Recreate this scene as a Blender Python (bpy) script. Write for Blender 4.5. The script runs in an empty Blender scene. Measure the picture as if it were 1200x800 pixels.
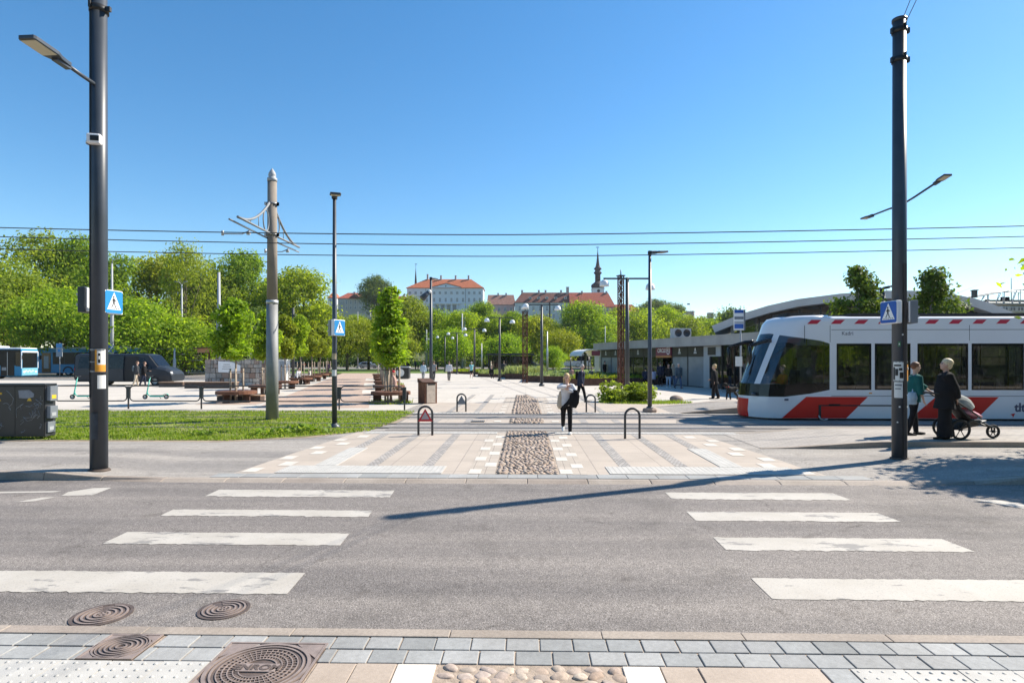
import bpy, bmesh, math, random
from mathutils import Vector as V, Matrix, noise as mnoise
R = math.radians
rnd = random.Random(11)
sc = bpy.context.scene
COL = sc.collection

# ---------------------------------------------------------------- survey: photograph measurements -> metres
F, CH, HY, CX = 700.0, 2.0, 421.0, 600.0       # focal length, eye height, horizon row, centre column
TH = R(1.3)
CT, ST = math.cos(TH), math.sin(TH)

def wc(lat, d):
    return (lat * CT - d * ST, lat * ST + d * CT)

def G(x, y, z=0.03):
    d = F * (CH - z) / (y - HY)
    return wc((x - CX) / F * d, d)

def D(x, d):
    return wc((x - CX) / F * d, d)

def HT(y, d):
    return CH + (HY - y) * d / F

def P(x, y, d):
    a, b = D(x, d)
    return V((a, b, HT(y, d)))

def DY(y, z=0.03):
    return F * (CH - z) / (y - HY)

def ss(t):
    t = max(0.0, min(1.0, t))
    return t * t * (3 - 2 * t)

def hz(X, Y):
    """height of the walking surface beyond the road"""
    f = 1 - ss((Y - 12.0) / 2.4)
    l = 0.10 * ss((-6.5 - X) / 1.7)
    r = 0.10 * ss((X - 6.7) / 1.7)
    return 0.03 + (l + r) * f

# ---------------------------------------------------------------- materials
def new_mat(name):
    m = bpy.data.materials.new(name)
    m.use_nodes = True
    nt = m.node_tree
    b = nt.nodes['Principled BSDF']
    return m, nt, b

def node(nt, t, **kw):
    n = nt.nodes.new(t)
    for k, v in kw.items():
        if k in n.inputs:
            n.inputs[k].default_value = v
        else:
            setattr(n, k, v)
    return n

def lk(nt, a, b):
    nt.links.new(a, b)

def ramp(nt, stops):
    n = nt.nodes.new('ShaderNodeValToRGB')
    cr = n.color_ramp
    while len(cr.elements) < len(stops):
        cr.elements.new(0.5)
    for e, (p, c) in zip(cr.elements, stops):
        e.position = p
        e.color = (*c, 1) if len(c) == 3 else c
    return n

def mixc(nt, fac, a, b, mode='MIX'):
    n = nt.nodes.new('ShaderNodeMix')
    n.data_type = 'RGBA'
    n.blend_type = mode
    for sock, val in ((n.inputs[0], fac), (n.inputs[6], a), (n.inputs[7], b)):
        if hasattr(val, 'is_linked'):
            nt.links.new(val, sock)
        elif isinstance(val, (int, float)):
            sock.default_value = val
        else:
            sock.default_value = (*val, 1)
    return n.outputs[2]

def coords(nt):
    return node(nt, 'ShaderNodeTexCoord').outputs['Object']

def noise(nt, vec, scale, detail=3, rough=0.55):
    n = node(nt, 'ShaderNodeTexNoise')
    n.inputs['Scale'].default_value = scale
    n.inputs['Detail'].default_value = detail
    n.inputs['Roughness'].default_value = rough
    if vec is not None:
        lk(nt, vec, n.inputs['Vector'])
    return n.outputs['Fac']

def bump(nt, b, h, strength=0.3, dist=0.02):
    n = node(nt, 'ShaderNodeBump')
    n.inputs['Strength'].default_value = strength
    n.inputs['Distance'].default_value = dist
    lk(nt, h, n.inputs['Height'])
    lk(nt, n.outputs[0], b.inputs['Normal'])

def sc_(c, k):
    return tuple(min(1, x * k) for x in c)

_cache = {}
def pm(name, col, rough=0.55, metal=0.0, var=0.12, scale=3.0, bmp=0.0, bscale=40, spec=0.5, coat=0.0):
    """general painted / plain surface with slight wear and dirt"""
    if name in _cache:
        return _cache[name]
    m, nt, b = new_mat(name)
    co = coords(nt)
    n = noise(nt, co, scale, 5)
    r = ramp(nt, [(0.3, sc_(col, 1 - var)), (0.7, sc_(col, 1 + var))])
    lk(nt, n, r.inputs[0])
    lk(nt, r.outputs[0], b.inputs['Base Color'])
    b.inputs['Roughness'].default_value = rough
    b.inputs['Metallic'].default_value = metal
    b.inputs['Specular IOR Level'].default_value = spec
    if coat:
        b.inputs['Coat Weight'].default_value = coat
    if bmp:
        bump(nt, b, noise(nt, co, bscale, 3), bmp, 0.01)
    _cache[name] = m
    return m

def island_mat(name, cols, rough=0.8, scale=25, var=0.18, bmp=0.3, dirt=None):
    """each separate stone / slab takes its own tone"""
    m, nt, b = new_mat(name)
    g = node(nt, 'ShaderNodeNewGeometry')
    k = len(cols)
    r = ramp(nt, [(i / max(1, k - 1), c) for i, c in enumerate(cols)])
    lk(nt, g.outputs['Random Per Island'], r.inputs[0])
    co = coords(nt)
    n = noise(nt, co, scale, 6, 0.65)
    r2 = ramp(nt, [(0.3, (1 - var,) * 3), (0.7, (1 + var,) * 3)])
    lk(nt, n, r2.inputs[0])
    c = mixc(nt, 1.0, r.outputs[0], r2.outputs[0], 'MULTIPLY')
    n2 = noise(nt, co, 1.3, 4)
    r3 = ramp(nt, [(0.35, (0.82, 0.81, 0.80)), (0.6, (1, 1, 1))])
    lk(nt, n2, r3.inputs[0])
    c = mixc(nt, 1.0, c, r3.outputs[0], 'MULTIPLY')
    lk(nt, c, b.inputs['Base Color'])
    b.inputs['Roughness'].default_value = rough
    b.inputs['Specular IOR Level'].default_value = 0.3
    if bmp:
        bump(nt, b, noise(nt, co, scale * 4, 3), bmp, 0.004)
    return m

def asphalt_mat(name, base, light, dark, stain=0.25, grain=170):
    m, nt, b = new_mat(name)
    co = coords(nt)
    v = node(nt, 'ShaderNodeTexVoronoi')
    v.inputs['Scale'].default_value = grain
    lk(nt, co, v.inputs['Vector'])
    rr = ramp(nt, [(0.0, dark), (0.45, base), (0.8, base), (1.0, light)])
    sep = node(nt, 'ShaderNodeSeparateColor')
    lk(nt, v.outputs['Color'], sep.inputs[0])
    lk(nt, sep.outputs[0], rr.inputs[0])
    n1 = noise(nt, co, 0.45, 8, 0.66)
    r1 = ramp(nt, [(0.34, (1 - stain * 1.3,) * 3), (0.47, (1, 1, 1)), (0.60, (1, 1, 1)), (0.72, (1 + stain * 0.6,) * 3)])
    lk(nt, n1, r1.inputs[0])
    c = mixc(nt, 1.0, rr.outputs[0], r1.outputs[0], 'MULTIPLY')
    # long worn wheel streaks along the carriageway
    mp = node(nt, 'ShaderNodeMapping')
    mp.inputs['Scale'].default_value = (0.10, 1.6, 1)
    lk(nt, co, mp.inputs[0])
    n2 = noise(nt, mp.outputs[0], 1.0, 5)
    r2 = ramp(nt, [(0.36, (0.78, 0.78, 0.79)), (0.64, (1.12, 1.11, 1.09))])
    lk(nt, n2, r2.inputs[0])
    c = mixc(nt, 1.0, c, r2.outputs[0], 'MULTIPLY')
    n3 = noise(nt, co, 9, 8, 0.7)
    r3 = ramp(nt, [(0.35, (0.9, 0.9, 0.9)), (0.65, (1.08, 1.08, 1.07))])
    lk(nt, n3, r3.inputs[0])
    c = mixc(nt, 1.0, c, r3.outputs[0], 'MULTIPLY')
    # dark drips and spots
    n5 = noise(nt, co, 2.6, 4, 0.5)
    r5 = ramp(nt, [(0.63, (1, 1, 1)), (0.70, (0.80, 0.79, 0.78))])
    lk(nt, n5, r5.inputs[0])
    c = mixc(nt, 1.0, c, r5.outputs[0], 'MULTIPLY')
    # a few thin cracks
    vc = node(nt, 'ShaderNodeTexVoronoi')
    vc.feature = 'DISTANCE_TO_EDGE'
    vc.inputs['Scale'].default_value = 0.35
    wob = noise(nt, co, 2.2, 6)
    mm = node(nt, 'ShaderNodeVectorMath', operation='ADD')
    lk(nt, co, mm.inputs[0])
    cmb = node(nt, 'ShaderNodeCombineXYZ')
    lk(nt, wob, cmb.inputs[0]); lk(nt, wob, cmb.inputs[1])
    lk(nt, cmb.outputs[0], mm.inputs[1])
    lk(nt, mm.outputs[0], vc.inputs['Vector'])
    rc = ramp(nt, [(0.0, (0.62, 0.61, 0.60)), (0.006, (1, 1, 1))])
    lk(nt, vc.outputs['Distance'], rc.inputs[0])
    gate = noise(nt, co, 0.4, 2)
    rg = ramp(nt, [(0.5, (0, 0, 0)), (0.58, (1, 1, 1))])
    lk(nt, gate, rg.inputs[0])
    cc = mixc(nt, rg.outputs[0], (1, 1, 1), rc.outputs[0])
    c = mixc(nt, 1.0, c, cc, 'MULTIPLY')
    lk(nt, c, b.inputs['Base Color'])
    b.inputs['Roughness'].default_value = 0.85
    b.inputs['Specular IOR Level'].default_value = 0.3
    bump(nt, b, v.outputs['Distance'], 0.5, 0.004)
    return m

def slab_mat(name, c1, c2, mortar, w, h, msize=0.012, offset=0.5, var=0.12, rot=0.0):
    m, nt, b = new_mat(name)
    co = coords(nt)
    mp = node(nt, 'ShaderNodeMapping')
    mp.inputs['Rotation'].default_value = (0, 0, rot)
    lk(nt, co, mp.inputs[0])
    br = node(nt, 'ShaderNodeTexBrick')
    br.offset = offset
    br.inputs['Color1'].default_value = (*c1, 1)
    br.inputs['Color2'].default_value = (*c2, 1)
    br.inputs['Mortar'].default_value = (*mortar, 1)
    br.inputs['Scale'].default_value = 1.0
    br.inputs['Mortar Size'].default_value = msize
    br.inputs['Mortar Smooth'].default_value = 0.2
    br.inputs['Brick Width'].default_value = w
    br.inputs['Row Height'].default_value = h
    lk(nt, mp.outputs[0], br.inputs['Vector'])
    n = noise(nt, co, 1.1, 6, 0.6)
    r = ramp(nt, [(0.3, (1 - var,) * 3), (0.7, (1 + var * 0.6,) * 3)])
    lk(nt, n, r.inputs[0])
    c = mixc(nt, 1.0, br.outputs['Color'], r.outputs[0], 'MULTIPLY')
    n2 = noise(nt, co, 60, 4, 0.7)
    r2 = ramp(nt, [(0.3, (0.9,) * 3), (0.7, (1.08,) * 3)])
    lk(nt, n2, r2.inputs[0])
    c = mixc(nt, 1.0, c, r2.outputs[0], 'MULTIPLY')
    lk(nt, c, b.inputs['Base Color'])
    b.inputs['Roughness'].default_value = 0.85
    b.inputs['Specular IOR Level'].default_value = 0.3
    inv = node(nt, 'ShaderNodeMath', operation='SUBTRACT')
    inv.inputs[0].default_value = 1
    lk(nt, br.outputs['Fac'], inv.inputs[1])
    bump(nt, b, inv.outputs[0], 0.5, 0.006)
    return m

def paint_mat(name, col, under, wear=0.5):
    """road paint rubbed through to the asphalt in places"""
    m, nt, b = new_mat(name)
    co = coords(nt)
    mp = node(nt, 'ShaderNodeMapping')
    mp.inputs['Scale'].default_value = (0.5, 1.6, 1)
    lk(nt, co, mp.inputs[0])
    n = noise(nt, mp.outputs[0], 3.2, 9, 0.72)
    r = ramp(nt, [(wear - 0.2, (1, 1, 1)), (wear - 0.17, (0, 0, 0))])
    g0 = noise(nt, co, 0.9, 3)
    mg = node(nt, 'ShaderNodeMath', operation='MULTIPLY_ADD')
    mg.inputs[1].default_value = 0.55; lk(nt, g0, mg.inputs[0])
    ms = node(nt, 'ShaderNodeMath', operation='SUBTRACT'); ms.inputs[1].default_value = 0.275
    lk(nt, n, mg.inputs[2]); lk(nt, mg.outputs[0], ms.inputs[0])
    lk(nt, ms.outputs[0], r.inputs[0])
    n2 = noise(nt, co, 130, 3, 0.6)
    r2 = ramp(nt, [(0.25, sc_(col, 0.86)), (0.7, col)])
    lk(nt, n2, r2.inputs[0])
    n3 = noise(nt, co, 1.7, 5)
    r3 = ramp(nt, [(0.3, (0.84, 0.83, 0.81)), (0.65, (1, 1, 1))])
    lk(nt, n3, r3.inputs[0])
    c = mixc(nt, 1.0, r2.outputs[0], r3.outputs[0], 'MULTIPLY')
    nf = noise(nt, co, 55, 5, 0.75)
    rf = ramp(nt, [(0.36, (0.75, 0.75, 0.75)), (0.43, (0, 0, 0))])
    lk(nt, nf, rf.inputs[0])
    c = mixc(nt, rf.outputs[0], c, under)
    c = mixc(nt, r.outputs[0], c, under)
    lk(nt, c, b.inputs['Base Color'])
    b.inputs['Roughness'].default_value = 0.75
    bump(nt, b, n2, 0.25, 0.002)
    return m

def leaf_mat(name, a, b_, c_, trans=0.35):
    m, nt, b = new_mat(name)
    g = node(nt, 'ShaderNodeNewGeometry')
    r = ramp(nt, [(0.0, a), (0.5, b_), (1.0, c_)])
    lk(nt, g.outputs['Random Per Island'], r.inputs[0])
    oi = node(nt, 'ShaderNodeObjectInfo')
    r0 = ramp(nt, [(0.0, (0.78, 0.92, 0.95)), (0.5, (0.88, 0.98, 1)), (1.0, (1.04, 1.03, 0.9))])
    lk(nt, oi.outputs['Random'], r0.inputs[0])
    c = mixc(nt, 1.0, r.outputs[0], r0.outputs[0], 'MULTIPLY')
    lk(nt, c, b.inputs['Base Color'])
    b.inputs['Roughness'].default_value = 0.6
    b.inputs['Specular IOR Level'].default_value = 0.25
    t = node(nt, 'ShaderNodeBsdfTranslucent')
    warm = mixc(nt, 1.0, c, (1.5, 1.5, 0.7), 'MULTIPLY')
    lk(nt, warm, t.inputs[0])
    mx = node(nt, 'ShaderNodeMixShader')
    mx.inputs[0].default_value = trans
    lk(nt, b.outputs[0], mx.inputs[1]); lk(nt, t.outputs[0], mx.inputs[2])
    lk(nt, mx.outputs[0], nt.nodes['Material Output'].inputs[0])
    return m

def glass_mat(name, tint=(0.25, 0.27, 0.28), see=0.6, refl=(0.9, 0.95, 1.0), rough=0.02):
    m, nt, b = new_mat(name)
    nt.nodes.remove(b)
    tr = node(nt, 'ShaderNodeBsdfTransparent'); tr.inputs[0].default_value = (*tint, 1)
    gl = node(nt, 'ShaderNodeBsdfGlossy'); gl.inputs['Roughness'].default_value = rough
    gl.inputs[0].default_value = (*refl, 1)
    di = node(nt, 'ShaderNodeBsdfDiffuse'); di.inputs[0].default_value = (0.012, 0.014, 0.016, 1)
    fr = node(nt, 'ShaderNodeFresnel'); fr.inputs[0].default_value = 1.52
    ma = node(nt, 'ShaderNodeMath', operation='MULTIPLY_ADD')
    ma.inputs[1].default_value = 1.0; ma.inputs[2].default_value = 0.05
    lk(nt, fr.outputs[0], ma.inputs[0])
    m1 = node(nt, 'ShaderNodeMixShader'); m1.inputs[0].default_value = see
    lk(nt, di.outputs[0], m1.inputs[1]); lk(nt, tr.outputs[0], m1.inputs[2])
    m2 = node(nt, 'ShaderNodeMixShader')
    lk(nt, ma.outputs[0], m2.inputs[0]); lk(nt, m1.outputs[0], m2.inputs[1]); lk(nt, gl.outputs[0], m2.inputs[2])
    lk(nt, m2.outputs[0], nt.nodes['Material Output'].inputs[0])
    return m

# ---------------------------------------------------------------- mesh helpers
class MB:
    def __init__(s):
        s.v, s.f, s.m, s.sm = [], [], [], []

    def add(s, vs, fs, m=0, smooth=False, M=None):
        o = len(s.v)
        for p in vs:
            p = V(p)
            s.v.append(tuple(M @ p) if M else tuple(p))
        for f in fs:
            s.f.append([i + o for i in f]); s.m.append(m); s.sm.append(smooth)
        return s

    def box(s, c, d, m=0, rz=0, M=None):
        x, y, z = d[0] / 2, d[1] / 2, d[2] / 2
        vs = [(a * x, b * y, e * z) for e in (-1, 1) for b in (-1, 1) for a in (-1, 1)]
        T = Matrix.Translation(c) @ Matrix.Rotation(rz, 4, 'Z')
        if M: T = M @ T
        return s.add(vs, [(0, 2, 3, 1), (4, 5, 7, 6), (0, 1, 5, 4), (1, 3, 7, 5), (3, 2, 6, 7), (2, 0, 4, 6)], m, False, T)

    def span(s, a, b, m=0, M=None):
        return s.box([(a[i] + b[i]) / 2 for i in range(3)], [abs(b[i] - a[i]) for i in range(3)], m, 0, M)

    def tube(s, pts, r, n=8, m=0, cap=True, smooth=True, M=None, closed=False, u0=None):
        """r: one radius, a list, or a list of (ru, rv)"""
        pts = [V(p) for p in pts]
        k = len(pts)
        rs = r if isinstance(r, (list, tuple)) and len(r) == k else [r] * k
        vs, fs = [], []
        u = None
        for i, p in enumerate(pts):
            if closed:
                t = pts[(i + 1) % k] - pts[i - 1]
            else:
                t = pts[min(i + 1, k - 1)] - pts[max(i - 1, 0)]
            if t.length < 1e-9: t = V((0, 0, 1))
            t.normalize()
            if u is None or u0 is not None:
                u = V(u0) if u0 is not None else (V((1, 0, 0)) if abs(t.x) < 0.8 else V((0, 1, 0)))
            u = (u - t * u.dot(t))
            if u.length < 1e-6:
                u = t.orthogonal()
            u.normalize()
            w = t.cross(u)
            ru, rv = rs[i] if isinstance(rs[i], (tuple, list)) else (rs[i], rs[i])
            for j in range(n):
                a = 2 * math.pi * j / n
                vs.append(p + u * (ru * math.cos(a)) + w * (rv * math.sin(a)))
        kk = k if closed else k - 1
        for i in range(kk):
            for j in range(n):
                a, b = i * n + j, i * n + (j + 1) % n
                c, d = ((i + 1) % k) * n + (j + 1) % n, ((i + 1) % k) * n + j
                fs.append((a, b, c, d))
        s.add(vs, fs, m, smooth, M)
        if cap and not closed:
            o = len(s.v) - len(vs)
            s.f.append([o + j for j in range(n)][::-1]); s.m.append(m); s.sm.append(False)
            s.f.append([o + (k - 1) * n + j for j in range(n)]); s.m.append(m); s.sm.append(False)
        return s

    def cyl(s, a, b, r0, r1=None, n=12, m=0, M=None):
        return s.tube([a, b], [r0, r0 if r1 is None else r1], n, m, True, True, M)

    def ell(s, c, r, n=12, k=8, m=0, M=None):
        vs, fs = [], []
        for i in range(k + 1):
            a = math.pi * i / k
            for j in range(n):
                b = 2 * math.pi * j / n
                vs.append((c[0] + r[0] * math.sin(a) * math.cos(b), c[1] + r[1] * math.sin(a) * math.sin(b), c[2] - r[2] * math.cos(a)))
        for i in range(k):
            for j in range(n):
                fs.append((i * n + j, i * n + (j + 1) % n, (i + 1) * n + (j + 1) % n, (i + 1) * n + j))
        return s.add(vs, fs, m, True, M)

    def lathe(s, prof, n=16, m=0, c=(0, 0, 0), M=None, smooth=True):
        vs, fs = [], []
        for (r, z) in prof:
            for j in range(n):
                a = 2 * math.pi * j / n
                vs.append((c[0] + r * math.cos(a), c[1] + r * math.sin(a), c[2] + z))
        for i in range(len(prof) - 1):
            for j in range(n):
                fs.append((i * n + j, i * n + (j + 1) % n, (i + 1) * n + (j + 1) % n, (i + 1) * n + j))
        return s.add(vs, fs, m, smooth, M)

    def prism(s, pts, ext, m=0, M=None, side=None):
        """closed polygon pts (3D) pushed along ext"""
        k = len(pts)
        e = V(ext)
        vs = [V(p) for p in pts] + [V(p) + e for p in pts]
        s.add(vs, [list(range(k))[::-1], list(range(k, 2 * k))], m, False, M)
        o = len(s.v) - 2 * k
        for i in range(k):
            j = (i + 1) % k
            s.f.append([o + i, o + j, o + k + j, o + k + i]); s.m.append(m if side is None else side); s.sm.append(False)
        return s

    def poly(s, pts, m=0, M=None):
        return s.add(pts, [list(range(len(pts)))], m, False, M)

    def mesh(s, name, mats):
        me = bpy.data.meshes.new(name)
        me.from_pydata(s.v, [], s.f)
        for m in mats:
            me.materials.append(m)
        me.polygons.foreach_set('material_index', s.m)
        me.polygons.foreach_set('use_smooth', s.sm)
        me.update()
        return me

    def build(s, name, mats, parent=None, bevel=0, loc=None, rz=0, fix=False):
        if not isinstance(mats, (list, tuple)): mats = [mats]
        me = s.mesh(name, mats)
        if fix: fix_normals(me)
        return link(name, me, parent, bevel, loc, rz)

def fix_normals(me):
    bm = bmesh.new(); bm.from_mesh(me)
    bmesh.ops.recalc_face_normals(bm, faces=bm.faces)
    bm.to_mesh(me); bm.free()

def link(name, me, parent=None, bevel=0, loc=None, rz=0):
    o = bpy.data.objects.new(name, me)
    COL.objects.link(o)
    if parent: o.parent = parent
    if loc: o.location = loc
    if rz: o.rotation_euler.z = rz
    if bevel:
        b = o.modifiers.new('edge', 'BEVEL'); b.width = bevel; b.segments = 2; b.limit_method = 'ANGLE'; b.angle_limit = R(35)
    return o

def tag(o, label=None, cat=None, group=None, kind=None):
    if label: o['label'] = label
    if cat: o['category'] = cat
    if group: o['group'] = group
    if kind: o['kind'] = kind
    return o

def thing(name, label, cat, loc=(0, 0, 0), rz=0, group=None):
    o = bpy.data.objects.new(name, None)
    o.empty_display_size = 0.2
    COL.objects.link(o)
    o.location = loc; o.rotation_euler.z = rz
    return tag(o, label, cat, group)

def structure(o):
    o['kind'] = 'structure'
    return o

def dup(root, loc, rz=None, label=None, group=None, scale=None):
    r = root.copy(); COL.objects.link(r)
    r.location = loc
    if rz is not None: r.rotation_euler.z = rz
    if label: r['label'] = label
    if group: r['group'] = group
    if scale: r.scale = scale if isinstance(scale, (tuple, list)) else (scale,) * 3
    for ch in list(root.children):
        c = ch.copy(); COL.objects.link(c); c.parent = r
        for g in list(ch.children):
            d = g.copy(); COL.objects.link(d); d.parent = c
    return r

def text_geo(txt, size=1.0, bold=0.0):
    cu = bpy.data.curves.new('lettering', 'FONT')
    cu.body = txt; cu.size = size; cu.align_x = 'CENTER'; cu.align_y = 'CENTER'; cu.offset = bold; cu.resolution_u = 4
    ob = bpy.data.objects.new('lettering', cu); COL.objects.link(ob)
    dg = bpy.context.evaluated_depsgraph_get(); dg.update()
    me = bpy.data.meshes.new_from_object(ob.evaluated_get(dg))
    vs = [tuple(v.co) for v in me.vertices]; fs = [list(p.vertices) for p in me.polygons]
    bpy.data.objects.remove(ob); bpy.data.curves.remove(cu); bpy.data.meshes.remove(me)
    return vs, fs

def add_text(mb, txt, size, M, m=0, bold=0.0, sx=1.0):
    vs, fs = text_geo(txt, size, bold)
    mb.add([(x * sx, y, z) for x, y, z in vs], fs, m, False, M)

def frame(o, u, w):
    """matrix: local x -> u, local y -> w, local z -> u x w, origin o"""
    u = V(u).normalized(); w = V(w).normalized(); n = u.cross(w)
    return Matrix(((u.x, w.x, n.x, o[0]), (u.y, w.y, n.y, o[1]), (u.z, w.z, n.z, o[2]), (0, 0, 0, 1)))

def remesh(mb, voxel, it=2, fac=0.5):
    me = mb.mesh('tmp', [])
    fix_normals(me)
    ob = bpy.data.objects.new('tmp', me); COL.objects.link(ob)
    md = ob.modifiers.new('r', 'REMESH'); md.mode = 'VOXEL'; md.voxel_size = voxel; md.use_smooth_shade = True
    if it:
        sm = ob.modifiers.new('s', 'SMOOTH'); sm.iterations = it; sm.factor = fac
    dg = bpy.context.evaluated_depsgraph_get(); dg.update()
    out = bpy.data.meshes.new_from_object(ob.evaluated_get(dg))
    bpy.data.objects.remove(ob); bpy.data.meshes.remove(me)
    out.polygons.foreach_set('use_smooth', [True] * len(out.polygons))
    return out

def sheet(name, pts, off, mat, grid=1.0, z=None, parent=None, area=None):
    """flat ground sheet from an outline [(X,Y)..], following the walking surface"""
    bm = bmesh.new()
    vs = [bm.verts.new((p[0], p[1], 0)) for p in pts]
    bm.faces.new(vs)
    if z is None:
        xs = [p[0] for p in pts]; ys = [p[1] for p in pts]
        cuts = []
        for a in [-8.2, -7.9, -7.6, -7.3, -7.0, -6.7, -6.5, 6.7, 7.0, 7.3, 7.6, 7.9, 8.2, 8.4]:
            if min(xs) < a < max(xs): cuts.append(((a, 0, 0), (1, 0, 0)))
        for a in [12.0, 12.4, 12.8, 13.2, 13.6, 14.0, 14.4]:
            if min(ys) < a < max(ys): cuts.append(((0, a, 0), (0, 1, 0)))
        for co, no in cuts:
            bmesh.ops.bisect_plane(bm, geom=bm.verts[:] + bm.edges[:] + bm.faces[:], plane_co=co, plane_no=no)
    for v in bm.verts:
        v.co.z = (hz(v.co.x, v.co.y) if z is None else z) + off
    bmesh.ops.recalc_face_normals(bm, faces=bm.faces)
    if sum(f.normal.z for f in bm.faces) < 0:
        bmesh.ops.reverse_faces(bm, faces=bm.faces)
    me = bpy.data.meshes.new(name); bm.to_mesh(me); bm.free()
    me.materials.append(mat)
    return structure(link(name, me))

def rect(x0, x1, y0, y1):
    return [(x0, y0), (x1, y0), (x1, y1), (x0, y1)]
# ---------------------------------------------------------------- ground
m_road = asphalt_mat('road_asphalt', (0.224, 0.201, 0.187), (0.41, 0.375, 0.352), (0.085, 0.077, 0.070), 0.20, 150)
m_walk = asphalt_mat('walk_asphalt', (0.31, 0.285, 0.26), (0.48, 0.45, 0.42), (0.18, 0.165, 0.155), 0.12, 140)
m_track = asphalt_mat('track_concrete', (0.29, 0.265, 0.245), (0.38, 0.36, 0.35), (0.14, 0.13, 0.125), 0.15, 120)
m_far = pm('far_ground', (0.07, 0.085, 0.03), 0.95, var=0.3, scale=0.15)
m_slab = slab_mat('plaza_slab', (0.44, 0.378, 0.318), (0.41, 0.353, 0.298), (0.31, 0.27, 0.235), 1.25, 1.05, 0.010, 0.0, 0.10)
m_band = slab_mat('band_slab', (0.44, 0.382, 0.322), (0.40, 0.35, 0.295), (0.29, 0.25, 0.22), 0.235, 0.44, 0.008, 0.0, 0.10)
m_pale = slab_mat('pale_slab', (0.52, 0.475, 0.42), (0.48, 0.44, 0.39), (0.40, 0.36, 0.32), 2.6, 1.3, 0.02, 0.5, 0.08)
m_brown = slab_mat('brown_paver', (0.46, 0.34, 0.27), (0.41, 0.31, 0.25), (0.30, 0.23, 0.19), 0.4, 0.2, 0.008, 0.5, 0.14)
m_sett = slab_mat('grey_sett', (0.44, 0.405, 0.37), (0.28, 0.27, 0.26), (0.24, 0.215, 0.195), 0.075, 0.10, 0.010, 0.5, 0.2)
m_plat = slab_mat('platform_sett', (0.40, 0.365, 0.33), (0.34, 0.31, 0.285), (0.24, 0.22, 0.20), 0.25, 0.125, 0.010, 0.5, 0.12)
m_tact = pm('tactile_concrete', (0.44, 0.425, 0.395), 0.85, var=0.10, scale=6, bmp=0.2, bscale=150)
m_kerb = island_mat('kerb_granite', [(0.30, 0.25, 0.21), (0.36, 0.31, 0.26), (0.33, 0.28, 0.24)], scale=40)
m_white = paint_mat('road_paint', (0.50, 0.465, 0.415), (0.24, 0.225, 0.21), 0.605)
m_whiteslab = pm('white_slab', (0.545, 0.50, 0.44), 0.85, var=0.08, scale=6)
m_steel = pm('rail_steel', (0.16, 0.15, 0.15), 0.4, 0.6, var=0.2, scale=2)
m_dark = pm('dark_joint', (0.05, 0.045, 0.04), 0.9)
m_soil = pm('sandy_mortar', (0.34, 0.27, 0.21), 0.95, var=0.22, scale=14, bmp=0.6, bscale=60)
m_greyslab = island_mat('blue_grey_slab', [(0.25, 0.255, 0.25), (0.31, 0.315, 0.31), (0.38, 0.38, 0.37), (0.28, 0.28, 0.275), (0.34, 0.34, 0.33)], scale=30, var=0.14)
m_beigeslab = island_mat('beige_slab', [(0.42, 0.345, 0.28), (0.46, 0.385, 0.32)], scale=40, var=0.1)
m_paleslab2 = island_mat('pale_near_slab', [(0.68, 0.62, 0.54), (0.72, 0.66, 0.58)], scale=40, var=0.08)
m_cobble = island_mat('cobble_stone', [(0.34, 0.25, 0.19), (0.47, 0.37, 0.29), (0.25, 0.20, 0.17), (0.50, 0.42, 0.34), (0.38, 0.30, 0.25), (0.44, 0.36, 0.31), (0.21, 0.18, 0.165)], scale=40, var=0.2)
m_grass = leaf_mat('grass_blade', (0.13, 0.20, 0.016), (0.22, 0.30, 0.03), (0.34, 0.36, 0.07), 0.45)
m_lawnsoil = pm('lawn_soil', (0.17, 0.18, 0.045), 0.95, var=0.35, scale=2.5)
m_bareearth = pm('bare_earth', (0.30, 0.235, 0.17), 0.95, var=0.3, scale=5, bmp=0.4, bscale=40)

# terrain: one sheet to the horizon, rising into the old-town hill far behind
def hill(X, Y):
    d = Y
    k = ss((d - 190) / 110.0)
    side = ss((X + 260) / 120.0) * ss((330 - X) / 120.0)
    return -0.06 + 20.0 * k * side
xs = [-1800, -900, -500, -330] + list(range(-270, 361, 30)) + [450, 700, 1200, 1800]
ys = [-60, -10, 0, 5, 12, 20, 40, 70, 100, 140, 170] + list(range(190, 331, 14)) + [380, 450, 600, 1000, 2000]
mb = MB()
vs = [(x, y, hill(x, y)) for y in ys for x in xs]
n = len(xs)
mb.add(vs, [(i * n + j, i * n + j + 1, (i + 1) * n + j + 1, (i + 1) * n + j) for i in range(len(ys) - 1) for j in range(n - 1)], 0, True)
structure(mb.build('terrain', m_far))

def flat(name, pts, z, mat):
    return sheet(name, pts, 0.0, mat, z=z)

NK = 4.375                       # near kerb line
FK = 9.74                        # far kerb line
flat('road', rect(-70, 70, NK - 0.02, FK + 0.05), 0.0, m_road)
flat('near_pavement', rect(-70, 70, -14, NK - 0.13), 0.011, m_soil)

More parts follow.
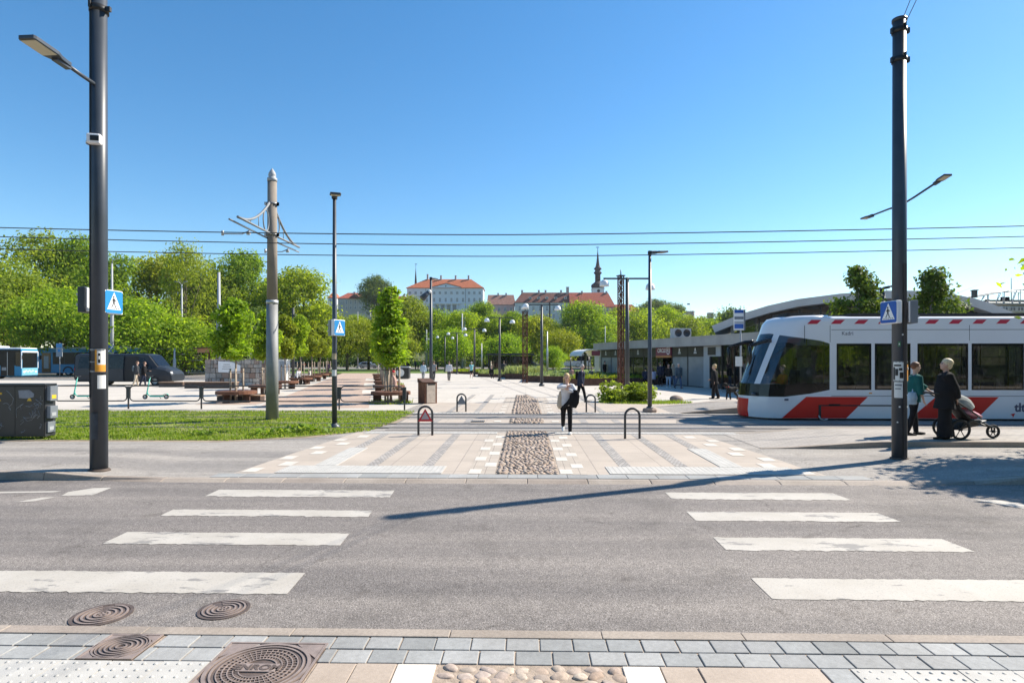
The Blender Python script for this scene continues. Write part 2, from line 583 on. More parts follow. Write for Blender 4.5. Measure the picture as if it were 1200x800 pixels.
# near kerb and paving rows, each stone its own block
def slab(mb, x0, x1, y0, y1, z, t=0.08, g=0.006, m=0):
    g += rnd.uniform(-0.002, 0.003)
    dz = rnd.uniform(-0.002, 0.002)
    mb.box(((x0 + x1) / 2, (y0 + y1) / 2, z - t / 2 + dz), (x1 - x0 - g, y1 - y0 - g, t), m)
mb = MB(); x = -14.0
while x < 14:
    w = rnd.uniform(0.95, 1.15); slab(mb, x, x + w, NK - 0.125, NK, 0.022, 0.15, 0.004); x += w
structure(mb.build('near_kerb', m_kerb, bevel=0.006))
mb = MB()
MX = {(-2.38, -1.90)}
big = (-2.06, -1.375, 3.45, 4.135); small = (-2.98, -2.60, 3.884, 4.238)
for row, (y0, y1) in enumerate([(4.068, NK - 0.128), (3.882, 4.065)]):
    x = -14 + row * 0.05
    while x < 14:
        w = rnd.uniform(0.232, 0.252)
        seg = [(x, x + w)]
        for a, b, c, d_ in (big, small):
            if c < (y0 + y1) / 2 < d_:
                seg = [q for s_, e_ in seg for q in ((s_, min(e_, a - 0.004)), (max(s_, b + 0.004), e_)) if q[1] - q[0] > 0.02] if any(s_ < b and e_ > a for s_, e_ in seg) else seg
        for s_, e_ in seg: slab(mb, s_, e_, y0, y1, 0.02, 0.07, 0.010)
        x += w
structure(mb.build('near_grey_slabs', m_greyslab, bevel=0.005))
mb = MB()
for a, b in [(-1.36, -1.10), (-1.10, -0.835), (0.865, 1.10), (1.105, 1.88)]:
    for y0, y1 in [(3.45, 3.878), (3.0, 3.445), (2.5, 2.995)]:
        slab(mb, a, b, y0, y1, 0.02, 0.07, 0.007)
structure(mb.build('near_beige_slabs', m_beigeslab, bevel=0.004))
mb = MB()
for a, b in [(-0.835, -0.575), (0.62, 0.865)]:
    for y0, y1 in [(3.45, 3.878), (3.0, 3.445), (2.5, 2.995)]:
        slab(mb, a, b, y0, y1, 0.02, 0.07, 0.007)
structure(mb.build('near_pale_slabs', m_paleslab2, bevel=0.004))
mb = MB()
for y0, y1 in [(3.69, 3.878), (3.5, 3.685), (3.1, 3.49)]:
    slab(mb, 1.885, 2.07, y0, y1, 0.02, 0.07, 0.01)
structure(mb.build('near_dark_slabs', m_greyslab, bevel=0.004))

def tactile(name, x0, x1, y0, y1, z, pitch=0.075, r=0.014, tile=0.34, h=0.006, n=8):
    mb = MB(); x = x0
    if z > 0.03: mb.box(((x0 + x1) / 2, (y0 + y1) / 2, z - 0.03), (x1 - x0, y1 - y0, 0.06)); x = x1
    while x < x1 - 0.01:
        w = min(tile, x1 - x)
        slab(mb, x, x + w, y0, y1, z, 0.06, 0.006 if z < 0.03 else 0.0035); x += w
    nx, ny = int((x1 - x0) / pitch), max(1, int((y1 - y0) / pitch))
    for i in range(nx):
        for j in range(ny):
            cx, cy = x0 + (i + 0.5 + 0.0 * (j % 2)) * (x1 - x0) / nx, y0 + (j + 0.5) * (y1 - y0) / ny
            mb.lathe([(r, 0), (r * 0.75, h * 0.8), (0, h)], n, 0, (cx, cy, z - 0.001))
    structure(mb.build(name, m_tact))
tactile('near_tactile_paving', -8.5, -2.07, 3.40, 3.878, 0.02)
tactile('near_tactile_paving', 2.075, 8.5, 3.40, 3.878, 0.02)

def cobbles(name, regions, size, z, squash=0.45, seg=(8, 5), rise=0.022):
    mb = MB()
    for (x0, x1, y0, y1) in regions:
        y = y0 + size * 0.4
        while y < y1 - size * 0.2:
            x = x0 + size * 0.45 + rnd.uniform(0, size * 0.4)
            while x < x1 - size * 0.3:
                w = size * rnd.uniform(0.72, 1.2); l = size * rnd.uniform(0.6, 0.95)
                T = Matrix.Translation((x, y + rnd.uniform(-1, 1) * size * 0.16, z + rnd.uniform(-0.5, 0.4) * rise)) @ Matrix.Rotation(rnd.uniform(0, 3.1), 4, 'Z') @ Matrix.Rotation(rnd.uniform(-0.2, 0.2), 4, 'X')
                o = len(mb.v)
                mb.ell((0, 0, 0), (w / 2, l / 2, rise * rnd.uniform(0.9, 1.6)), seg[0], seg[1], 0, T)
                for q in range(o, len(mb.v)):      # chip the outline
                    p = V(mb.v[q]); nn = mnoise.noise(p * 26) * size * 0.16
                    mb.v[q] = (p.x + nn, p.y - nn * 0.7, p.z + nn * 0.15)
                x += w * 1.02
            y += size * 0.70
    return structure(mb.build(name, m_cobble))
cobbles('near_cobblestones', [(-0.57, 0.615, 2.9, 3.875)], 0.115, 0.006, seg=(14, 9), rise=0.014)

# zebra crossing: worn painted bars with ragged ends
def bar(x0, x1, y0, y1, ragL, ragR, seed):
    rr = random.Random(seed)
    pts = []
    N = 60
    def edge(y, amp):
        return [(x0 + (x1 - x0) * i / N, y + rr.uniform(-amp, amp) + amp * 1.2 * mnoise.noise((i * 0.35, seed, y))) for i in range(N + 1)]
    lo, hi = edge(y0, 0.010 + 0.016 * rr.random()), edge(y1, 0.009)
    lo[0] = (x0 + ragL[0], y0 + 0.01); hi[0] = (x0 + ragL[1], y1)
    lo[-1] = (x1 + ragR[0], y0); hi[-1] = (x1 + ragR[1], y1)
    return lo + hi[::-1]
zl = [(-4.95, -1.80, 8.72, 9.16), (-4.62, -1.84, 7.62, 7.98), (-4.28, -1.69, 6.48, 6.92), (-5.2, -1.55, 5.13, 5.62)]
zr = [(2.06, 4.78, 8.72, 9.14), (2.0, 4.47, 7.62, 7.97), (2.05, 4.35, 6.46, 6.90), (1.95, 5.4, 5.12, 5.60)]
zl = []
for yb, yt, xl, xr in [(582, 574, 237, 463), (605, 597.5, 184, 437), (638.5, 624.5, 114, 410), (696, 671, -80, 358)]:
    zl.append((G(xl, yb, 0)[0], G(xr, yt, 0)[0], G(330, yb, 0)[1], G(330, yt, 0)[1]))
zr = []
for yb, yt, xl, xr in [(585.5, 577.5, 780, 995), (610.5, 600, 805, 1052), (645, 630, 836, 1137), (702, 677.5, 880, 1290)]:
    zr.append((G(xl, yt, 0)[0], G(xr, yb, 0)[0], G(900, yb, 0)[1], G(900, yt, 0)[1]))
for q, (a, b, c, d_) in enumerate(zl):
    flat('crossing_stripe', bar(a, b, c, d_, (0.02, 0.0), (0.03, 0.0), 5 + q), 0.004, m_white)
for q, (a, b, c, d_) in enumerate(zr):
    flat('crossing_stripe', bar(a, b, c, d_, (0.0, 0.0), (0.02, -0.02), 15 + q), 0.004, m_white)
# painted marks against the far kerb
def px_sheet(name, pts, z, mat):
    return flat(name, [G(a, b, z) for a, b in pts], z, mat)
px_sheet('painted_mark', [(-200, 581), (62, 576.5), (72, 575.5), (66, 575), (-200, 578)], 0.004, m_white)
px_sheet('painted_mark', [(72, 580.5), (108, 580), (131, 571), (110, 571.5), (80, 576)], 0.004, m_white)
px_sheet('painted_mark', [(18, 588), (40, 587), (66, 582), (50, 582.5)], 0.004, m_white)
px_sheet('painted_mark', [(1140, 585), (1165, 585), (1230, 595), (1230, 601)], 0.004, m_white)

# far kerb, dropped at the crossing and upstanding at both ends
mb = MB(); x = -40.0
while x < 40:
    w = rnd.uniform(0.95, 1.05)
    h0, h1 = hz(x, 10) + 0.004, hz(x + w, 10) + 0.004
    a, b = x + 0.003, x + w - 0.003
    y0, y1 = FK, FK + 0.13
    s0, s1 = [0.02 + 0.13 * (1 - ss((h_ - 0.034) / 0.03)) for h_ in (h0, h1)]
    mb.add([(a, y0 - s0, -0.006), (b, y0 - s1, -0.006), (b, y1, -0.1), (a, y1, -0.1), (a, y0, h0), (b, y0, h1), (b, y1, h1), (a, y1, h0)],
           [(0, 1, 5, 4), (1, 2, 6, 5), (2, 3, 7, 6), (3, 0, 4, 7), (4, 5, 6, 7), (0, 3, 2, 1)])
    x += w
structure(mb.build('far_kerb', m_kerb, bevel=0.012))
PV = FK + 0.13
sheet('pavement', rect(-70, 70, PV, 46), 0.0, m_walk)

# paved crossing approach
xl0, xr0 = -5.05, 5.0
slab_pts = [(-5.05, 10.22), (5.1, 10.22), (4.55, 16.15), (-4.55, 16.15)]
sheet('plaza_paving', slab_pts, 0.004, m_slab)
# grey slab row along the kerb and tactile fields
mb = MB(); x = -5.3
while x < 5.5:
    w = 0.5
    for a in (0, 1):
        pass
    slab(mb, x, x + w, PV + 0.01, 10.21, hz(x, 10) + 0.008, 0.05, 0.01); x += w
structure(mb.build('kerbside_slabs', m_greyslab, bevel=0.004))
tactile('far_tactile_paving', -4.35, -1.45, 10.25, 10.95, 0.045, 0.085, 0.017, 0.35, 0.006, 6)
tactile('far_tactile_paving', 1.45, 4.75, 10.25, 10.95, 0.045, 0.085, 0.017, 0.35, 0.006, 6)
tactile('track_tactile_paving', -4.3, -0.75, 15.75, 16.12, 0.045, 0.11, 0.022, 0.4, 0.007, 6)
tactile('track_tactile_paving', 0.78, 5.6, 15.75, 16.12, 0.045, 0.11, 0.022, 0.4, 0.007, 6)
tactile('guiding_strip', -3.9, -3.5, 10.97, 13.2, 0.045, 0.085, 0.017, 0.4, 0.006, 6)
tactile('guiding_strip', 3.55, 3.95, 10.97, 13.2, 0.045, 0.085, 0.017, 0.4, 0.006, 6)
for xa in (-1.92, -2.95, 1.72, 2.76):
    sheet('sett_strip', rect(xa, xa + 0.22, 10.97, 15.72), 0.008, m_sett)
for xa in (-3.82, 3.62):
    sheet('sett_strip', rect(xa, xa + 0.22, 13.22, 15.72), 0.008, m_sett)
# bands of small slabs with white dashes beside the cobbles and along the outer edges
CBX0, CBX1 = -0.52, 0.58
for xa, xb in ((-1.0, -0.53), (0.59, 1.06)):
    sheet('slab_band', rect(xa, xb, 10.22, 15.7), 0.008, m_band)
    mbd = None
    for i, xo in enumerate((xa, xa + 0.235)):
        y = 10.25 + (0.0 if i == 0 else 0.68)
        if xa > 0: y = 10.25 + (0.0 if i == 0 else 0.55)
        while y < 15.2:
            sheet('white_slab', rect(xo + 0.01, xo + 0.225, y, y + 0.42), 0.012, m_whiteslab); y += 1.33
for sgn in (-1, 1):
    for i in range(2):
        y = 10.3 + 0.65 * i
        while y < 15.3:
            t = (y - 10.2) / 6.0
            xe = sgn * (5.02 - 0.5 * t) - (0.0 if sgn > 0 else -0.0)
            xa = xe - sgn * (0.30 if i == 0 else 0.62)
            sheet('white_slab', rect(min(xa, xa + sgn * 0.26), max(xa, xa + sgn * 0.26), y, y + 0.42), 0.010, m_whiteslab); y += 1.33

# cobbled strip and its cross bands
sheet('cobble_bed', rect(CBX0, CBX1, 10.22, 16.3), 0.009, m_soil)
sheet('cobble_bed', rect(CBX0, CBX1, 18.35, 19.6), 0.017, m_soil)
sheet('cobble_bed', [(CBX0, 21.5), (CBX1, 21.5), (CBX1, 29.0), (0.3, 31.6), (0.0, 32.6), (CBX0, 32.9)], 0.017, m_soil)
cobbles('cobblestones', [(CBX0, CBX1, 10.24, 16.3)], 0.098, 0.040, seg=(7, 5), rise=0.020)
cobbles('cobblestones', [(CBX0, CBX1, 18.35, 19.6), (CBX0, CBX1, 21.5, 29.0), (CBX0, 0.2, 29.0, 32.4)], 0.13, 0.05, seg=(6, 4), rise=0.03)

# tram tracks
for yc in (17.55, 20.6):
    sheet('track_bed', rect(-3.9, 60, yc - 1.05, yc + 0.85), 0.010, m_track)
    mb = MB()
    for e in (-0.53, 0.53):
        for g in (0.0, 0.085):
            mb.span((-45, yc + e - 0.035 + g, 0.02), (60, yc + e + 0.022 + g, 0.052))
        mb.span((-45, yc + e + 0.02, 0.02), (60, yc + e + 0.053, 0.042), 1)
    structure(mb.build('tram_rails', [m_steel, m_dark]))
sheet('between_tracks', [(-3.9, 18.42), (4.6, 18.42), (4.9, 19.52), (-3.9, 19.52)], 0.012, m_slab)
sheet('beyond_tracks', [(-4.0, 21.48), (5.5, 21.48), (9.0, 27.0), (-4.6, 27.0)], 0.012, m_slab)
for xa in (-1.92, -2.95, 1.72, 2.76):
    sheet('sett_strip', rect(xa, xa + 0.22, 18.44, 19.5), 0.016, m_sett)
    sheet('sett_strip', rect(xa, xa + 0.22, 21.5, 33), 0.020, m_sett if xa < 9 else m_sett)
sheet('slab_band', rect(-1.0, -0.53, 21.5, 31), 0.018, m_band)
sheet('slab_band', rect(0.59, 1.06, 21.5, 31), 0.018, m_band)
for yy in (18.6, 22.0, 23.4, 24.8):
    sheet('white_slab', rect(-0.99, -0.77, yy, yy + 0.42), 0.022, m_whiteslab)
    sheet('white_slab', rect(0.83, 1.05, yy, yy + 0.42), 0.022, m_whiteslab)
tactile('track_tactile_paving', -4.1, -0.75, 21.5, 21.85, 0.055, 0.14, 0.034, 0.4, 0.012, 5)
tactile('track_tactile_paving', 0.78, 5.6, 21.5, 21.85, 0.055, 0.14, 0.034, 0.4, 0.012, 5)

m_fline = pm('paving_line', (0.40, 0.365, 0.33), 0.9)
# pale square beyond, brown walk under the trees, bus road, far street
sheet('pale_square', [(-60, 22.9), (-4.7, 22.9), (-4.6, 27.02), (26, 27.02), (26, 84), (-22, 84), (-22, 56), (-60, 56)], 0.004, m_pale)
px = lambda L, z: [G(a, b, z) for a, b in L]
sheet('brown_walk', px([(300, 478), (432, 478), (440, 433.6), (410, 433.6)], 0.03), 0.009, m_brown)
sheet('brown_walk', px([(228, 474), (300, 474), (338, 464), (296, 464)], 0.03), 0.013, m_brown)
for (a, b, c, d_) in [(428, 443.3, 442, 446), (426, 449, 441, 453), (424, 457, 444, 461)]:
    sheet('white_slab', px([(a, d_), (c, d_), (c - 1, b), (a + 1, b)], 0.03), 0.014, m_whiteslab)
for k in range(4):
    xa, ya = G(640 + 26 * k, 470, 0.03); xb, yb = G(560 + 20 * k, 441, 0.03)
    sheet('sett_strip', [(xa - 0.08, ya), (xa + 0.08, ya), (xb + 0.08, yb), (xb - 0.08, yb)], 0.013, m_fline)
sheet('bus_road', [(-160, 56.0), (-22.5, 56.0), (-26, 72), (-40, 110), (-58, 110), (-50, 84), (-160, 84)], -0.02, m_road, z=0.03)
mb = MB()
def kerb_line(mb, pts, w=0.3, h=0.14, z=0.0):
    for a, b in zip(pts[:-1], pts[1:]):
        a, b = V((*a, 0)), V((*b, 0)); u = (b - a).normalized(); nn = V((-u.y, u.x, 0)) * w / 2
        mb.prism([a + nn + V((0, 0, z)), a - nn + V((0, 0, z)), b - nn + V((0, 0, z)), b + nn + V((0, 0, z))], (0, 0, h))
kerb_line(mb, [(-160, 56), (-22.5, 56), (-26, 72), (-40, 110)])
kerb_line(mb, [(-160, 84.2), (-50, 84.2), (-58, 110)])
structure(mb.build('road_kerb', m_whiteslab))
sheet('far_street', [(-75, 122), (70, 122), (70, 148), (-75, 148)], 0.012, m_road, z=0.03)
sheet('far_lawn', [(-42, 84.5), (60, 84.5), (60, 121), (-60, 121)], 0.02, pm('far_lawn', (0.12, 0.19, 0.03), 0.95, var=0.25, scale=0.6), z=0.03)

# tram platform with ramped kerb, right
def ramp_solid(name, x0, x1, x2, y0, y1, h, mats, z0=0.03):
    """block with top rising from x0 to x1, level to x2"""
    mb = MB()
    N = 8
    tops = [(x0 + (x1 - x0) * i / N, z0 + 0.006 + (h - 0.006) * ss(i / N)) for i in range(N + 1)] + [(x2, z0 + h)]
    for (xa, za), (xb, zb) in zip(tops[:-1], tops[1:]):
        mb.poly([(xa, y0 + 0.14, za), (xb, y0 + 0.14, zb), (xb, y1 - 0.3, zb), (xa, y1 - 0.3, za)], 0)
        for (ya, yb) in ((y0, y0 + 0.14), (y1 - 0.3, y1)):
            mb.poly([(xa, ya, za + .003), (xb, ya, zb + .003), (xb, yb, zb + .003), (xa, yb, za + .003)], 1)
        mb.poly([(xa, y0, -0.1), (xb, y0, -0.1), (xb, y0, zb + .003), (xa, y0, za + .003)], 1)
        mb.poly([(xb, y1, -0.1), (xa, y1, -0.1), (xa, y1, za + .003), (xb, y1, zb + .003)], 1)
    return structure(mb.build(name, mats))
PLZ = 0.19
ramp_solid('tram_platform', 5.2, 8.2, 60, 13.32, 16.15, PLZ - 0.03, [m_plat, m_kerb])
ramp_solid('far_tram_platform', G(785, 486)[0], G(875, 482)[0], 60, 21.9, 25.2, 0.24, [m_walk, m_kerb])
def plz(X):
    return 0.03 + 0.16 * ss((X - 5.2) / 3.0)

# lawn left of the paved crossing: blades over soil, track lines worn into it
lawn = [(-70, 14.25), (-7.4, 14.3), (-5.6, 15.0), (-4.6, 16.4), (-4.15, 18.5), (-4.1, 22.0), (-70, 22.6)]
sheet('lawn_ground', lawn, 0.012, m_lawnsoil)
sheet('bare_edge', [(-70, 14.05), (-7.3, 14.05), (-5.4, 14.9), (-4.45, 16.4), (-4.0, 18.5), (-3.95, 22.3), (-70, 22.88)], 0.006, m_bareearth)
def in_lawn(x, y):
    if y < 14.3 or y > 22.4: return False
    e = -4.2 - max(0, (16.6 - y)) ** 1.6 * 0.8
    return x < e + 0.12 * mnoise.noise((x * 3, y * 3, 0))
mb = MB(); k = 0
gr = random.Random(3)
while k < 56000:
    y = 14.2 + 8.3 * gr.random() ** 1.25; x = -4.1 - 16.5 * gr.random()
    if x < -20.0 or not in_lawn(x, y): continue
    k += 1
    nn = mnoise.noise((x * 0.7, y * 1.5, 2.0))
    track = min(abs(y - 17.02), abs(y - 18.08), abs(y - 20.07), abs(y - 21.13))
    if track < 0.18 and gr.random() < 0.93: continue
    if nn < -0.25 and gr.random() < 0.6: continue
    h = (0.032 + 0.038 * gr.random()) * (1 + 0.5 * nn) * (1.5 if gr.random() < 0.03 else 1)
    a = gr.uniform(0, 6.28); w = 0.011 + 0.012 * gr.random(); l = h * gr.uniform(0.1, 0.8); a2 = gr.uniform(0, 6.28)
    ca, sa = math.cos(a) * w, math.sin(a) * w
    z = hz(x, y) + 0.008
    mb.add([(x - ca, y - sa, z), (x + ca, y + sa, z), (x + math.cos(a2) * l, y + math.sin(a2) * l, z + h)], [(0, 1, 2)])
o = mb.build('grass', m_grass); tag(o, 'short sunlit green grass covering the tram track verge', 'grass', kind='stuff')
# broad-leaved weeds along the verge edge
mb = MB()
for (cx, cy, s) in [(-6.6, 15.3, 1.0), (-5.9, 15.9, 1.2), (-6.1, 16.4, 0.8), (-8.3, 15.2, 0.7), (-12.6, 15.2, 0.7), (-14.2, 16.6, 0.6)]:
    for i in range(90):
        a = gr.uniform(0, 6.28); r = gr.random() ** 0.7 * 0.3 * s
        p = V((cx + math.cos(a) * r * 1.8, cy + math.sin(a) * r, hz(cx, cy) + 0.02 + gr.random() * 0.17 * s))
        M = Matrix.Translation(p) @ Matrix.Rotation(gr.uniform(0, 6.28), 4, 'Z') @ Matrix.Rotation(gr.uniform(-0.9, 0.9), 4, 'X')
        q = 0.05 * s * gr.uniform(0.6, 1.2)
        mb.add([(-q, 0, 0), (0, -q * 1.6, 0.01), (q, 0, 0), (0, q * 1.6, 0.01)], [(0, 1, 2, 3)], 0, False, M)
o = mb.build('weeds', m_grass); tag(o, 'low broad-leaved weeds along the lawn edge', 'weeds', kind='stuff')

# cast iron covers
m_iron = pm('cast_iron', (0.125, 0.095, 0.082), 0.6, 0.2, var=0.3, scale=9, bmp=0.3, bscale=120, spec=0.4)
m_ironhi = pm('worn_iron', (0.32, 0.25, 0.215), 0.5, 0.25, var=0.2, scale=12)
def ringgeo(mb, r0, r1, z0, z1, n=40, m=0, a0=0, a1=2 * math.pi):
    full = abs(a1 - a0 - 2 * math.pi) < 1e-6
    pts = [a0 + (a1 - a0) * i / n for i in range(n + 1)]
    for a, b in zip(pts[:-1], pts[1:]):
        c = [(r * math.cos(t), r * math.sin(t)) for t in (a, b) for r in (r0, r1)]
        mb.add([(*c[0], z1), (*c[1], z1), (*c[3], z1), (*c[2], z1), (*c[0], z0), (*c[1], z0), (*c[3], z0), (*c[2], z0)],
               [(0, 1, 2, 3), (4, 5, 1, 0)[::-1], (5, 6, 2, 1), (6, 7, 3, 2), (7, 4, 0, 3)], m)
def round_cover(label, x, y, r):
    t = thing('manhole_cover', label, 'manhole cover', (x, y, 0.0), rnd.uniform(0, 3), 'round covers in the road')
    mb = MB(); ringgeo(mb, r * 0.88, r, 0.0, 0.007, 40, 0)
    mb.build('frame', [m_iron], t)
    mb = MB(); mb.lathe([(0, 0.004), (r * 0.87, 0.004)], 40, 0)
    for q in (0.2, 0.4, 0.58, 0.76):
        ringgeo(mb, r * q, r * (q + 0.07), 0.003, 0.012, 36, 1, 0.2, 2 * math.pi - 0.3)
    for a in range(6):
        T = Matrix.Rotation(a * math.pi / 3, 4, 'Z')
        mb.box((r * 0.1, 0, 0.008), (r * 0.14, r * 0.05, 0.008), 1, 0, T)
    mb.build('lid', [m_iron, m_ironhi], t)
x, y = G(119.5, 720.5, 0); round_cover('round rusty ringed cover in the road, farther left of the two', x, y, 0.215)
x, y = G(262.5, 714, 0); round_cover('round rusty ringed cover in the road below the longest left stripe end', x, y, 0.195)
def square_cover(label, b, text=None):
    x0, x1, y0, y1 = b; w = x1 - x0; r = w * 0.475
    t = thing('manhole_cover', label, 'manhole cover', ((x0 + x1) / 2, (y0 + y1) / 2, 0.018), 0, 'square framed covers in the pavement')
    h = (y1 - y0) / 2
    mb = MB(); mb.box((0, 0, -0.02), (w, 2 * h, 0.04), 0)
    for sx in (-1, 1):
        mb.box((sx * (w / 2 - 0.008), 0, 0.003), (0.016, 2 * h, 0.012), 1); mb.box((0, sx * (h - 0.008), 0.0035), (w - 0.034, 0.016, 0.011), 1)
        for sy in (-1, 1):
            q = w * 0.47; e = h * 0.94; k = w * 0.27; k2 = h * 0.54
            mb.prism([(sx * q, sy * e, 0), (sx * (q - k), sy * e, 0), (sx * q, sy * (e - k2), 0)], (0, 0, 0.006), 1)
    mb.build('frame', [m_iron, m_ironhi], t)
    S = Matrix.Diagonal((1, h / (w / 2), 1, 1))
    mb = MB()
    ringgeo(mb, r * 0.93, r, 0, 0.009, 56, 1); ringgeo(mb, r * 0.84, r * 0.88, 0, 0.008, 56, 1)
    rings = (0.34, 0.44, 0.54, 0.64, 0.74) if text else (0.15, 0.34, 0.52, 0.68)
    for q in rings:
        ringgeo(mb, r * q, r * (q + (0.022 if text else 0.06)), 0, 0.008, 56, 1)
    if text:
        for a in range(40):
            T = Matrix.Rotation(a * math.pi / 20, 4, 'Z')
            mb.box((r * 0.55, 0, 0.003), (r * 0.40, r * 0.014, 0.007), 1, 0, T)
        mb.box((0, 0, 0.004), (r * 0.78, r * 0.30, 0.012), 1)
        add_text(mb, text, r * 0.27, Matrix.Translation((0, -r * 0.01, 0.0125)), 0, 0.004)
    mb.v = [tuple(S @ V(p)) for p in mb.v]
    mb.lathe([(0, 0.001), (r * 0.99, 0.001)], 40, 0)
    mb.build('lid', [m_iron, m_ironhi], t)
square_cover('small square framed iron cover set in the grey paving slabs', small)
square_cover('large square framed iron cover with lettered plate in near pavement', big, 'ENROM')
# dark grate between the tracks
x, y = G(560, 494.2)
t = thing('drain_grate', 'small dark drain grate between the tram tracks', 'drain grate', (x, y, 0.05))
mb = MB(); mb.box((0, 0, 0), (0.42, 0.42, 0.012), 0)
mb.build('frame', m_dark, t)
mb = MB()
for i in range(7): mb.box((-0.18 + i * 0.06, 0, 0.010), (0.03, 0.38, 0.012), 0)
mb.build('bars', m_steel, t)
# ---------------------------------------------------------------- trees
m_bark = pm('bark', (0.13, 0.10, 0.075), 0.9, var=0.3, scale=12, bmp=0.5, bscale=30)
m_barkpale = pm('pale_bark', (0.24, 0.19, 0.15), 0.9, var=0.25, scale=12)
L_green = leaf_mat('leaf_green', (0.14, 0.20, 0.018), (0.23, 0.30, 0.026), (0.33, 0.38, 0.045), 0.58)
L_olive = leaf_mat('leaf_olive', (0.17, 0.205, 0.022), (0.27, 0.305, 0.034), (0.37, 0.385, 0.055), 0.58)
L_fresh = leaf_mat('leaf_fresh', (0.16, 0.24, 0.016), (0.26, 0.35, 0.022), (0.37, 0.43, 0.04), 0.58)
L_yellow = leaf_mat('leaf_yellow', (0.16, 0.19, 0.010), (0.26, 0.285, 0.015), (0.36, 0.35, 0.03), 0.45)
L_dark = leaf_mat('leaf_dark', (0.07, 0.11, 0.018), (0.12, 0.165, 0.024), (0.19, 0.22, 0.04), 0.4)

def crown_geo(lobes, n, size, seed, spray=9, shell=0.55, spread=0.28):
    r = random.Random(seed)
    mb = MB()
    wts = [l[1][0] * l[1][2] for l in lobes]
    for _ in range(n // spray):
        c, rad = r.choices(lobes, wts)[0][:2]
        d = V((r.gauss(0, 1), r.gauss(0, 1), r.gauss(0, 1) * 0.9 + 0.12)).normalized()
        q = shell + (1.06 - shell) * r.random() ** 0.6
        o = V((c[0] + d.x * rad[0] * q, c[1] + d.y * rad[1] * q, c[2] + d.z * rad[2] * q))
        sp = spread * (rad[0] + rad[2]) / 2
        for _k in range(spray):
            p = o + V((r.gauss(0, 1), r.gauss(0, 1), r.gauss(0, 0.6))) * sp * 0.55
            nrm = (d + V((r.gauss(0, 0.7), r.gauss(0, 0.7), r.gauss(0.35, 0.7)))).normalized()
            u = nrm.orthogonal().normalized(); w = nrm.cross(u)
            a = r.uniform(0, 6.28)
            u, w = u * math.cos(a) + w * math.sin(a), w * math.cos(a) - u * math.sin(a)
            s = size * r.uniform(0.55, 1.25)
            u *= s * 0.55; w *= s * 0.9
            mb.add([p - w, p + u * 0.8 - w * 0.2 + nrm * s * 0.1, p + w, p - u * 0.8 - w * 0.2 + nrm * s * 0.1], [(0, 1, 2, 3)])
    return mb

def trunk_geo(h0, ends, r0, seed, top=None, twigs=3):
    r = random.Random(seed)
    mb = MB()
    top = top or (0, 0, h0 * 2.2)
    sway = lambda k: V((r.uniform(-1, 1), r.uniform(-1, 1), 0)) * r0 * k
    axis = [V((0, 0, -0.15)), V((0, 0, 0.12)), V((0, 0, h0 * 0.5)) + sway(0.4), V((0, 0, h0)) + sway(0.6), V(top) * 0.6 + V((0, 0, h0 * 0.4)) + sway(2), V(top)]
    mb.tube(axis, [r0 * 1.5, r0 * 1.08, r0 * 0.9, r0 * 0.78, r0 * 0.4, r0 * 0.08], 9)
    for e in ends:
        e = V(e)
        t = r.uniform(0.75, 1.25)
        b = V((0, 0, h0 * t))
        mid = b.lerp(e, 0.5) + V((0, 0, (e - b).length * 0.10)) + V((r.uniform(-1, 1), r.uniform(-1, 1), 0)) * (e - b).length * 0.08
        mb.tube([b, b.lerp(mid, 0.5), mid, e], [r0 * 0.42, r0 * 0.34, r0 * 0.22, r0 * 0.05], 6)
        for _ in range(twigs):
            q = mid.lerp(e, r.random()); f = q + V((r.gauss(0, 1), r.gauss(0, 1), r.gauss(0.5, 0.8))) * (e - b).length * 0.17
            mb.tube([q, q.lerp(f, 0.5) + V((0, 0, 0.05)), f], [r0 * 0.12, r0 * 0.08, r0 * 0.02], 4)
    return mb

def big_tree_template(seed, h=15.0, w=10.0, base=2.2, nl=19, n=19000, size=0.25, shell=0.42, spread=0.42):
    r = random.Random(seed)
    lobes = []
    cz, rz_ = (h + base) / 2, (h - base) / 2
    while len(lobes) < nl:
        t = r.uniform(-0.92, 0.98)
        wr = math.sqrt(max(0, 1 - abs(t + 0.12) ** 2.4)) * w / 2
        a = r.uniform(0, 6.28); q = r.uniform(0.35, 0.82)
        s = r.uniform(0.15, 0.27) * w
        lobes.append(((math.cos(a) * wr * q, math.sin(a) * wr * q, cz + t * (rz_ - s * 0.7)), (s * r.uniform(0.9, 1.25), s * r.uniform(0.9, 1.25), s * r.uniform(0.7, 1.0))))
    crown = crown_geo(lobes, n, size, seed + 1, 10, shell, spread)
    trunk = trunk_geo(base * 1.25, [l[0] for l in lobes[:9]], 0.26, seed + 2, (r.uniform(-.6, .6), r.uniform(-.6, .6), h * 0.93))
    return crown.mesh('crown', [L_green]), trunk.mesh('trunk', [m_bark])

BT = [big_tree_template(s) for s in (101, 131, 171, 211, 251)]
LOW = [big_tree_template(s, h=8.5, w=10.0, base=1.9, nl=16, n=15000, size=0.22) for s in (151, 191)]
SPARSE = [big_tree_template(s, nl=16, n=6500, size=0.22, shell=0.45, spread=0.40) for s in (301, 341)]

def with_mat(me, mat, memo={}):
    k = (me.name, mat.name)
    if k not in memo:
        c = me.copy(); c.materials.clear(); c.materials.append(mat); memo[k] = c
    return memo[k]

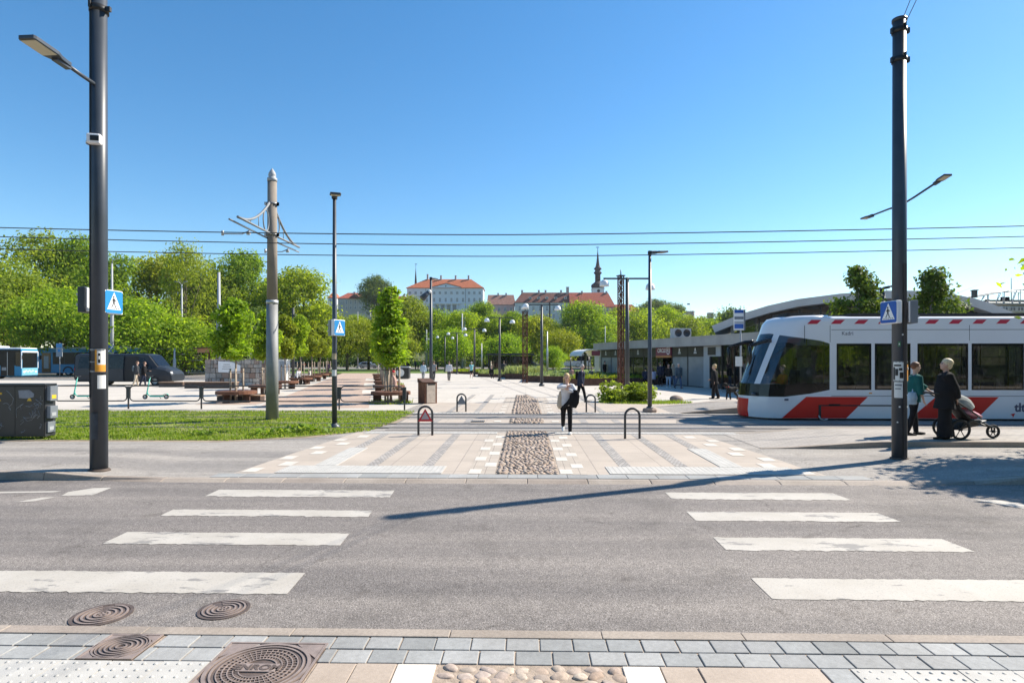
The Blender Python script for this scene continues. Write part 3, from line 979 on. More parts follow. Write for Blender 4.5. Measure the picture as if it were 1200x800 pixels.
def place_tree(tpl, mat, x, ytop, wpx, d, label, group, z0=0.0, H0=15.0, W0=10.0, name='tree', mat_b=None):
    X, Y = D(x, d)
    Wm = wpx * d / F
    H = (HT(ytop, d) - z0) * (1.05 if H0 == 15.0 else 1.0)
    if H < 0.75 * Wm: z0 = HT(ytop, d) - 0.75 * Wm; H = 0.75 * Wm
    if H0 == 15.0 and H / Wm < 1.15:
        tpl = LOW[int(x) % 2]; H0 = 8.5
    t = thing(name, label, 'tree', (X, Y, z0), rnd.uniform(0, 6.28), group)
    t.scale = (Wm / W0, Wm / W0, H / H0)
    link('trunk', tpl[1] if mat_b is None else with_mat(tpl[1], mat_b), t)
    link('crown', with_mat(tpl[0], mat), t)
    return t

PG = 'park trees behind the square'
TREES = [
 # x, top, width px, d, template, material, label
 (-35, 306, 120, 84, 'B0', L_olive, 'olive park tree cut by the left picture edge behind the buses'),
 (14, 312, 80, 78, 'B1', L_olive, 'rounded olive tree above the roof of the front blue bus'),
 (45, 279, 112, 96, 'S0', L_olive, 'tallest loose airy tree behind the two blue buses'),
 (92, 282, 70, 98, 'B2', L_green, 'tall tree rising just left of the big left pole with the camera'),
 (70, 345, 100, 74, 'B3', L_fresh, 'lower broad tree hanging over the second blue bus'),
 (145, 306, 78, 92, 'B4', L_green, 'tree beside the big left pole above the crossing sign'),
 (186, 299, 86, 99, 'B0', L_olive, 'tall dense tree behind the pale grey street lamp'),
 (216, 293, 58, 86, 'S1', L_olive, 'thin tree with nearly bare twigs showing at its top'),
 (160, 352, 110, 76, 'B2', L_fresh, 'lower bright tree hanging over the dark van'),
 (246, 311, 72, 100, 'B1', L_olive, 'tree behind the tall grey mast left of the catenary pole'),
 (288, 301, 74, 104, 'B3', L_green, 'tall rounded tree just left of the concrete catenary pole'),
 (216, 375, 96, 78, 'B4', L_fresh, 'low bright tree over the wooden shelter roof'),
 (322, 330, 62, 108, 'B2', L_olive, 'tree right behind the concrete catenary pole'),
 (353, 314, 80, 100, 'B0', L_green, 'big dome-shaped tree between the catenary pole and the signed lamp post'),
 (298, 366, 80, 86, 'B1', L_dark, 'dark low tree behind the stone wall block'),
 (374, 356, 50, 112, 'B4', L_olive, 'tree at the foot of the red roofs beside the signed lamp post'),
 (407, 374, 62, 104, 'B3', L_yellow, 'yellowish tree above the parked silver car'),
 (432, 378, 56, 112, 'B1', L_olive, 'brownish tree behind the middle row of young trees'),
 (478, 350, 62, 116, 'B2', L_yellow, 'yellow-green tree below the left corner of the white palace'),
 (466, 378, 46, 102, 'B0', L_olive, 'shaded tree with a dark trunk right of the middle young trees'),
 (512, 368, 56, 118, 'B4', L_green, 'tree below the columns of the white palace'),
 (541, 364, 50, 112, 'B0', L_fresh, 'tree behind the twin white masts'),
 (566, 357, 44, 120, 'B3', L_green, 'tree below the right corner of the white palace'),
 (530, 388, 52, 100, 'B1', L_fresh, 'low bright tree among the small dome lamps'),
 (602, 368, 50, 122, 'B2', L_green, 'tree below the pink-roofed house'),
 (592, 392, 54, 104, 'B4', L_fresh, 'low light tree behind the second double dome lamp'),
 (634, 374, 54, 116, 'B1', L_olive, 'tree below the long white house right of the rusty column'),
 (655, 388, 46, 104, 'B3', L_yellow, 'pale yellow tree left of the big round tree'),
 (686, 354, 62, 120, 'B0', L_green, 'big round tree in front of the pink house wall'),
 (712, 384, 44, 128, 'B2', L_yellow, 'ochre tree below the pink house wall'),
 (745, 364, 60, 136, 'B1', L_green, 'tree between the rusty lattice column and the lamp post'),
 (780, 362, 56, 142, 'B4', L_fresh, 'tree above the roof air conditioner of the shop'),
 (808, 376, 50, 136, 'B3', L_yellow, 'yellow-green tree below the round fortress tower'),
 (832, 378, 48, 150, 'B2', L_green, 'tree below the square fortress tower'),
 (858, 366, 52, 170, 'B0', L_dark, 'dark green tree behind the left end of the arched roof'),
 (648, 407, 26, 78, 'B1', L_fresh, 'small young tree in front of the white coaches'),
]
def tpl_of(k):
    return (BT if k[0] == 'B' else SPARSE)[int(k[1])]
for (x, yt, w, d, k, m, lab) in TREES:
    X, Y = D(x, d)
    place_tree(tpl_of(k), m, x, yt, w * 1.12, d, lab, PG, z0=max(0.0, hill(X, Y)))
# green belt on the slope below the houses
for i, (x, yt) in enumerate([(396, 374), (418, 371), (448, 362), (474, 366), (499, 371), (523, 374), (548, 370), (574, 367), (600, 368), (622, 373), (645, 378), (668, 370), (692, 368), (712, 371), (736, 368), (758, 364), (778, 364), (800, 370), (822, 373), (846, 371)]):
    d = 178 + (i * 37) % 40
    X, Y = D(x, d)
    place_tree(BT[(i * 2 + 1) % 5], (L_green, L_olive, L_fresh, L_green, L_yellow)[(i * 3) % 5], x, yt, 40, d, 'tree in the unbroken green belt on the slope below the old town houses', 'green belt on the slope', z0=max(0.0, hill(X, Y)) - 0.3)
# dark undergrowth closing the view under the crowns
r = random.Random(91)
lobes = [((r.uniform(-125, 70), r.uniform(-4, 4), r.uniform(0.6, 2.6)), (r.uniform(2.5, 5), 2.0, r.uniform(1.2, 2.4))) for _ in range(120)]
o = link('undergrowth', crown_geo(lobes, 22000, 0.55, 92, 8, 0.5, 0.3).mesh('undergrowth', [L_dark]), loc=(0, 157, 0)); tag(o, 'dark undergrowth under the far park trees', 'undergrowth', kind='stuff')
# trees up on the hill
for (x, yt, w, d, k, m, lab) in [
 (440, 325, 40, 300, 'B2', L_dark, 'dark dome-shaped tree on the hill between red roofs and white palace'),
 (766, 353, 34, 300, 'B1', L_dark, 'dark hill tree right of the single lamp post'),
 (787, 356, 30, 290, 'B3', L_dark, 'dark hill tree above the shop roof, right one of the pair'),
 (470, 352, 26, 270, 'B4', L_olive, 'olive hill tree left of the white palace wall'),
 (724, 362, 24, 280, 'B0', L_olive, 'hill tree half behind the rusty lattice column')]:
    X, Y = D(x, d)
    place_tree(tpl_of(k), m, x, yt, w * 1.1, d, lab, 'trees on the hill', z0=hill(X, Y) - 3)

# street trees behind the tram and off to the right
def small_tree_template(seed, h, w, base, nl, n, size, trunk_r, pointed=0.0, shell=0.45, spread=0.34):
    r = random.Random(seed); lobes = []
    for i in range(nl):
        t = (i + 0.5) / nl
        z = base + (h - base) * t
        wr = w / 2 * (math.sin(math.pi * min(1, 0.18 + t * 0.82)) ** (0.8 + pointed) * (1 - 0.25 * pointed * t))
        a = r.uniform(0, 6.28) + i * 2.4; q = r.uniform(0.25, 0.72)
        s = max(0.16 * w, (h - base) * 0.10) * r.uniform(0.8, 1.25) * (1 - 0.35 * min(1, pointed) * t ** 2)
        lobes.append(((math.cos(a) * wr * q, math.sin(a) * wr * q, min(z, h - s * 0.8)), (s, s, s * 0.95)))
    crown = crown_geo(lobes, n, size, seed + 1, 8, shell, spread)
    tr = trunk_geo(base, [l[0] for l in lobes[::2]], trunk_r, seed + 2, (0, 0, h * 0.95), 2)
    return crown.mesh('crown', [L_green]), tr.mesh('trunk', [m_barkpale])
ST_ = [small_tree_template(s, 6.0, 3.0, 2.1, 20, 5600, 0.125, 0.07, 0.5, 0.2, 0.55) for s in (401, 431)]
X, Y = D(1003, 26.5)
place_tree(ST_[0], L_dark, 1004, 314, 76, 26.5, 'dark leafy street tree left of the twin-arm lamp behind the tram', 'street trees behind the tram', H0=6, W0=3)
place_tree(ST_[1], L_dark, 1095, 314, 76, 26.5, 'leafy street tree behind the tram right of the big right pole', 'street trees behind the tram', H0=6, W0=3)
NT = small_tree_template(461, 6.4, 5.0, 2.4, 26, 12500, 0.12, 0.11, 0.0, 0.25, 0.46)
a, b = wc(12.7, 11.75)
t = thing('tree', 'branch tip of leaves at the right picture edge above the tram', 'tree', (a, b, 0.12), 1.2)
t.scale = (1, 1, 0.80); link('trunk', NT[1], t); link('crown', with_mat(NT[0], L_fresh), t)

# young trees with round rusty benches
YT = [small_tree_template(s, 5.0, 2.6, 2.3, 18, 8500, 0.11, 0.045, 0.8, 0.2, 0.45) for s in (501, 541, 581)]
CT_ = [small_tree_template(s, 5.2, 2.0, 1.85, 20, 8000, 0.10, 0.045, 1.7, 0.2, 0.5) for s in (601, 631)]
m_corten = pm('corten_steel', (0.155, 0.066, 0.036), 0.8, 0.1, var=0.35, scale=4, bmp=0.2, bscale=60)
m_cortend = pm('dark_corten', (0.085, 0.042, 0.028), 0.8, 0.1, var=0.35, scale=5)
m_wood = pm('wood_slat', (0.30, 0.19, 0.12), 0.7, var=0.25, scale=6)
m_stake = pm('wood_stake', (0.34, 0.27, 0.20), 0.8, var=0.2, scale=6)
def tree_bench(x, y, label):
    t = thing('tree_bench', label, 'bench', (x, y, 0.04), rnd.uniform(0, 6.28), 'round benches around the young trees')
    mb = MB(); ringgeo(mb, 0.32, 0.88, 0.46, 0.52, 28); ringgeo(mb, 0.84, 0.885, 0.38, 0.461, 28)
    mb.build('seat', m_corten, t)
    for k in range(4):
        a = k * math.pi / 2
        mb = MB(); mb.box((math.cos(a) * 0.6, math.sin(a) * 0.6, 0.22), (0.36, 0.07, 0.44), 0, a)
        mb.build('leg', m_cortend, t)
def young_tree(tpl, x, y, h, w, H0, W0, mat, label, group):
    t = thing('young_tree', label, 'tree', (x, y, 0.03), rnd.uniform(0, 6.28), group)
    t.scale = (w / W0, w / W0, h / H0)
    link('trunk', tpl[1], t); link('crown', with_mat(tpl[0], mat), t)
    for k in range(3):
        a = k * 2.1 + 0.4
        mb = MB(); mb.cyl((math.cos(a) * 0.28, math.sin(a) * 0.28, -0.05), (math.cos(a) * 0.28, math.sin(a) * 0.28, 1.65), 0.035, 0.035, 8)
        mb.build('stake', m_stake, t)
    mb = MB()
    mb.tube([(math.cos(a) * 0.3, math.sin(a) * 0.3, 1.5) for a in [i * 0.5 for i in range(13)]], 0.015, 5)
    mb.build('tie', m_cortend, t)
lr = [(27.4, 4.7, 2.9, L_fresh, 'nearest and fullest young tree of the left row, by the stone wall'), (33.7, 4.6, 2.4, L_fresh, 'young tree hidden partly by the concrete catenary pole'),
      (40, 4.9, 2.5, L_yellow, 'young yellowish tree just right of the catenary pole'), (47, 5.4, 2.7, L_fresh, 'green young tree beside the dark lamp with angled head, left row'),
      (53.5, 5.3, 2.8, L_yellow, 'yellow young tree left of the signed lamp post, mid left row'), (60, 5.3, 2.8, L_yellow, 'young tree seen behind the signed lamp post'), (67, 5.4, 2.8, L_fresh, 'farthest young tree of the left row, right of the signed post')]
for i, (d, h, w, m, lab) in enumerate(lr):
    x, y = D(458 - 4960 / d, d)
    young_tree(YT[i % 3], x, y, h, w, 5.0, 2.6, m, lab, 'young trees of the left row')
    tree_bench(x, y, 'round rusty bench around the ' + ['nearest young tree by the stone wall', 'young tree behind the catenary pole', 'third young tree of the left row', 'fourth young tree of the left row', 'fifth young tree of the left row', 'sixth young tree of the left row', 'farthest young tree of the left row'][i])
for i, d in enumerate([27, 33.5, 40, 46.5, 53, 59.5]):
    x, y = D(458 - (i * 2.2), d)
    lab = ['nearest tall leafy young tree in the middle row by the bin', 'second young tree of the middle row', 'third young tree of the middle row', 'fourth young tree of the middle row', 'fifth young tree of the middle row', 'farthest young tree of the middle row'][i]
    young_tree(CT_[i % 2], x, y, 5.2 + 0.15 * i, 2.7, 5.2, 2.0, L_fresh, lab, 'young trees of the middle row')
    tree_bench(x, y, 'round rusty bench around the ' + lab.replace('tall leafy ', '').replace(' by the bin', ''))
# rough grass in the tree pits
mb = MB(); gr = random.Random(8)
for i, d in enumerate([27, 33.5, 40, 46.5]):
    x, y = D(458, d)
    for k in range(500):
        a, q = gr.uniform(0, 6.28), gr.random() ** 0.5 * 1.0
        p = V((x + math.cos(a) * q, y + math.sin(a) * q, 0.03)); h = gr.uniform(0.05, 0.22)
        mb.add([p + V((-0.015, 0, 0)), p + V((0.015, 0, 0)), p + V((gr.uniform(-.08, .08), gr.uniform(-.08, .08), h))], [(0, 1, 2)])
o = mb.build('pit_grass', m_grass); tag(o, 'thin rough grass in the tree pits of the middle row', 'grass', kind='stuff')

# shrub with stones
X, Y = D(738, 27.5)
r = random.Random(77)
lobes = [((r.uniform(-0.9, 0.9), r.uniform(-0.5, 0.5), r.uniform(0.25, 0.75)), (0.42, 0.4, 0.36)) for _ in range(13)]
t = thing('shrub', 'wide yellow-green shrub at the foot of the rusty lattice column', 'shrub', (X, Y, 0.03))
link('foliage', with_mat(crown_geo(lobes, 5000, 0.095, 78, 8, 0.5, 0.4).mesh('foliage', [L_yellow]), L_olive), t); t.scale = (1.12, 1, 0.85)
mb = MB()
for l in lobes[:8]: mb.tube([(l[0][0] * 0.3, l[0][1] * 0.3, -0.03), V(l[0]) * 0.7, l[0]], [0.02, 0.014, 0.006], 5)
mb.build('stem', m_bark, t)
mb = MB()
for k in range(1700):
    a, q = gr.uniform(0, 6.28), gr.random() ** 0.5
    p = V((X + 0.6 + math.cos(a) * q * 2.1, Y - 0.5 + math.sin(a) * q * 0.9, 0.03)); h = gr.uniform(0.04, 0.16)
    mb.add([p + V((-0.015, 0, 0)), p + V((0.015, 0, 0)), p + V((gr.uniform(-.08, .08), gr.uniform(-.08, .08), h))], [(0, 1, 2)])
o = mb.build('shrub_grass', m_grass); tag(o, 'low grass around the wide shrub', 'grass', kind='stuff')
m_rock = pm('rock', (0.26, 0.20, 0.165), 0.9, var=0.25, scale=4, bmp=0.6, bscale=9)
def rock(label, x, y, s):
    mb = MB(); mb.ell((0, 0, 0), s, 14, 9)
    mb.v = [tuple(V(p) * (1 + 0.28 * mnoise.noise(V(p) * 2.3 + V((x, y, 0))))) for p in mb.v]
    o = mb.build('rock', m_rock, loc=(x, y, 0.03 + s[2] * 0.55)); tag(o, label, 'rock', 'rocks by the shrub')
x, y = D(792, 28.2); rock('large reddish brown rock beside the shrub', x, y, (0.34, 0.22, 0.19))
x, y = D(727, 27.0); rock('small pale stone in front of the shrub', x, y, (0.13, 0.1, 0.08))

# ---------------------------------------------------------------- corten planters with grasses
L_blue = leaf_mat('grass_bluegreen', (0.16, 0.21, 0.09), (0.26, 0.31, 0.15), (0.38, 0.40, 0.22), 0.35)
def planter(label, quad, h, mat, glabel, blade=(0.25, 0.6), n=900, flowers=False, thick=0.04):
    """quad: plan outline, in ground metres"""
    cx = sum(p[0] for p in quad) / len(quad); cy = sum(p[1] for p in quad) / len(quad)
    t = thing('planter', label, 'planter', (cx, cy, 0.03), 0, 'raised rusty planters')
    loc = [(p[0] - cx, p[1] - cy, 0) for p in quad]
    mb = MB(); k = len(loc)
    for i in range(k):
        a, b = V(loc[i]), V(loc[(i + 1) % k]); u = (b - a).normalized(); nn = V((-u.y, u.x, 0)) * thick
        mb.prism([a, b, b + nn, a + nn], (0, 0, h))
        mb.prism([a - nn * 0.5 + V((0, 0, h + .002)), b - nn * 0.5 + V((0, 0, h + .002)), b + nn * 2 + V((0, 0, h + .002)), a + nn * 2 + V((0, 0, h + .002))], (0, 0, 0.02))
    mb.build('wall', m_cortend, t)
    mb = MB(); mb.poly([(p[0], p[1], h - 0.08) for p in loc]); mb.build('soil', m_lawnsoil, t)
    mb = MB(); r = random.Random(int(abs(cx * 10)))
    x0, x1 = min(p[0] for p in quad), max(p[0] for p in quad); y0, y1 = min(p[1] for p in quad), max(p[1] for p in quad)
    def inside(x, y):
        c = False
        for i in range(k):
            (xa, ya), (xb, yb) = quad[i], quad[(i + 1) % k]
            if (ya > y) != (yb > y) and x < (xb - xa) * (y - ya) / (yb - ya) + xa: c = not c
        return c
    m = 0; tries = 0
    while m < n and tries < n * 6:
        tries += 1
        x, y = r.uniform(x0, x1), r.uniform(y0, y1)
        if not inside(x, y): continue
        m += 1
        hh = r.uniform(*blade) * (0.75 + 0.5 * mnoise.noise((x * 0.9, y * 0.9, 1)))
        for _ in range(5):
            a = r.uniform(0, 6.28); ln = hh * r.uniform(0.3, 0.8); w = r.uniform(0.02, 0.045)
            p = V((x + r.gauss(0, .06), y + r.gauss(0, .06), h - 0.06)); dv = V((math.cos(a), math.sin(a), 0)); sv = V((-dv.y, dv.x, 0)) * w
            q = p + dv * ln * 0.4 + V((0, 0, hh * 0.75)); e = p + dv * ln + V((0, 0, hh * r.uniform(0.6, 1.0)))
            mb.add([p - sv, p + sv, q + sv * 0.8, q - sv * 0.8, e], [(0, 1, 2, 3), (3, 2, 4)])
    o = mb.build('planting', mat); tag(o, glabel, 'planting', kind='stuff')
g = lambda L: [G(a, b) for a, b in L]
planter('long rusty planter behind the walking woman, with a curved seat edge', g([(616, 447.6), (726, 450.5), (724, 443.5), (700, 440.5), (622, 441.5)]), 0.55, L_blue, 'mixed low plants in the planter behind the walking woman', (0.2, 0.5), 500)
planter('rusty planter of blue-green grasses left of the rusty column', g([(592, 444.2), (618, 444.5), (640, 441.5), (640, 438.6), (596, 438.8)]), 0.55, L_blue, 'blue-green grasses left of the rusty column', (0.5, 1.1), 900)
planter('low planter with a person seated on its edge, left of the grasses', g([(560, 441.5), (592, 442.3), (600, 438), (568, 437)]), 0.35, L_blue, 'sage plants in the low planter left of the grasses', (0.3, 0.7), 300)
planter('farthest low planter with yellow-green plants near the twin masts', g([(528, 437.5), (574, 439.2), (578, 435.6), (536, 434.6)]), 0.3, L_yellow, 'yellow-green plants near the twin masts', (0.25, 0.5), 500)
planter('rusty planter in front of the shop with yellow plants, ends at lamp post', g([(664, 452.2), (772, 450.6), (772, 445.2), (700, 444.2)]), 0.52, L_yellow, 'yellow-green plants in front of the shop doors', (0.25, 0.5), 700)
planter('long rusty planter of tall pale grasses right of the shop entrance', g([(800, 451.0), (925, 451.5), (925, 447.2), (806, 446.6)]), 0.55, L_blue, 'tall pale grasses in front of the shop windows', (0.6, 1.2), 1400)
# ---------------------------------------------------------------- buildings on the hill
m_wwall = pm('white_render', (0.63, 0.68, 0.73), 0.85, var=0.06, scale=0.3)
m_gwall = pm('grey_render', (0.42, 0.40, 0.37), 0.9, var=0.10, scale=0.3)
m_pwall = pm('pink_render', (0.62, 0.40, 0.38), 0.9, var=0.06, scale=0.3)
m_bwall = pm('bluish_render', (0.56, 0.58, 0.58), 0.9, var=0.08, scale=0.3)
def tile_mat(name, c1, c2):
    return slab_mat(name, c1, c2, sc_(c1, 0.6), 0.5, 0.35, 0.03, 0.5, 0.2)
m_rorange = tile_mat('orange_tiles', (0.50, 0.155, 0.07), (0.43, 0.13, 0.06))
m_rred = tile_mat('red_tiles', (0.42, 0.11, 0.065), (0.34, 0.095, 0.06))
m_rbrown = tile_mat('brown_tiles', (0.20, 0.085, 0.065), (0.155, 0.07, 0.055))
m_rpink = tile_mat('faded_tiles', (0.38, 0.20, 0.15), (0.32, 0.17, 0.13))
m_pane = pm('window_pane', (0.12, 0.14, 0.17), 0.15, var=0.2, scale=0.4)
m_paneL = pm('pale_pane', (0.22, 0.25, 0.29), 0.2, var=0.2, scale=0.4)
m_frame = pm('white_frame', (0.7, 0.7, 0.68), 0.6)
m_chim = pm('chimney_render', (0.42, 0.36, 0.33), 0.9, var=0.15, scale=1)
m_copper = pm('dark_copper', (0.028, 0.015, 0.017), 0.8, 0.0, var=0.25, scale=0.4)

class Bld:
    def __init__(s, label, xc, d, yb, name='house', group=None, cat='building', depth=14.0):
        a, b = D(xc, d)
        s.d, s.xc, s.yb, s.k, s.dep = d, xc, yb, d / F, depth
        s.t = thing(name, label, cat, (a, b, HT(yb, d)), TH, group)
    def X(s, x): return (x - s.xc) * s.k
    def Z(s, y): return (s.yb - y) * s.k
    def wall(s, x0, x1, yt, mat, y0=None, drop=8.0, name='wall', front=0.0, depth=None):
        mb = MB(); mb.span((s.X(x0), front, -drop if y0 is None else s.Z(y0)), (s.X(x1), depth or s.dep, s.Z(yt)))
        return mb.build(name, mat, s.t)
    def hip(s, x0, x1, ye, xr0, xr1, yr, mat, over=0.4, depth=None, thick=0.25):
        dp = depth or s.dep
        A, B, z, zr = s.X(x0) - over, s.X(x1) + over, s.Z(ye), s.Z(yr)
        f, bk, m = -over, dp + over, dp / 2
        R0, R1 = s.X(xr0), s.X(xr1)
        vs = [(A, f, z), (B, f, z), (B, bk, z), (A, bk, z), (R0, m, zr), (R1, m, zr), (A, f, z - thick), (B, f, z - thick), (B, bk, z - thick), (A, bk, z - thick)]
        mb = MB(); mb.add(vs, [(0, 1, 5, 4), (1, 2, 5), (2, 3, 4, 5), (3, 0, 4), (6, 7, 1, 0), (7, 8, 2, 1), (8, 9, 3, 2), (9, 6, 0, 3), (9, 8, 7, 6)])
        s.roof = mb.build('roof', mat, s.t)
        return s.roof
    def chimney(s, x, yt, yb, w=1.2, y=None, mat=None):
        mb = MB(); yy = s.dep / 2 - 0.4 if y is None else y
        mb.box((s.X(x), yy, (s.Z(yt) + s.Z(yb) - 1.0) / 2), (w, 0.9, s.Z(yt) - s.Z(yb) + 1.0)); mb.box((s.X(x), yy, s.Z(yt) + 0.08), (w + 0.25, 1.15, 0.16))
        mb.build('chimney', mat or m_chim, s.roof)
    def windows(s, xs, y0, y1, w, mat=None, frame=True, front=0.0):
        """w, y in photograph units"""
        W, H = w * s.k, (y1 - y0) * s.k
        key = ('win', round(W, 2), round(H, 2), (mat or m_pane).name)
        if key not in _cache:
            mb = MB(); mb.span((-W / 2, -0.07, 0), (W / 2, 0.05, H), 0); a = mb.mesh('pane', [mat or m_pane])
            mb = MB(); q = 0.11
            mb.span((-W / 2 - q, -0.13, -q), (-W / 2, 0.04, H + q)); mb.span((W / 2, -0.13, -q), (W / 2 + q, 0.04, H + q))
            mb.span((-W / 2, -0.13, H), (W / 2, 0.04, H + q)); mb.span((-W / 2, -0.13, -q), (W / 2, 0.04, 0)); mb.span((-0.04, -0.12, 0), (0.04, 0.03, H)); mb.span((-W / 2, -0.115, H * .6), (W / 2, 0.02, H * .6 + .08))
            _cache[key] = (a, mb.mesh('window', [m_frame]))
        for x in xs:
            o = link('window', _cache[key][1], s.t, loc=(s.X(x), front, s.Z(y1)))
            p = link('pane', _cache[key][0], o)

# white palace with columns
b = Bld('long white palace with orange hipped roof, pediment and columns on the hill', 522, 350, 374, 'palace', depth=16)
b.wall(477, 566, 337.5, m_wwall)
b.hip(477, 566, 337.2, 497, 551, 325.0, m_rorange, 0.5)
for x, t_ in [(499, 319.5), (515, 321), (532.5, 321), (548, 321)]: b.chimney(x, t_, 327, 1.0)
mb = MB(); z0 = b.Z(336.8)
mb.prism([(b.X(506), -0.5, z0), (b.X(540), -0.5, z0), (b.X(523), -0.5, b.Z(332.6))], (0, 3, 0), 0)
mb.box((0, -0.52, b.Z(337.1)), (36 * b.k, 0.5, 0.25), 0)
mb.lathe([(0, 0.02), (0.5, 0.02)], 16, 1, (0, 0, 0), Matrix.Translation((b.X(522.5), -0.52, b.Z(335.2))) @ Matrix.Rotation(R(90), 4, 'X'))
mb.build('pediment', [m_wwall, m_pane], b.t)
mb = MB(); z1 = b.Z(332.3)
for sx in (-1, 1):
    mb.prism([(b.X(523 + sx * 18.0), -0.7, z0 - 0.1), (b.X(523), -0.7, z1), (b.X(523), -0.7, z1 + 0.3), (b.X(523 + sx * 18.0), -0.7, z0 + 0.25)], (0, 8, 0))
mb.build('pediment_roof', m_rorange, b.t)
b.windows([480.5 + 6.6 * i for i in range(3)] + [508.8 + 6.75 * i for i in range(6)] + [549.6 + 6.3 * i for i in range(3)], 341.6, 344.6, 2.6, m_paneL)
b.windows([480.5 + 6.6 * i for i in range(4)] + [508.8 + 6.75 * i for i in range(6)] + [549.6 + 6.3 * i for i in range(3)], 349.2, 353.6, 2.2, m_paneL)
b.windows([481 + 5.2 * i for i in range(5)] + [549 + 6 * i for i in range(3)], 358.5, 363, 2.6, m_paneL)
b.windows([512.2, 519, 525.8, 532.8], 357.4, 364.4, 3.6, m_pane)
mb = MB(); mb.span((b.X(507), -1.2, b.Z(356.4)), (b.X(539.5), 0.0, b.Z(355.2))); mb.build('balcony', m_frame, b.t)
for x in (508.3, 515.6, 522.4, 529.3, 536.3):
    mb = MB(); mb.cyl((b.X(x), -0.8, b.Z(374)), (b.X(x), -0.8, b.Z(356.3)), 0.34, 0.3, 12); mb.build('column', m_frame, b.t)
mb = MB()
for x in (499, 545.5): mb.span((b.X(x) - 0.08, -0.09, -5), (b.X(x) + 0.08, 0.0, b.Z(338)))
mb.build('drainpipe', m_copper, b.t)
mb = MB(); mb.span((b.X(476.6), -0.12, b.Z(355.9)), (b.X(506.8), 0.0, b.Z(355.2))); mb.span((b.X(539.7), -0.12, b.Z(355.9)), (b.X(566.3), 0.0, b.Z(355.2))); mb.build('string_course', m_frame, b.t)

b = Bld('small house with faded pink tiled roof right of the white palace', 586, 345, 372, depth=12)
b.wall(572, 603, 357, m_pwall); b.hip(571, 604, 356.8, 571.4, 602, 344.2, m_rpink, 0.3)
b.windows([578, 585, 592, 599], 360.5, 364.5, 2.2)
for x in (583.5, 593): b.chimney(x, 342.5, 346, 0.9)
b = Bld('long bluish-white house with dark brown roof and skylights on the hill', 636, 335, 378, depth=13)
b.wall(603.5, 670, 354.4, m_bwall); b.hip(603.5, 670, 354.2, 612, 667.5, 341.2, m_rbrown, 0.3)
for i in range(8): b.windows([609 + 8 * i], 358.5, 364, 2.4, m_paneL)
b.windows([609 + 8 * i for i in range(8)], 368, 373, 2.4, m_paneL)
for x in (612.0, 632, 640, 658.5): b.chimney(x, 338.8, 343, 1.0)
b.chimney(666.3, 335, 343, 1.6, mat=m_gwall)
for x in (621.5, 631.5, 641, 651.5, 663):
    mb = MB(); yy = 0.32 * b.dep / 2; zz = b.Z(354.2) + (b.Z(341.2) - b.Z(354.2)) * 0.33
    mb.box((b.X(x), yy - 0.3, zz + 0.55), (1.6, 1.3, 1.1), 0); mb.span((b.X(x) - 0.6, yy - 1.0, zz + 0.15), (b.X(x) + 0.6, yy - 0.94, zz + 0.95), 1)
    mb.build('dormer', [m_frame, m_pane], b.roof)
mb = MB(); mb.box((b.X(644.2), -0.06, b.Z(364)), (0.7, 0.1, 9.0)); mb.build('drainpipe', m_copper, b.t)
b = Bld('pink house under a big red tiled roof below the church spire', 696, 330, 376, depth=18)
b.wall(671, 708, 358, m_bwall); b.wall(708.2, 720, 359.5, m_pwall, name='pink_wall')
b.hip(668.5, 721, 359.5, 668.6, 715.5, 340.6, m_rred, 0.3)
for x in (684, 713.4): b.chimney(x, 339.3, 344, 1.0)
b.windows([676 + 7.5 * i for i in range(4)], 361.5, 366, 2.2); b.windows([711, 716], 362, 366, 2.0); b.windows([711, 716], 369.5, 373, 2.0)
b = Bld('white house with plain red roof behind the rusty lattice column', 738, 322, 374, depth=11)
b.wall(722, 752, 366.5, m_wwall); b.hip(722, 752.5, 366.3, 722.5, 743, 355.6, m_rred, 0.3); b.windows([728, 735, 742, 748], 368.3, 371, 1.8)
b = Bld('grey houses end with bright red hipped roof left of the round hill tree', 418, 330, 366, depth=13)
b.wall(396, 434, 349.6, m_gwall); b.hip(396, 434, 349.4, 404, 424, 341.6, m_rred, 0.3)
b.windows([400, 406, 411, 416.5, 422, 428], 352, 356.2, 1.9); b.windows([400, 406, 411, 416.5, 422, 428], 358.5, 362, 1.9)
for x in (412, 420): b.chimney(x, 341, 346, 1.0)
mb = MB(); mb.prism([(b.X(410), -2.5, b.Z(349.3)), (b.X(424), -2.5, b.Z(349.3)), (b.X(417), -2.5, b.Z(344.6))], (0, 7, 0)); mb.build('cross_gable', m_rbrown, b.t)
b = Bld('narrow white gabled house with orange roof behind the signed lamp post', 389, 340, 362, depth=10)
b.wall(384, 394.5, 349, m_wwall); b.hip(384, 394.5, 348.8, 386, 391, 342, m_rorange, 0.3); b.windows([387, 391.5], 351, 354, 1.8)
b = Bld('low grey house with red roof between round hill tree and white palace', 455, 335, 366, depth=12)
b.wall(438, 477, 352.5, m_gwall); b.hip(446, 477.5, 352.3, 463, 473, 345.6, m_rred, 0.3); b.windows([442, 449, 455, 461, 468], 355, 358.5, 1.8); b.chimney(471.5, 344.2, 348, 1.0)

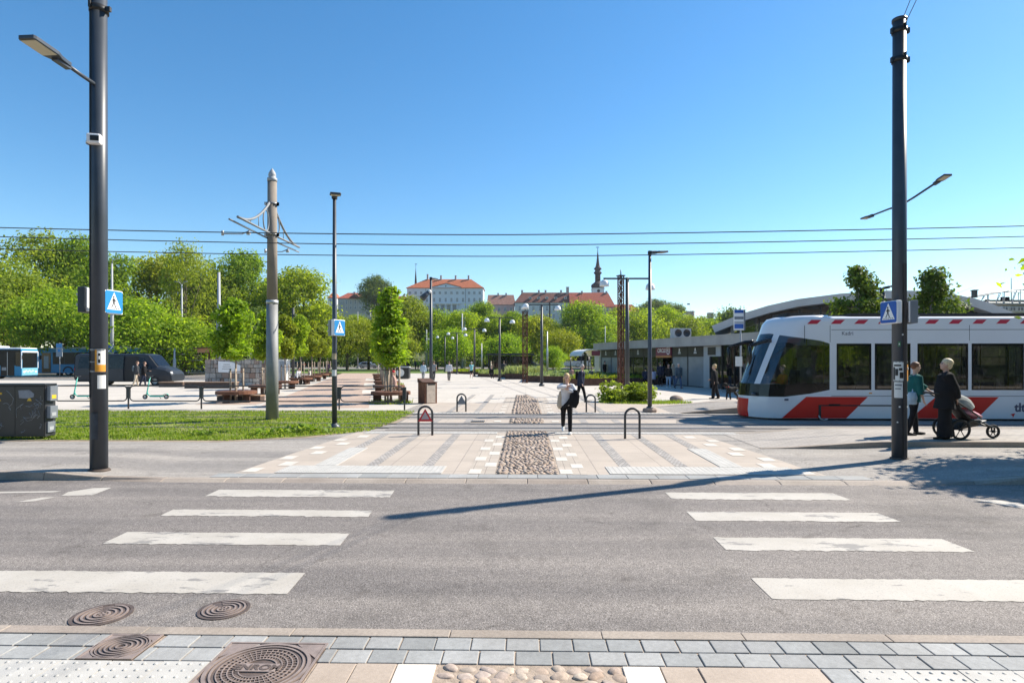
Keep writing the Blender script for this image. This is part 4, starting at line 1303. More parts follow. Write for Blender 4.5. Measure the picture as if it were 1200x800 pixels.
# church tower with baroque spire
a, bb = D(700.5, 400); k = 400 / F
t = thing('church_spire', 'dark baroque church spire with onion dome above the red roofs', 'church tower', (a, bb, HT(380, 400)), TH)
Zc = lambda y: (380 - y) * k
mb = MB(); mb.span((-6.6 * k, -6.6 * k, -10), (6.6 * k, 6.6 * k, Zc(338.3))); mb.span((-7.2 * k, -7.2 * k, Zc(339.0)), (7.2 * k, 7.2 * k, Zc(338.2))); mb.build('tower', m_wwall, t)
mb = MB(); mb.lathe([(0, 0.02), (1.8 * k, 0.02)], 16, 0, (0, 0, 0), Matrix.Translation((0, -6.65 * k, Zc(341.5))) @ Matrix.Rotation(R(90), 4, 'X')); mb.build('clock_face', m_copper, t)
prof = [(6.9, 338.2), (7.6, 336.8), (7.9, 335.0), (7.2, 333.3), (5.0, 331.8), (3.4, 330.4), (3.0, 329.3)]
mb = MB(); mb.lathe([(r_ * k, Zc(y)) for r_, y in prof], 16); mb.build('onion_dome', m_copper, t)
mb = MB()
for i in range(8):
    a2 = i * math.pi / 4 + 0.39
    mb.cyl((2.7 * k * math.cos(a2), 2.7 * k * math.sin(a2), Zc(329.5)), (2.7 * k * math.cos(a2), 2.7 * k * math.sin(a2), Zc(320.8)), 0.32, 0.32, 6)
mb.lathe([(3.2 * k, Zc(329.4)), (3.2 * k, Zc(328.8))], 12); mb.lathe([(1.1 * k, Zc(329)), (1.1 * k, Zc(321))], 10)
mb.build('lantern', m_copper, t)
mb = MB(); mb.lathe([(r_ * k * 1.15, Zc(y)) for r_, y in [(3.3, 321.2), (4.1, 320.2), (4.1, 319.2), (3.0, 318.2), (2.6, 316.5), (3.9, 315.6), (3.9, 314.4), (2.6, 313.2), (1.9, 310.5), (1.3, 306), (0.8, 300), (0.3, 293.5), (0.15, 291)]], 12); mb.build('spire', m_copper, t)
mb = MB(); mb.cyl((0, 0, Zc(293)), (0, 0, Zc(289)), 0.09, 0.06, 6); mb.box((-0.2, 0, Zc(289.8)), (2.0, 0.06, 0.5)); mb.ell((0, 0, Zc(291.6)), (.3, .3, .3), 8, 6); mb.build('weather_vane', m_copper, t)
a, bb = D(487.2, 400)
t = thing('church_spire', 'thin grey church spire tip behind the left end of the white palace', 'church tower', (a, bb, HT(345, 400)), TH)
Zc = lambda y: (345 - y) * k
mb = MB(); mb.lathe([(1.4 * k, Zc(345)), (1.3 * k, Zc(330)), (0.9 * k, Zc(324)), (0.35 * k, Zc(317)), (0.12 * k, Zc(313))], 10); mb.build('spire', m_copper, t)
mb = MB(); mb.cyl((0, 0, Zc(314)), (0, 0, Zc(309)), 0.1, 0.07, 6); mb.box((0, 0, Zc(311)), (1.2, 0.1, 0.16)); mb.box((.1, 0, Zc(309.4)), (1.4, 0.1, 0.3)); mb.build('cross', m_copper, t)
# fortress towers
m_lime = pm('limestone', (0.36, 0.30, 0.27), 0.95, var=0.18, scale=0.5, bmp=0.4, bscale=3)
a, bb = D(808.5, 380); k = 380 / F
t = thing('fortress_tower', 'round grey stone tower with a flag above the trees', 'tower', (a, bb, HT(395, 380)), TH)
mb = MB(); r_ = 5.0 * k; h = (395 - 364.6) * k
mb.lathe([(r_ * .94, -5), (r_ * .94, h * 0.8), (r_ * 1.04, h * 0.85), (r_ * 1.04, h - 0.6)], 20); mb.lathe([(0, h - 0.6), (r_ * 1.04, h - 0.6)], 20)
for i in range(14):
    a2 = i * 2 * math.pi / 14; mb.box((r_ * .98 * math.cos(a2), r_ * .98 * math.sin(a2), h - 0.3), (0.5, 0.75, 0.7), 0, a2)
mb.build('wall', m_lime, t)
mb = MB(); mb.cyl((0, 0, h - 1), (0, 0, h + 5), 0.1, 0.07, 6); p = mb.build('flagpole', m_frame, t)
mb = MB()
for i, c in enumerate((0, 1, 2)): mb.add([(-0.9 + j * 0.3 - 0.9, 0.15 * math.sin(j), h + 5 - i * 0.33 - e) for j in range(7) for e in (0, 0.33)], [(2 * j, 2 * j + 2, 2 * j + 3, 2 * j + 1) for j in range(6)], c)
mb.build('flag', [pm('flag_blue', (0.05, 0.2, 0.5), 0.8), pm('flag_black', (0.02, 0.02, 0.02), 0.8), pm('flag_white', (0.7, 0.7, 0.7), 0.8)], p)
a, bb = D(832.5, 370); k = 370 / F
t = thing('fortress_tower', 'slim square stone tower right of the round flag tower', 'tower', (a, bb, HT(395, 370)), TH)
mb = MB(); h = (395 - 367.6) * k
mb.span((-2.9 * k, -2.9 * k, -5), (2.9 * k, 2.9 * k, h)); mb.span((-3.2 * k, -3.2 * k, h), (3.2 * k, 3.2 * k, h + 0.6))
mb.build('wall', m_lime, t)

# ---------------------------------------------------------------- station shop and arched hall
m_conc = pm('weathered_concrete', (0.36, 0.345, 0.32), 0.9, var=0.16, scale=0.9, bmp=0.3, bscale=14)
m_black = pm('black_panel', (0.018, 0.019, 0.021), 0.35, var=0.2, scale=1.5)
m_frost = pm('frosted_window', (0.25, 0.27, 0.285), 0.25, var=0.12, scale=1.2)
m_purple = pm('purple_sign', (0.22, 0.045, 0.075), 0.5, var=0.08)
m_orange = pm('orange_stripe', (0.55, 0.22, 0.07), 0.5)
m_wlet = pm('white_lettering', (0.8, 0.8, 0.8), 0.6, var=0.02)
m_greyp = pm('grey_cladding', (0.36, 0.385, 0.40), 0.5, var=0.06)
m_dglass = glass_mat('dark_glass', (0.30, 0.31, 0.30), 0.55)
a, bb = wc(8.83, 60.0)
ANG = math.atan2(-0.972, 0.235) + TH
shop = thing('shop_building', 'long low concrete shop building with black sign band and purple sign', 'shop', (a, bb, 0.0), ANG)
def fs(px):
    q = (px - 600) / F
    return (60 * q - 8.83) / (0.235 + 0.972 * q)
LEN = 31.0
mb = MB(); mb.span((-0.4, -0.55, 2.93), (LEN, 24, 3.52)); mb.span((-0.4, -0.58, 3.52), (LEN, 24, 3.60))
mb.build('parapet', m_conc, shop)
mb = MB(); mb.span((0, 0.02, 0), (0.35, 8, 2.93)); mb.span((0, 8.0, 0), (LEN - 6, 24, 2.92)); mb.span((0.35, 0.35, 0.0), (LEN, 8, 0.05)); mb.build('wall', m_conc, shop)
bays = [fs(x) for x in (704.5, 716, 727, 742, 754, 770, 787.6, 805.7, 824.7)]
for i in range(len(bays) - 1):
    a0, a1 = bays[i], bays[i + 1]
    if i == 5: continue
    mb = MB(); mb.span((a0 + 0.03, -0.02, 2.2), (a1 - 0.03, 0.08, 2.92), 0)
    c = (a0 + a1) / 2; M = frame((c, -0.025, 2.6), (1, 0, 0), (0, 0, 1))
    # small white pictogram over two short lines of lettering
    mb.add([(-0.10, 0.02, 0), (0.10, 0.02, 0), (0.05, 0.22, 0), (-0.05, 0.22, 0)], [(0, 1, 2, 3)], 1, False, M)
    mb.box((0, -0.05, 0.0), (0.3, 0.05, 0.006), 1, 0, M); mb.box((0, -0.15, 0.0), (0.38, 0.05, 0.006), 1, 0, M)
    mb.build('sign_panel', [m_black, m_wlet], shop)
for i, kind in enumerate(['f', 'f', 'g', 'g', 'g', 'd', 'f', 'f']):
    a0, a1 = bays[i], bays[i + 1]
    mb = MB(); mb.span((a0 + 0.05, 0.03, 0.1), (a1 - 0.05, 0.06, 2.19), 0)
    if kind == 'd':
        mb = MB(); mb.span((a0 + 0.05, 0.03, 0.1), (a0 + 0.9, 0.06, 2.19), 0)
        mb.build('door', m_dglass, shop)
    else:
        w = mb.build('window', m_frost if kind == 'f' else m_dglass, shop)
    mb = MB(); mb.span((a0 - 0.05, 0.0, 0.0), (a0 + 0.05, 0.10, 2.2)); mb.span((a0 + 0.05, 0.0, 0.0), (a1 - 0.05, 0.1, 0.1)); mb.build('window_frame', m_black, shop)
# purple sign
mb = MB(); a0, a1 = bays[5], bays[6]
mb.span((a0 + 0.02, -0.12, 2.30), (a1 - 0.02, 0.05, 3.02), 0); mb.span((a0 + 0.02, -0.12, 2.14), (a1 - 0.02, 0.05, 2.295), 1)
M = frame((a0 + 0.98, -0.125, 2.68), (1, 0, 0), (0, 0, 1)); add_text(mb, 'CIRCLE', 0.42, M, 2, 0.012)
M = frame((a1 - 0.40, -0.125, 2.68), (1, 0, 0), (0, 0, 1)); ringgeo_pts = 24
for i in range(24):
    t0, t1 = i * 2 * math.pi / 24, (i + 1) * 2 * math.pi / 24
    mb.add([(0.20 * math.cos(t0), 0.24 * math.sin(t0), 0), (0.28 * math.cos(t0), 0.32 * math.sin(t0), 0), (0.28 * math.cos(t1), 0.32 * math.sin(t1), 0), (0.20 * math.cos(t1), 0.24 * math.sin(t1), 0)], [(0, 1, 2, 3)], 2, False, M)
add_text(mb, 'K', 0.36, M, 2, 0.012)
mb.build('shop_sign', [m_purple, m_orange, m_wlet], shop)
# interior seen through the dark glazing
m_in = pm('shop_interior', (0.12, 0.10, 0.085), 0.8, var=0.4, scale=1.2)
m_goods = island_mat('shelf_goods', [(0.5, 0.1, 0.06), (0.5, 0.42, 0.1), (0.08, 0.2, 0.4), (0.5, 0.5, 0.48), (0.1, 0.3, 0.1), (0.45, 0.25, 0.1)], bmp=0)
mb = MB(); mb.span((bays[2], 4.0, 0.05), (bays[6], 4.1, 2.9)); mb.build('interior_wall', m_in, shop)
mb = MB(); rr = random.Random(4)
for s_ in [bays[2] + 0.4 + 0.5 * i for i in range(18)]:
    if bays[5] < s_ < bays[6]: continue
    for z in (0.5, 0.9, 1.3, 1.7):
        mb.box((s_, 2.2, z), (0.42, 0.3, rr.uniform(0.15, 0.34)))
mb.build('shelf_goods', m_goods, shop)
# grey cladding box with screen, then dark glazing to the right
a0, a1 = fs(825), fs(845.5)
mb = MB(); mb.span((a0 + 0.04, -0.06, 2.2), (a1, 0.3, 2.92)); mb.span((a0 + 0.04, -0.06, 0), (fs(832), 0.3, 2.2)); mb.build('cladding', m_greyp, shop)
mb = MB(); mb.span((fs(831), -0.12, 2.3), (fs(839.5), -0.061, 2.82)); mb.build('screen', m_black, shop)
s_ = a1
mb = MB(); mb.span((fs(832), 0.06, 0.06), (LEN, 0.09, 2.2)); mb.span((a1, 0.06, 2.2), (LEN, 0.09, 2.9)); mb.build('glazing', m_dglass, shop)
mb = MB()
for i in range(8): mb.span((fs(832) + i * 1.35, 0.0, 0), (fs(832) + i * 1.35 + 0.07, 0.12, 2.92))
mb.build('mullion', m_black, shop)
mb = MB()
for i in range(7):
    mb.box((a1 + 0.8 + i * 1.1, 3.0, 0.7), (0.7, 0.5, 1.2))
mb.build('shelf_goods', m_goods, shop)
for i in range(11):
    y0 = 0.6 + i * 2.1
    mb = MB(); mb.span((LEN + 0.02, y0, 0.1), (LEN + 0.05, y0 + 1.9, 2.75)); w = mb.build('window', m_black if i % 4 == 1 else m_dglass, shop)
    mb = MB(); mb.span((LEN + 0.02, y0 - 0.12, 0.0), (LEN + 0.12, y0 - 0.04, 2.85)); mb.span((LEN + 0.02, y0, 2.1), (LEN + 0.1, y0 + 1.9, 2.18)); mb.build('window_frame', m_orange if i == 6 else m_black, shop)
x, y = D(781, 46.5)
t = thing('air_conditioner', 'grey twin-fan air conditioner on the shop roof', 'air conditioner', (x + 1.2, y + 0.4, 3.62), ANG + R(90))
mb = MB(); mb.box((0, 0, 0.42), (1.5, 0.6, 0.76)); mb.box((0, 0, 0.02), (1.4, 0.5, 0.06)); mb.build('housing', m_greyp, t, 0.02)
for sx in (-0.36, 0.36):
    mb = MB(); mb.lathe([(0, 0.0), (0.26, 0.0), (0.28, 0.03), (0.3, 0.0)], 18, 0, (0, 0, 0), Matrix.Translation((sx, -0.305, 0.44)) @ Matrix.Rotation(R(90), 4, 'X')); mb.build('fan_grille', m_black, t)

# arched hall above the shop
aa, ab = wc(14.52, 42.0)
hall = thing('station_hall', 'station hall with wide curved concrete roof and arched glazing behind the tram', 'building', (aa, ab, 0.0), math.atan2(-0.34, 0.94) + TH)
AR = [(-0.45, 4.36), (0.5, 4.75), (1.6, 5.2), (3.2, 5.68), (5, 6.06), (7.6, 6.34), (10, 6.44), (12, 6.36), (13.5, 6.16), (15, 5.76), (16, 5.33), (17, 4.8), (18, 4.1), (18.7, 3.5)]
mb = MB()
TH_ = 0.5
top = [V((s_, 0, z)) for s_, z in AR]
low = []
for i in range(len(AR)):
    a_, b_ = AR[max(0, i - 1)], AR[min(len(AR) - 1, i + 1)]
    u = V((b_[0] - a_[0], 0, b_[1] - a_[1])).normalized(); low.append(top[i] + V((u.z, 0, -u.x)) * TH_)
n_ = len(AR)
for i in range(n_ - 1):
    for (y0, y1) in ((0, 13),):
        A, B, C_, E = top[i], top[i + 1], low[i + 1], low[i]
        Y0, Y1 = V((0, y0, 0)), V((0, y1, 0))
        mb.add([A + Y0, B + Y0, C_ + Y0, E + Y0, A + Y1, B + Y1, C_ + Y1, E + Y1], [(0, 1, 2, 3)[::-1], (0, 4, 5, 1), (3, 2, 6, 7), (4, 7, 6, 5)[::-1]], 0, False)
mb.add([top[0], low[0], low[0] + V((0, 13, 0)), top[0] + V((0, 13, 0))], [(0, 1, 2, 3)])
mb.add([top[-1], low[-1], low[-1] + V((0, 13, 0)), top[-1] + V((0, 13, 0))], [(0, 1, 2, 3)])
hr = mb.build('roof', pm('roof_concrete', (0.52, 0.495, 0.47), 0.85, var=0.12, scale=0.7), hall)
def arz(s_):
    for (a_, za), (b_, zb) in zip(AR[:-1], AR[1:]):
        if a_ <= s_ <= b_: return za + (zb - za) * (s_ - a_) / (b_ - a_)
    return AR[-1][1]
m_skyglass = glass_mat('hall_glass', (0.35, 0.40, 0.42), 0.5)
mb = MB(); g_ = [(x_ * 0.5 + 1.2) for x_ in range(33)]
for a_, b_ in zip(g_[:-1], g_[1:]):
    mb.poly([(a_, 1.3, 3.55), (b_, 1.3, 3.55), (b_, 1.3, max(3.6, arz(b_) - 0.58)), (a_, 1.3, max(3.6, arz(a_) - 0.58))])
mb.build('glazing', m_skyglass, hall)
mb = MB()
for i in range(13):
    s_ = 1.4 + i * 1.3; mb.span((s_ - 0.05, 1.2, 3.55), (s_ + 0.05, 1.28, max(3.62, arz(s_) - 0.62)))
mb.span((3.5, 1.21, 5.02), (15.8, 1.27, 5.10))
mb.build('mullion', m_black, hall)
mb = MB(); mb.span((0.8, 1.15, 3.5), (1.05, 1.35, 4.5)); mb.build('column', m_conc, hall)
mb = MB(); mb.span((1.0, 12.0, 3.5), (17, 12.2, 4.4)); mb.build('interior_wall', m_in, hall)
# second vault, light grey, behind
aa, ab = D(945, 62)
h2 = thing('roof_vault', 'pale grey second roof vault behind the arched station hall', 'building', (aa, ab, 0.0), math.atan2(-0.34, 0.94) + TH)
mb = MB(); N = 20
pr = [(17.5 * i / N, 4.5 + 4.15 * math.sin(math.pi * (0.10 + 0.80 * i / N))) for i in range(N + 1)]
for (a_, za), (b_, zb) in zip(pr[:-1], pr[1:]):
    mb.add([(a_, 0, za), (b_, 0, zb), (b_, 12, zb), (a_, 12, za), (a_, 0, 3.0), (b_, 0, 3.0), (a_, 12, 3), (b_, 12, 3)], [(0, 1, 2, 3), (4, 5, 1, 0), (6, 3, 2, 7)], 0, False)
mb.build('roof', pm('pale_roof', (0.50, 0.46, 0.43), 0.8, var=0.08, scale=0.4), h2)
mb = MB(); mb.span((0.0, -0.1, 5.6), (17.5, 0, 5.75)); mb.build('gutter', m_conc, h2)

# footbridge truss and blocks at far right
aa, ab = D(1120, 58)
t = thing('footbridge', 'grey steel truss footbridge above the arched roof at right', 'footbridge', (aa, ab, 0.0), TH + R(8))
kx = 58 / F
mb = MB()
L_ = 11.0
top_z = lambda s_: HT(352, 58) + (HT(338, 58) - HT(352, 58)) * min(1, s_ / 6.6)
pts = [i * 0.9 for i in range(14)]
mb.tube([(p, 0, top_z(p)) for p in pts], 0.06, 6); mb.tube([(p, 0, HT(354, 58)) for p in pts], 0.06, 6)
mb.tube([(p, 1.8, top_z(p)) for p in pts], 0.06, 6); mb.tube([(p, 1.8, HT(354, 58)) for p in pts], 0.06, 6)
for y_ in (0, 1.8):
    for i in range(2, 13):
        mb.cyl((pts[i], y_, HT(354, 58)), (pts[i] + (0.5 if i % 2 else 0.0), y_, top_z(pts[i])), 0.035, 0.035, 5)
mb.build('truss', m_steel if False else pm('grey_steel', (0.34, 0.35, 0.36), 0.5, 0.3), t)
mb = MB(); mb.span((0, 0, HT(354, 58) - 0.15), (12, 1.8, HT(354, 58))); mb.build('deck', m_conc, t)
for p in (3.0, 9.5):
    mb = MB(); mb.cyl((p, 0.9, -7 + 6.9), (p, 0.9, HT(354, 58) - 0.15), 0.22, 0.22, 10); mb.build('pier', m_conc, t)
b = Bld('small pale rooftop block right of the arched roof', 1188, 62, 421, 'rooftop_block', depth=5)
b.wall(1160, 1225, 352.5, m_bwall, drop=2); b.windows([1177, 1186, 1195], 358, 364, 6, m_paneL)
mb = MB(); mb.span((b.X(1159), -0.1, b.Z(352.5)), (b.X(1226), 5.1, b.Z(351.4))); b.roof = mb.build('roof', m_copper, b.t)
mb = MB(); mb.cyl((b.X(1194.5), 1, b.Z(352)), (b.X(1194.5), 1, b.Z(324)), 0.05, 0.03, 6); mb.build('antenna', m_copper, b.roof)
for x in (1182.5, 1188, 1164):
    mb = MB(); mb.cyl((b.X(x), 0.8, b.Z(352)), (b.X(x), 0.8, b.Z(347 if x > 1170 else 350)), 0.2, 0.2, 10); mb.build('vent_pipe', m_copper, b.roof)
x, y = D(1122, 60)
b = Bld('dark vent stack on top of the curved roof ridge', 1143.5, 44.0, 421, 'vent_stack', cat='vent', depth=0.6)
b.wall(1141.8, 1145.6, 340.2, m_black, y0=348.5, depth=0.3)
mb = MB(); mb.box((b.X(1143.7), 0.15, b.Z(339.9)), (0.34, 0.4, 0.06)); mb.build('cap', m_black, b.t)

# ---------------------------------------------------------------- stone block, kiosk roof, shelters
m_stone = island_mat('stone_block', [(0.24, 0.22, 0.20), (0.44, 0.41, 0.38), (0.33, 0.29, 0.26), (0.56, 0.53, 0.48), (0.28, 0.18, 0.14), (0.48, 0.43, 0.38)], scale=8, var=0.2)
S0, S1 = D(240, 45), D(302, 45)
cx, cy = (S0[0] + S1[0]) / 2, (S0[1] + S1[1]) / 2
t = thing('stone_wall', 'rough stone masonry block with a white sheet fixed on its face', 'wall', (cx, cy, 0.03), TH)
W_ = 62 * 45 / F; Hh = 2.0
def stones(x0, x1, y, z0, z1, mb, seed, axis=0):
    r = random.Random(seed); z = z0
    while z < z1 - 0.05:
        h = min(r.uniform(0.22, 0.42), z1 - z); x = x0
        while x < x1 - 0.03:
            w = min(r.uniform(0.2, 0.6), x1 - x)
            c = (x + w / 2, y + r.uniform(-0.03, 0.03), z + h / 2); dd = (w - 0.035, 0.3, h - 0.035)
            if axis: c, dd = (c[1], c[0], c[2]), (dd[1], dd[0], dd[2])
            mb.box(c, dd); x += w
        z += h
mb = MB(); stones(-W_ / 2, W_ / 2, 0.15, 0, Hh, mb, 1); stones(0.3, 2.4, W_ / 2 - 0.15, 0, Hh, mb, 2, 1); stones(0.3, 2.4, -W_ / 2 + 0.15, 0, Hh, mb, 3, 1); stones(-W_ / 2, W_ / 2, 2.5, 0, Hh, mb, 9)
mb.build('masonry', m_stone, t, 0.02)
mb = MB(); mb.span((-W_ / 2 + 0.28, 0.28, 0), (W_ / 2 - 0.28, 2.4, Hh - 0.05)); mb.build('core', m_soil, t)
X_ = lambda x: (x - 271) * 45 / F
Zs = lambda y: HT(y, 45) - 0.03
mb = MB(); mb.prism([(X_(256), -0.045, Zs(436)), (X_(282), -0.045, Zs(437)), (X_(282), -0.045, Zs(428)), (X_(272), -0.045, Zs(424)), (X_(256), -0.045, Zs(423))], (0, 0.02, 0), 0)
for i in range(3): mb.box(((X_(266), -0.05, Zs(432) + i * 0.16)), (0.7 - 0.1 * i, 0.006, 0.035), 1)
mb.build('notice_sheet', [m_wlet, m_steel], t)
a2, b2 = D(309, 47.5)
t = thing('stone_wall', 'narrow dark brick wall end right of the stone block', 'wall', (a2, b2, 0.03), TH)
mb = MB(); stones(-0.5, 0.5, 0.15, 0, 1.9, mb, 5); mb.build('masonry', island_mat('red_brick', [(0.25, 0.11, 0.07), (0.19, 0.09, 0.06), (0.30, 0.15, 0.10)]), t, 0.015)
mb = MB(); mb.span((-0.47, 0.25, 0), (0.47, 1.5, 1.85)); mb.build('core', m_cortend, t)
# wooden shelter
a2, b2 = D(246, 62); k = 62 / F
t = thing('wooden_shelter', 'flat timber shelter roof on posts behind the stone block', 'shelter', (a2, b2, 0.0), TH)
Zk = lambda y: HT(y, 62)
mb = MB(); mb.prism([((226 - 246) * k, 0, Zk(407.4)), ((262 - 246) * k, 0, Zk(404.6)), ((262 - 246) * k, 0, Zk(406)), ((226 - 246) * k, 0, Zk(408.8))], (0, 3.5, 0)); mb.build('roof', m_cortend, t)
mb = MB(); mb.prism([((230 - 246) * k, 0.2, Zk(408.6)), ((264 - 246) * k, 0.2, Zk(406.2)), ((264 - 246) * k, 0.2, Zk(410.5)), ((230 - 246) * k, 0.2, Zk(413))], (0, 3.0, 0)); mb.build('fascia', pm('orange_timber', (0.42, 0.21, 0.09), 0.7, var=0.2, scale=2), t)
for x_ in (236, 246, 256):
    mb = MB(); mb.box(((x_ - 246) * k, 1.6, Zk(411) / 2), (0.14, 0.14, Zk(411))); mb.build('post', m_cortend, t)
mb = MB(); mb.span(((234 - 246) * k, 2.6, 0), ((262 - 246) * k, 2.8, 1.5)); mb.build('back_wall', m_cortend, t)
# curved bus shelter near the shop corner
a2, b2 = D(693, 64); k = 64 / F
t = thing('bus_shelter', 'barrel-roofed shelter at the left corner of the shop', 'shelter', (a2, b2, 0.0), TH + 0.15)
mb = MB()
for i in range(12):
    t0, t1 = math.pi * i / 12, math.pi * (i + 1) / 12
    q = lambda a_, r_: (-1.15 * math.cos(a_) * r_, Zk2 + 0.75 * math.sin(a_) * r_)
    Zk2 = HT(417, 64)
    (xa, za), (xb, zb), (xc_, zc_), (xd, zd) = q(t0, 1), q(t1, 1), q(t1, .88), q(t0, .88)
    mb.add([(xa, 0, za), (xb, 0, zb), (xc_, 0, zc_), (xd, 0, zd), (xa, 5, za), (xb, 5, zb), (xc_, 5, zc_), (xd, 5, zd)], [(0, 1, 2, 3), (0, 4, 5, 1), (3, 2, 6, 7), (4, 7, 6, 5)])
mb.build('roof', m_frame, t)
for sx in (-1.08, 1.08):
    for y_ in (0.15, 4.8):
        mb = MB(); mb.cyl((sx, y_, 0), (sx, y_, HT(417, 64)), 0.06, 0.06, 8); mb.build('post', m_black, t)
x, y = D(699.7, 62.0)
t = thing('info_sign', 'small dark red sign on a white panel by the shop corner', 'sign', (x, y, 0), TH)
mb = MB(); mb.box((0, 0, 1.3), (0.5, 0.16, 2.6)); mb.build('panel', m_frame, t)
mb = MB(); mb.box((0, -0.09, 2.65), (1.15, 0.12, 0.5)); mb.build('sign_face', m_purple, t)
# second shelter among trees, glass
x, y = D(598, 82)
t = thing('bus_shelter', 'dark bus shelter under the trees behind the planters', 'shelter', (x, y, 0), TH)
mb = MB(); mb.box((0, 0, 2.7), (6.5, 2.0, 0.25)); mb.build('roof', m_black, t)
mb = MB(); mb.box((0, 0.9, 1.4), (6.2, 0.05, 2.2)); mb.build('glass_wall', m_dglass, t)
for sx in (-3, 0, 3):
    mb = MB(); mb.box((sx, 0.8, 1.3), (0.12, 0.12, 2.6)); mb.build('post', m_black, t)
x, y = D(166, 76)
t = thing('bus_shelter', 'grey framed bus shelter with route boards behind the dark van', 'shelter', (x, y, 0), TH)
mb = MB(); mb.box((0, 0, 3.3), (16.5, 1.8, 0.2)); mb.build('roof', m_greyp, t)
for sx in (-8, -4, 0, 4, 8):
    mb = MB(); mb.box((sx, 0.6, 1.65), (0.14, 0.14, 3.3)); mb.build('post', m_greyp, t)
mb = MB(); mb.box((5.9, -0.5, 2.55), (4.3, 0.06, 1.3), 0)
for (dx, dz, w, h) in [(-2.0, 0, .1, 1.3), (2.0, 0, .1, 1.3), (0, .65, 4.1, .1), (0, -.65, 4.1, .1)]: mb.box((5.9 + dx, -0.55, 2.55 + dz), (w, 0.05, h), 1)
mb.build('notice_board', [m_dglass, m_greyp], t)
x, y = D(332, 52)
t = thing('transformer_box', 'tall white and grey kiosk cabinet right of the catenary pole', 'cabinet', (x, y, 0.03), TH)
mb = MB(); mb.box((0, 0, 0.95), (0.9, 0.9, 1.9)); mb.box((0, 0, 1.93), (1.0, 1.0, 0.08)); mb.build('housing', m_frame, t, 0.02)
mb = MB(); mb.box((0.12, -0.46, 0.95), (0.5, 0.03, 1.7)); mb.build('door', m_greyp, t)
# ---------------------------------------------------------------- poles, lamps, signs
m_pole = pm('pole_paint', (0.040, 0.050, 0.064), 0.42, 0.0, var=0.25, scale=1.5, bmp=0.04, bscale=30, spec=0.55)
m_polef = pm('far_pole_paint', (0.045, 0.048, 0.052), 0.5, var=0.15)
m_galv = pm('galvanised', (0.42, 0.43, 0.44), 0.45, 0.5, var=0.12, scale=4)
m_galvl = pm('pale_galvanised', (0.33, 0.345, 0.36), 0.6, 0.0, var=0.08, scale=2)
m_cpole = pm('concrete_pole', (0.24, 0.205, 0.17), 0.85, var=0.18, scale=2.2, bmp=0.3, bscale=50)
m_led = pm('lamp_lens', (0.52, 0.47, 0.36), 0.3, var=0.05)
m_blue = pm('sign_blue', (0.02, 0.22, 0.50), 0.35, var=0.05)
m_blued = pm('sign_deep_blue', (0.012, 0.09, 0.40), 0.35, var=0.05)
m_signw = pm('sign_white', (0.82, 0.82, 0.82), 0.4, var=0.03)
m_signk = pm('sign_black', (0.012, 0.012, 0.012), 0.5)
m_back = pm('sign_back', (0.20, 0.22, 0.25), 0.45, 0.3, var=0.1)
m_paper = pm('paper', (0.75, 0.74, 0.70), 0.9, var=0.06, scale=8)
m_paperO = pm('orange_paper', (0.75, 0.33, 0.04), 0.9, var=0.15, scale=8)
m_tape = pm('clear_tape', (0.20, 0.21, 0.22), 0.3, var=0.2, scale=20)
m_dome = pm('white_dome', (0.75, 0.76, 0.77), 0.35, var=0.04)

def ped_sign(label, loc, rz, w=0.6, blue=None, group=None, thick=0.11):
    """pedestrian crossing box sign facing local -y; centre at loc"""
    t = thing('crossing_sign', label, 'road sign', loc, rz, group)
    mb = MB(); mb.box((0, 0, 0), (w, thick, w), 0); mb.build('housing', m_signw, t, 0.02)
    s = w / 2; y = -thick / 2 - 0.003
    M = frame((0, y, 0), (1, 0, 0), (0, 0, 1))
    mb = MB()
    q = s * 0.93; c = s * 0.12
    mb.add([(-q + c, -q, 0), (q - c, -q, 0), (q, -q + c, 0), (q, q - c, 0), (q - c, q, 0), (-q + c, q, 0), (-q, q - c, 0), (-q, -q + c, 0)], [tuple(range(8))], 0, False, M)
    M2 = frame((0, y - 0.002, 0), (1, 0, 0), (0, 0, 1))
    mb.add([(-s * 0.74, -s * 0.64, 0), (s * 0.74, -s * 0.64, 0), (0, s * 0.82, 0)], [(0, 1, 2)], 1, False, M2)
    M3 = frame((0, y - 0.004, 0), (1, 0, 0), (0, 0, 1))
    def P_(L): mb.add([(a * s, b * s, 0) for a, b in L], [tuple(range(len(L)))], 2, False, M3)
    P_([(-.05 + .085 * math.cos(i * .785), .42 + .085 * math.sin(i * .785)) for i in range(8)])      # head
    P_([(-.12, .31), (.03, .31), (.06, .05), (.04, -.06), (-.12, -.06), (-.13, .08)])                  # body
    P_([(-.12, -.05), (-.03, -.05), (-.10, -.26), (-.24, -.47), (-.32, -.43), (-.20, -.25)])           # legs
    P_([(-.04, -.05), (.04, -.05), (.10, -.22), (.20, -.46), (.11, -.48), (.02, -.25)])
    P_([(.02, .28), (.20, .10), (.17, .04), (.02, .17)])                                               # arms
    P_([(-.11, .28), (-.25, .10), (-.21, .05), (-.11, .16)])
    for i in range(5): P_([(-.56 + i * .25, -.58), (-.44 + i * .25, -.58), (-.40 + i * .225, -.50), (-.50 + i * .225, -.50)])
    mb.build('sign_face', [blue or m_blue, m_signw, m_signk], t)
    return t
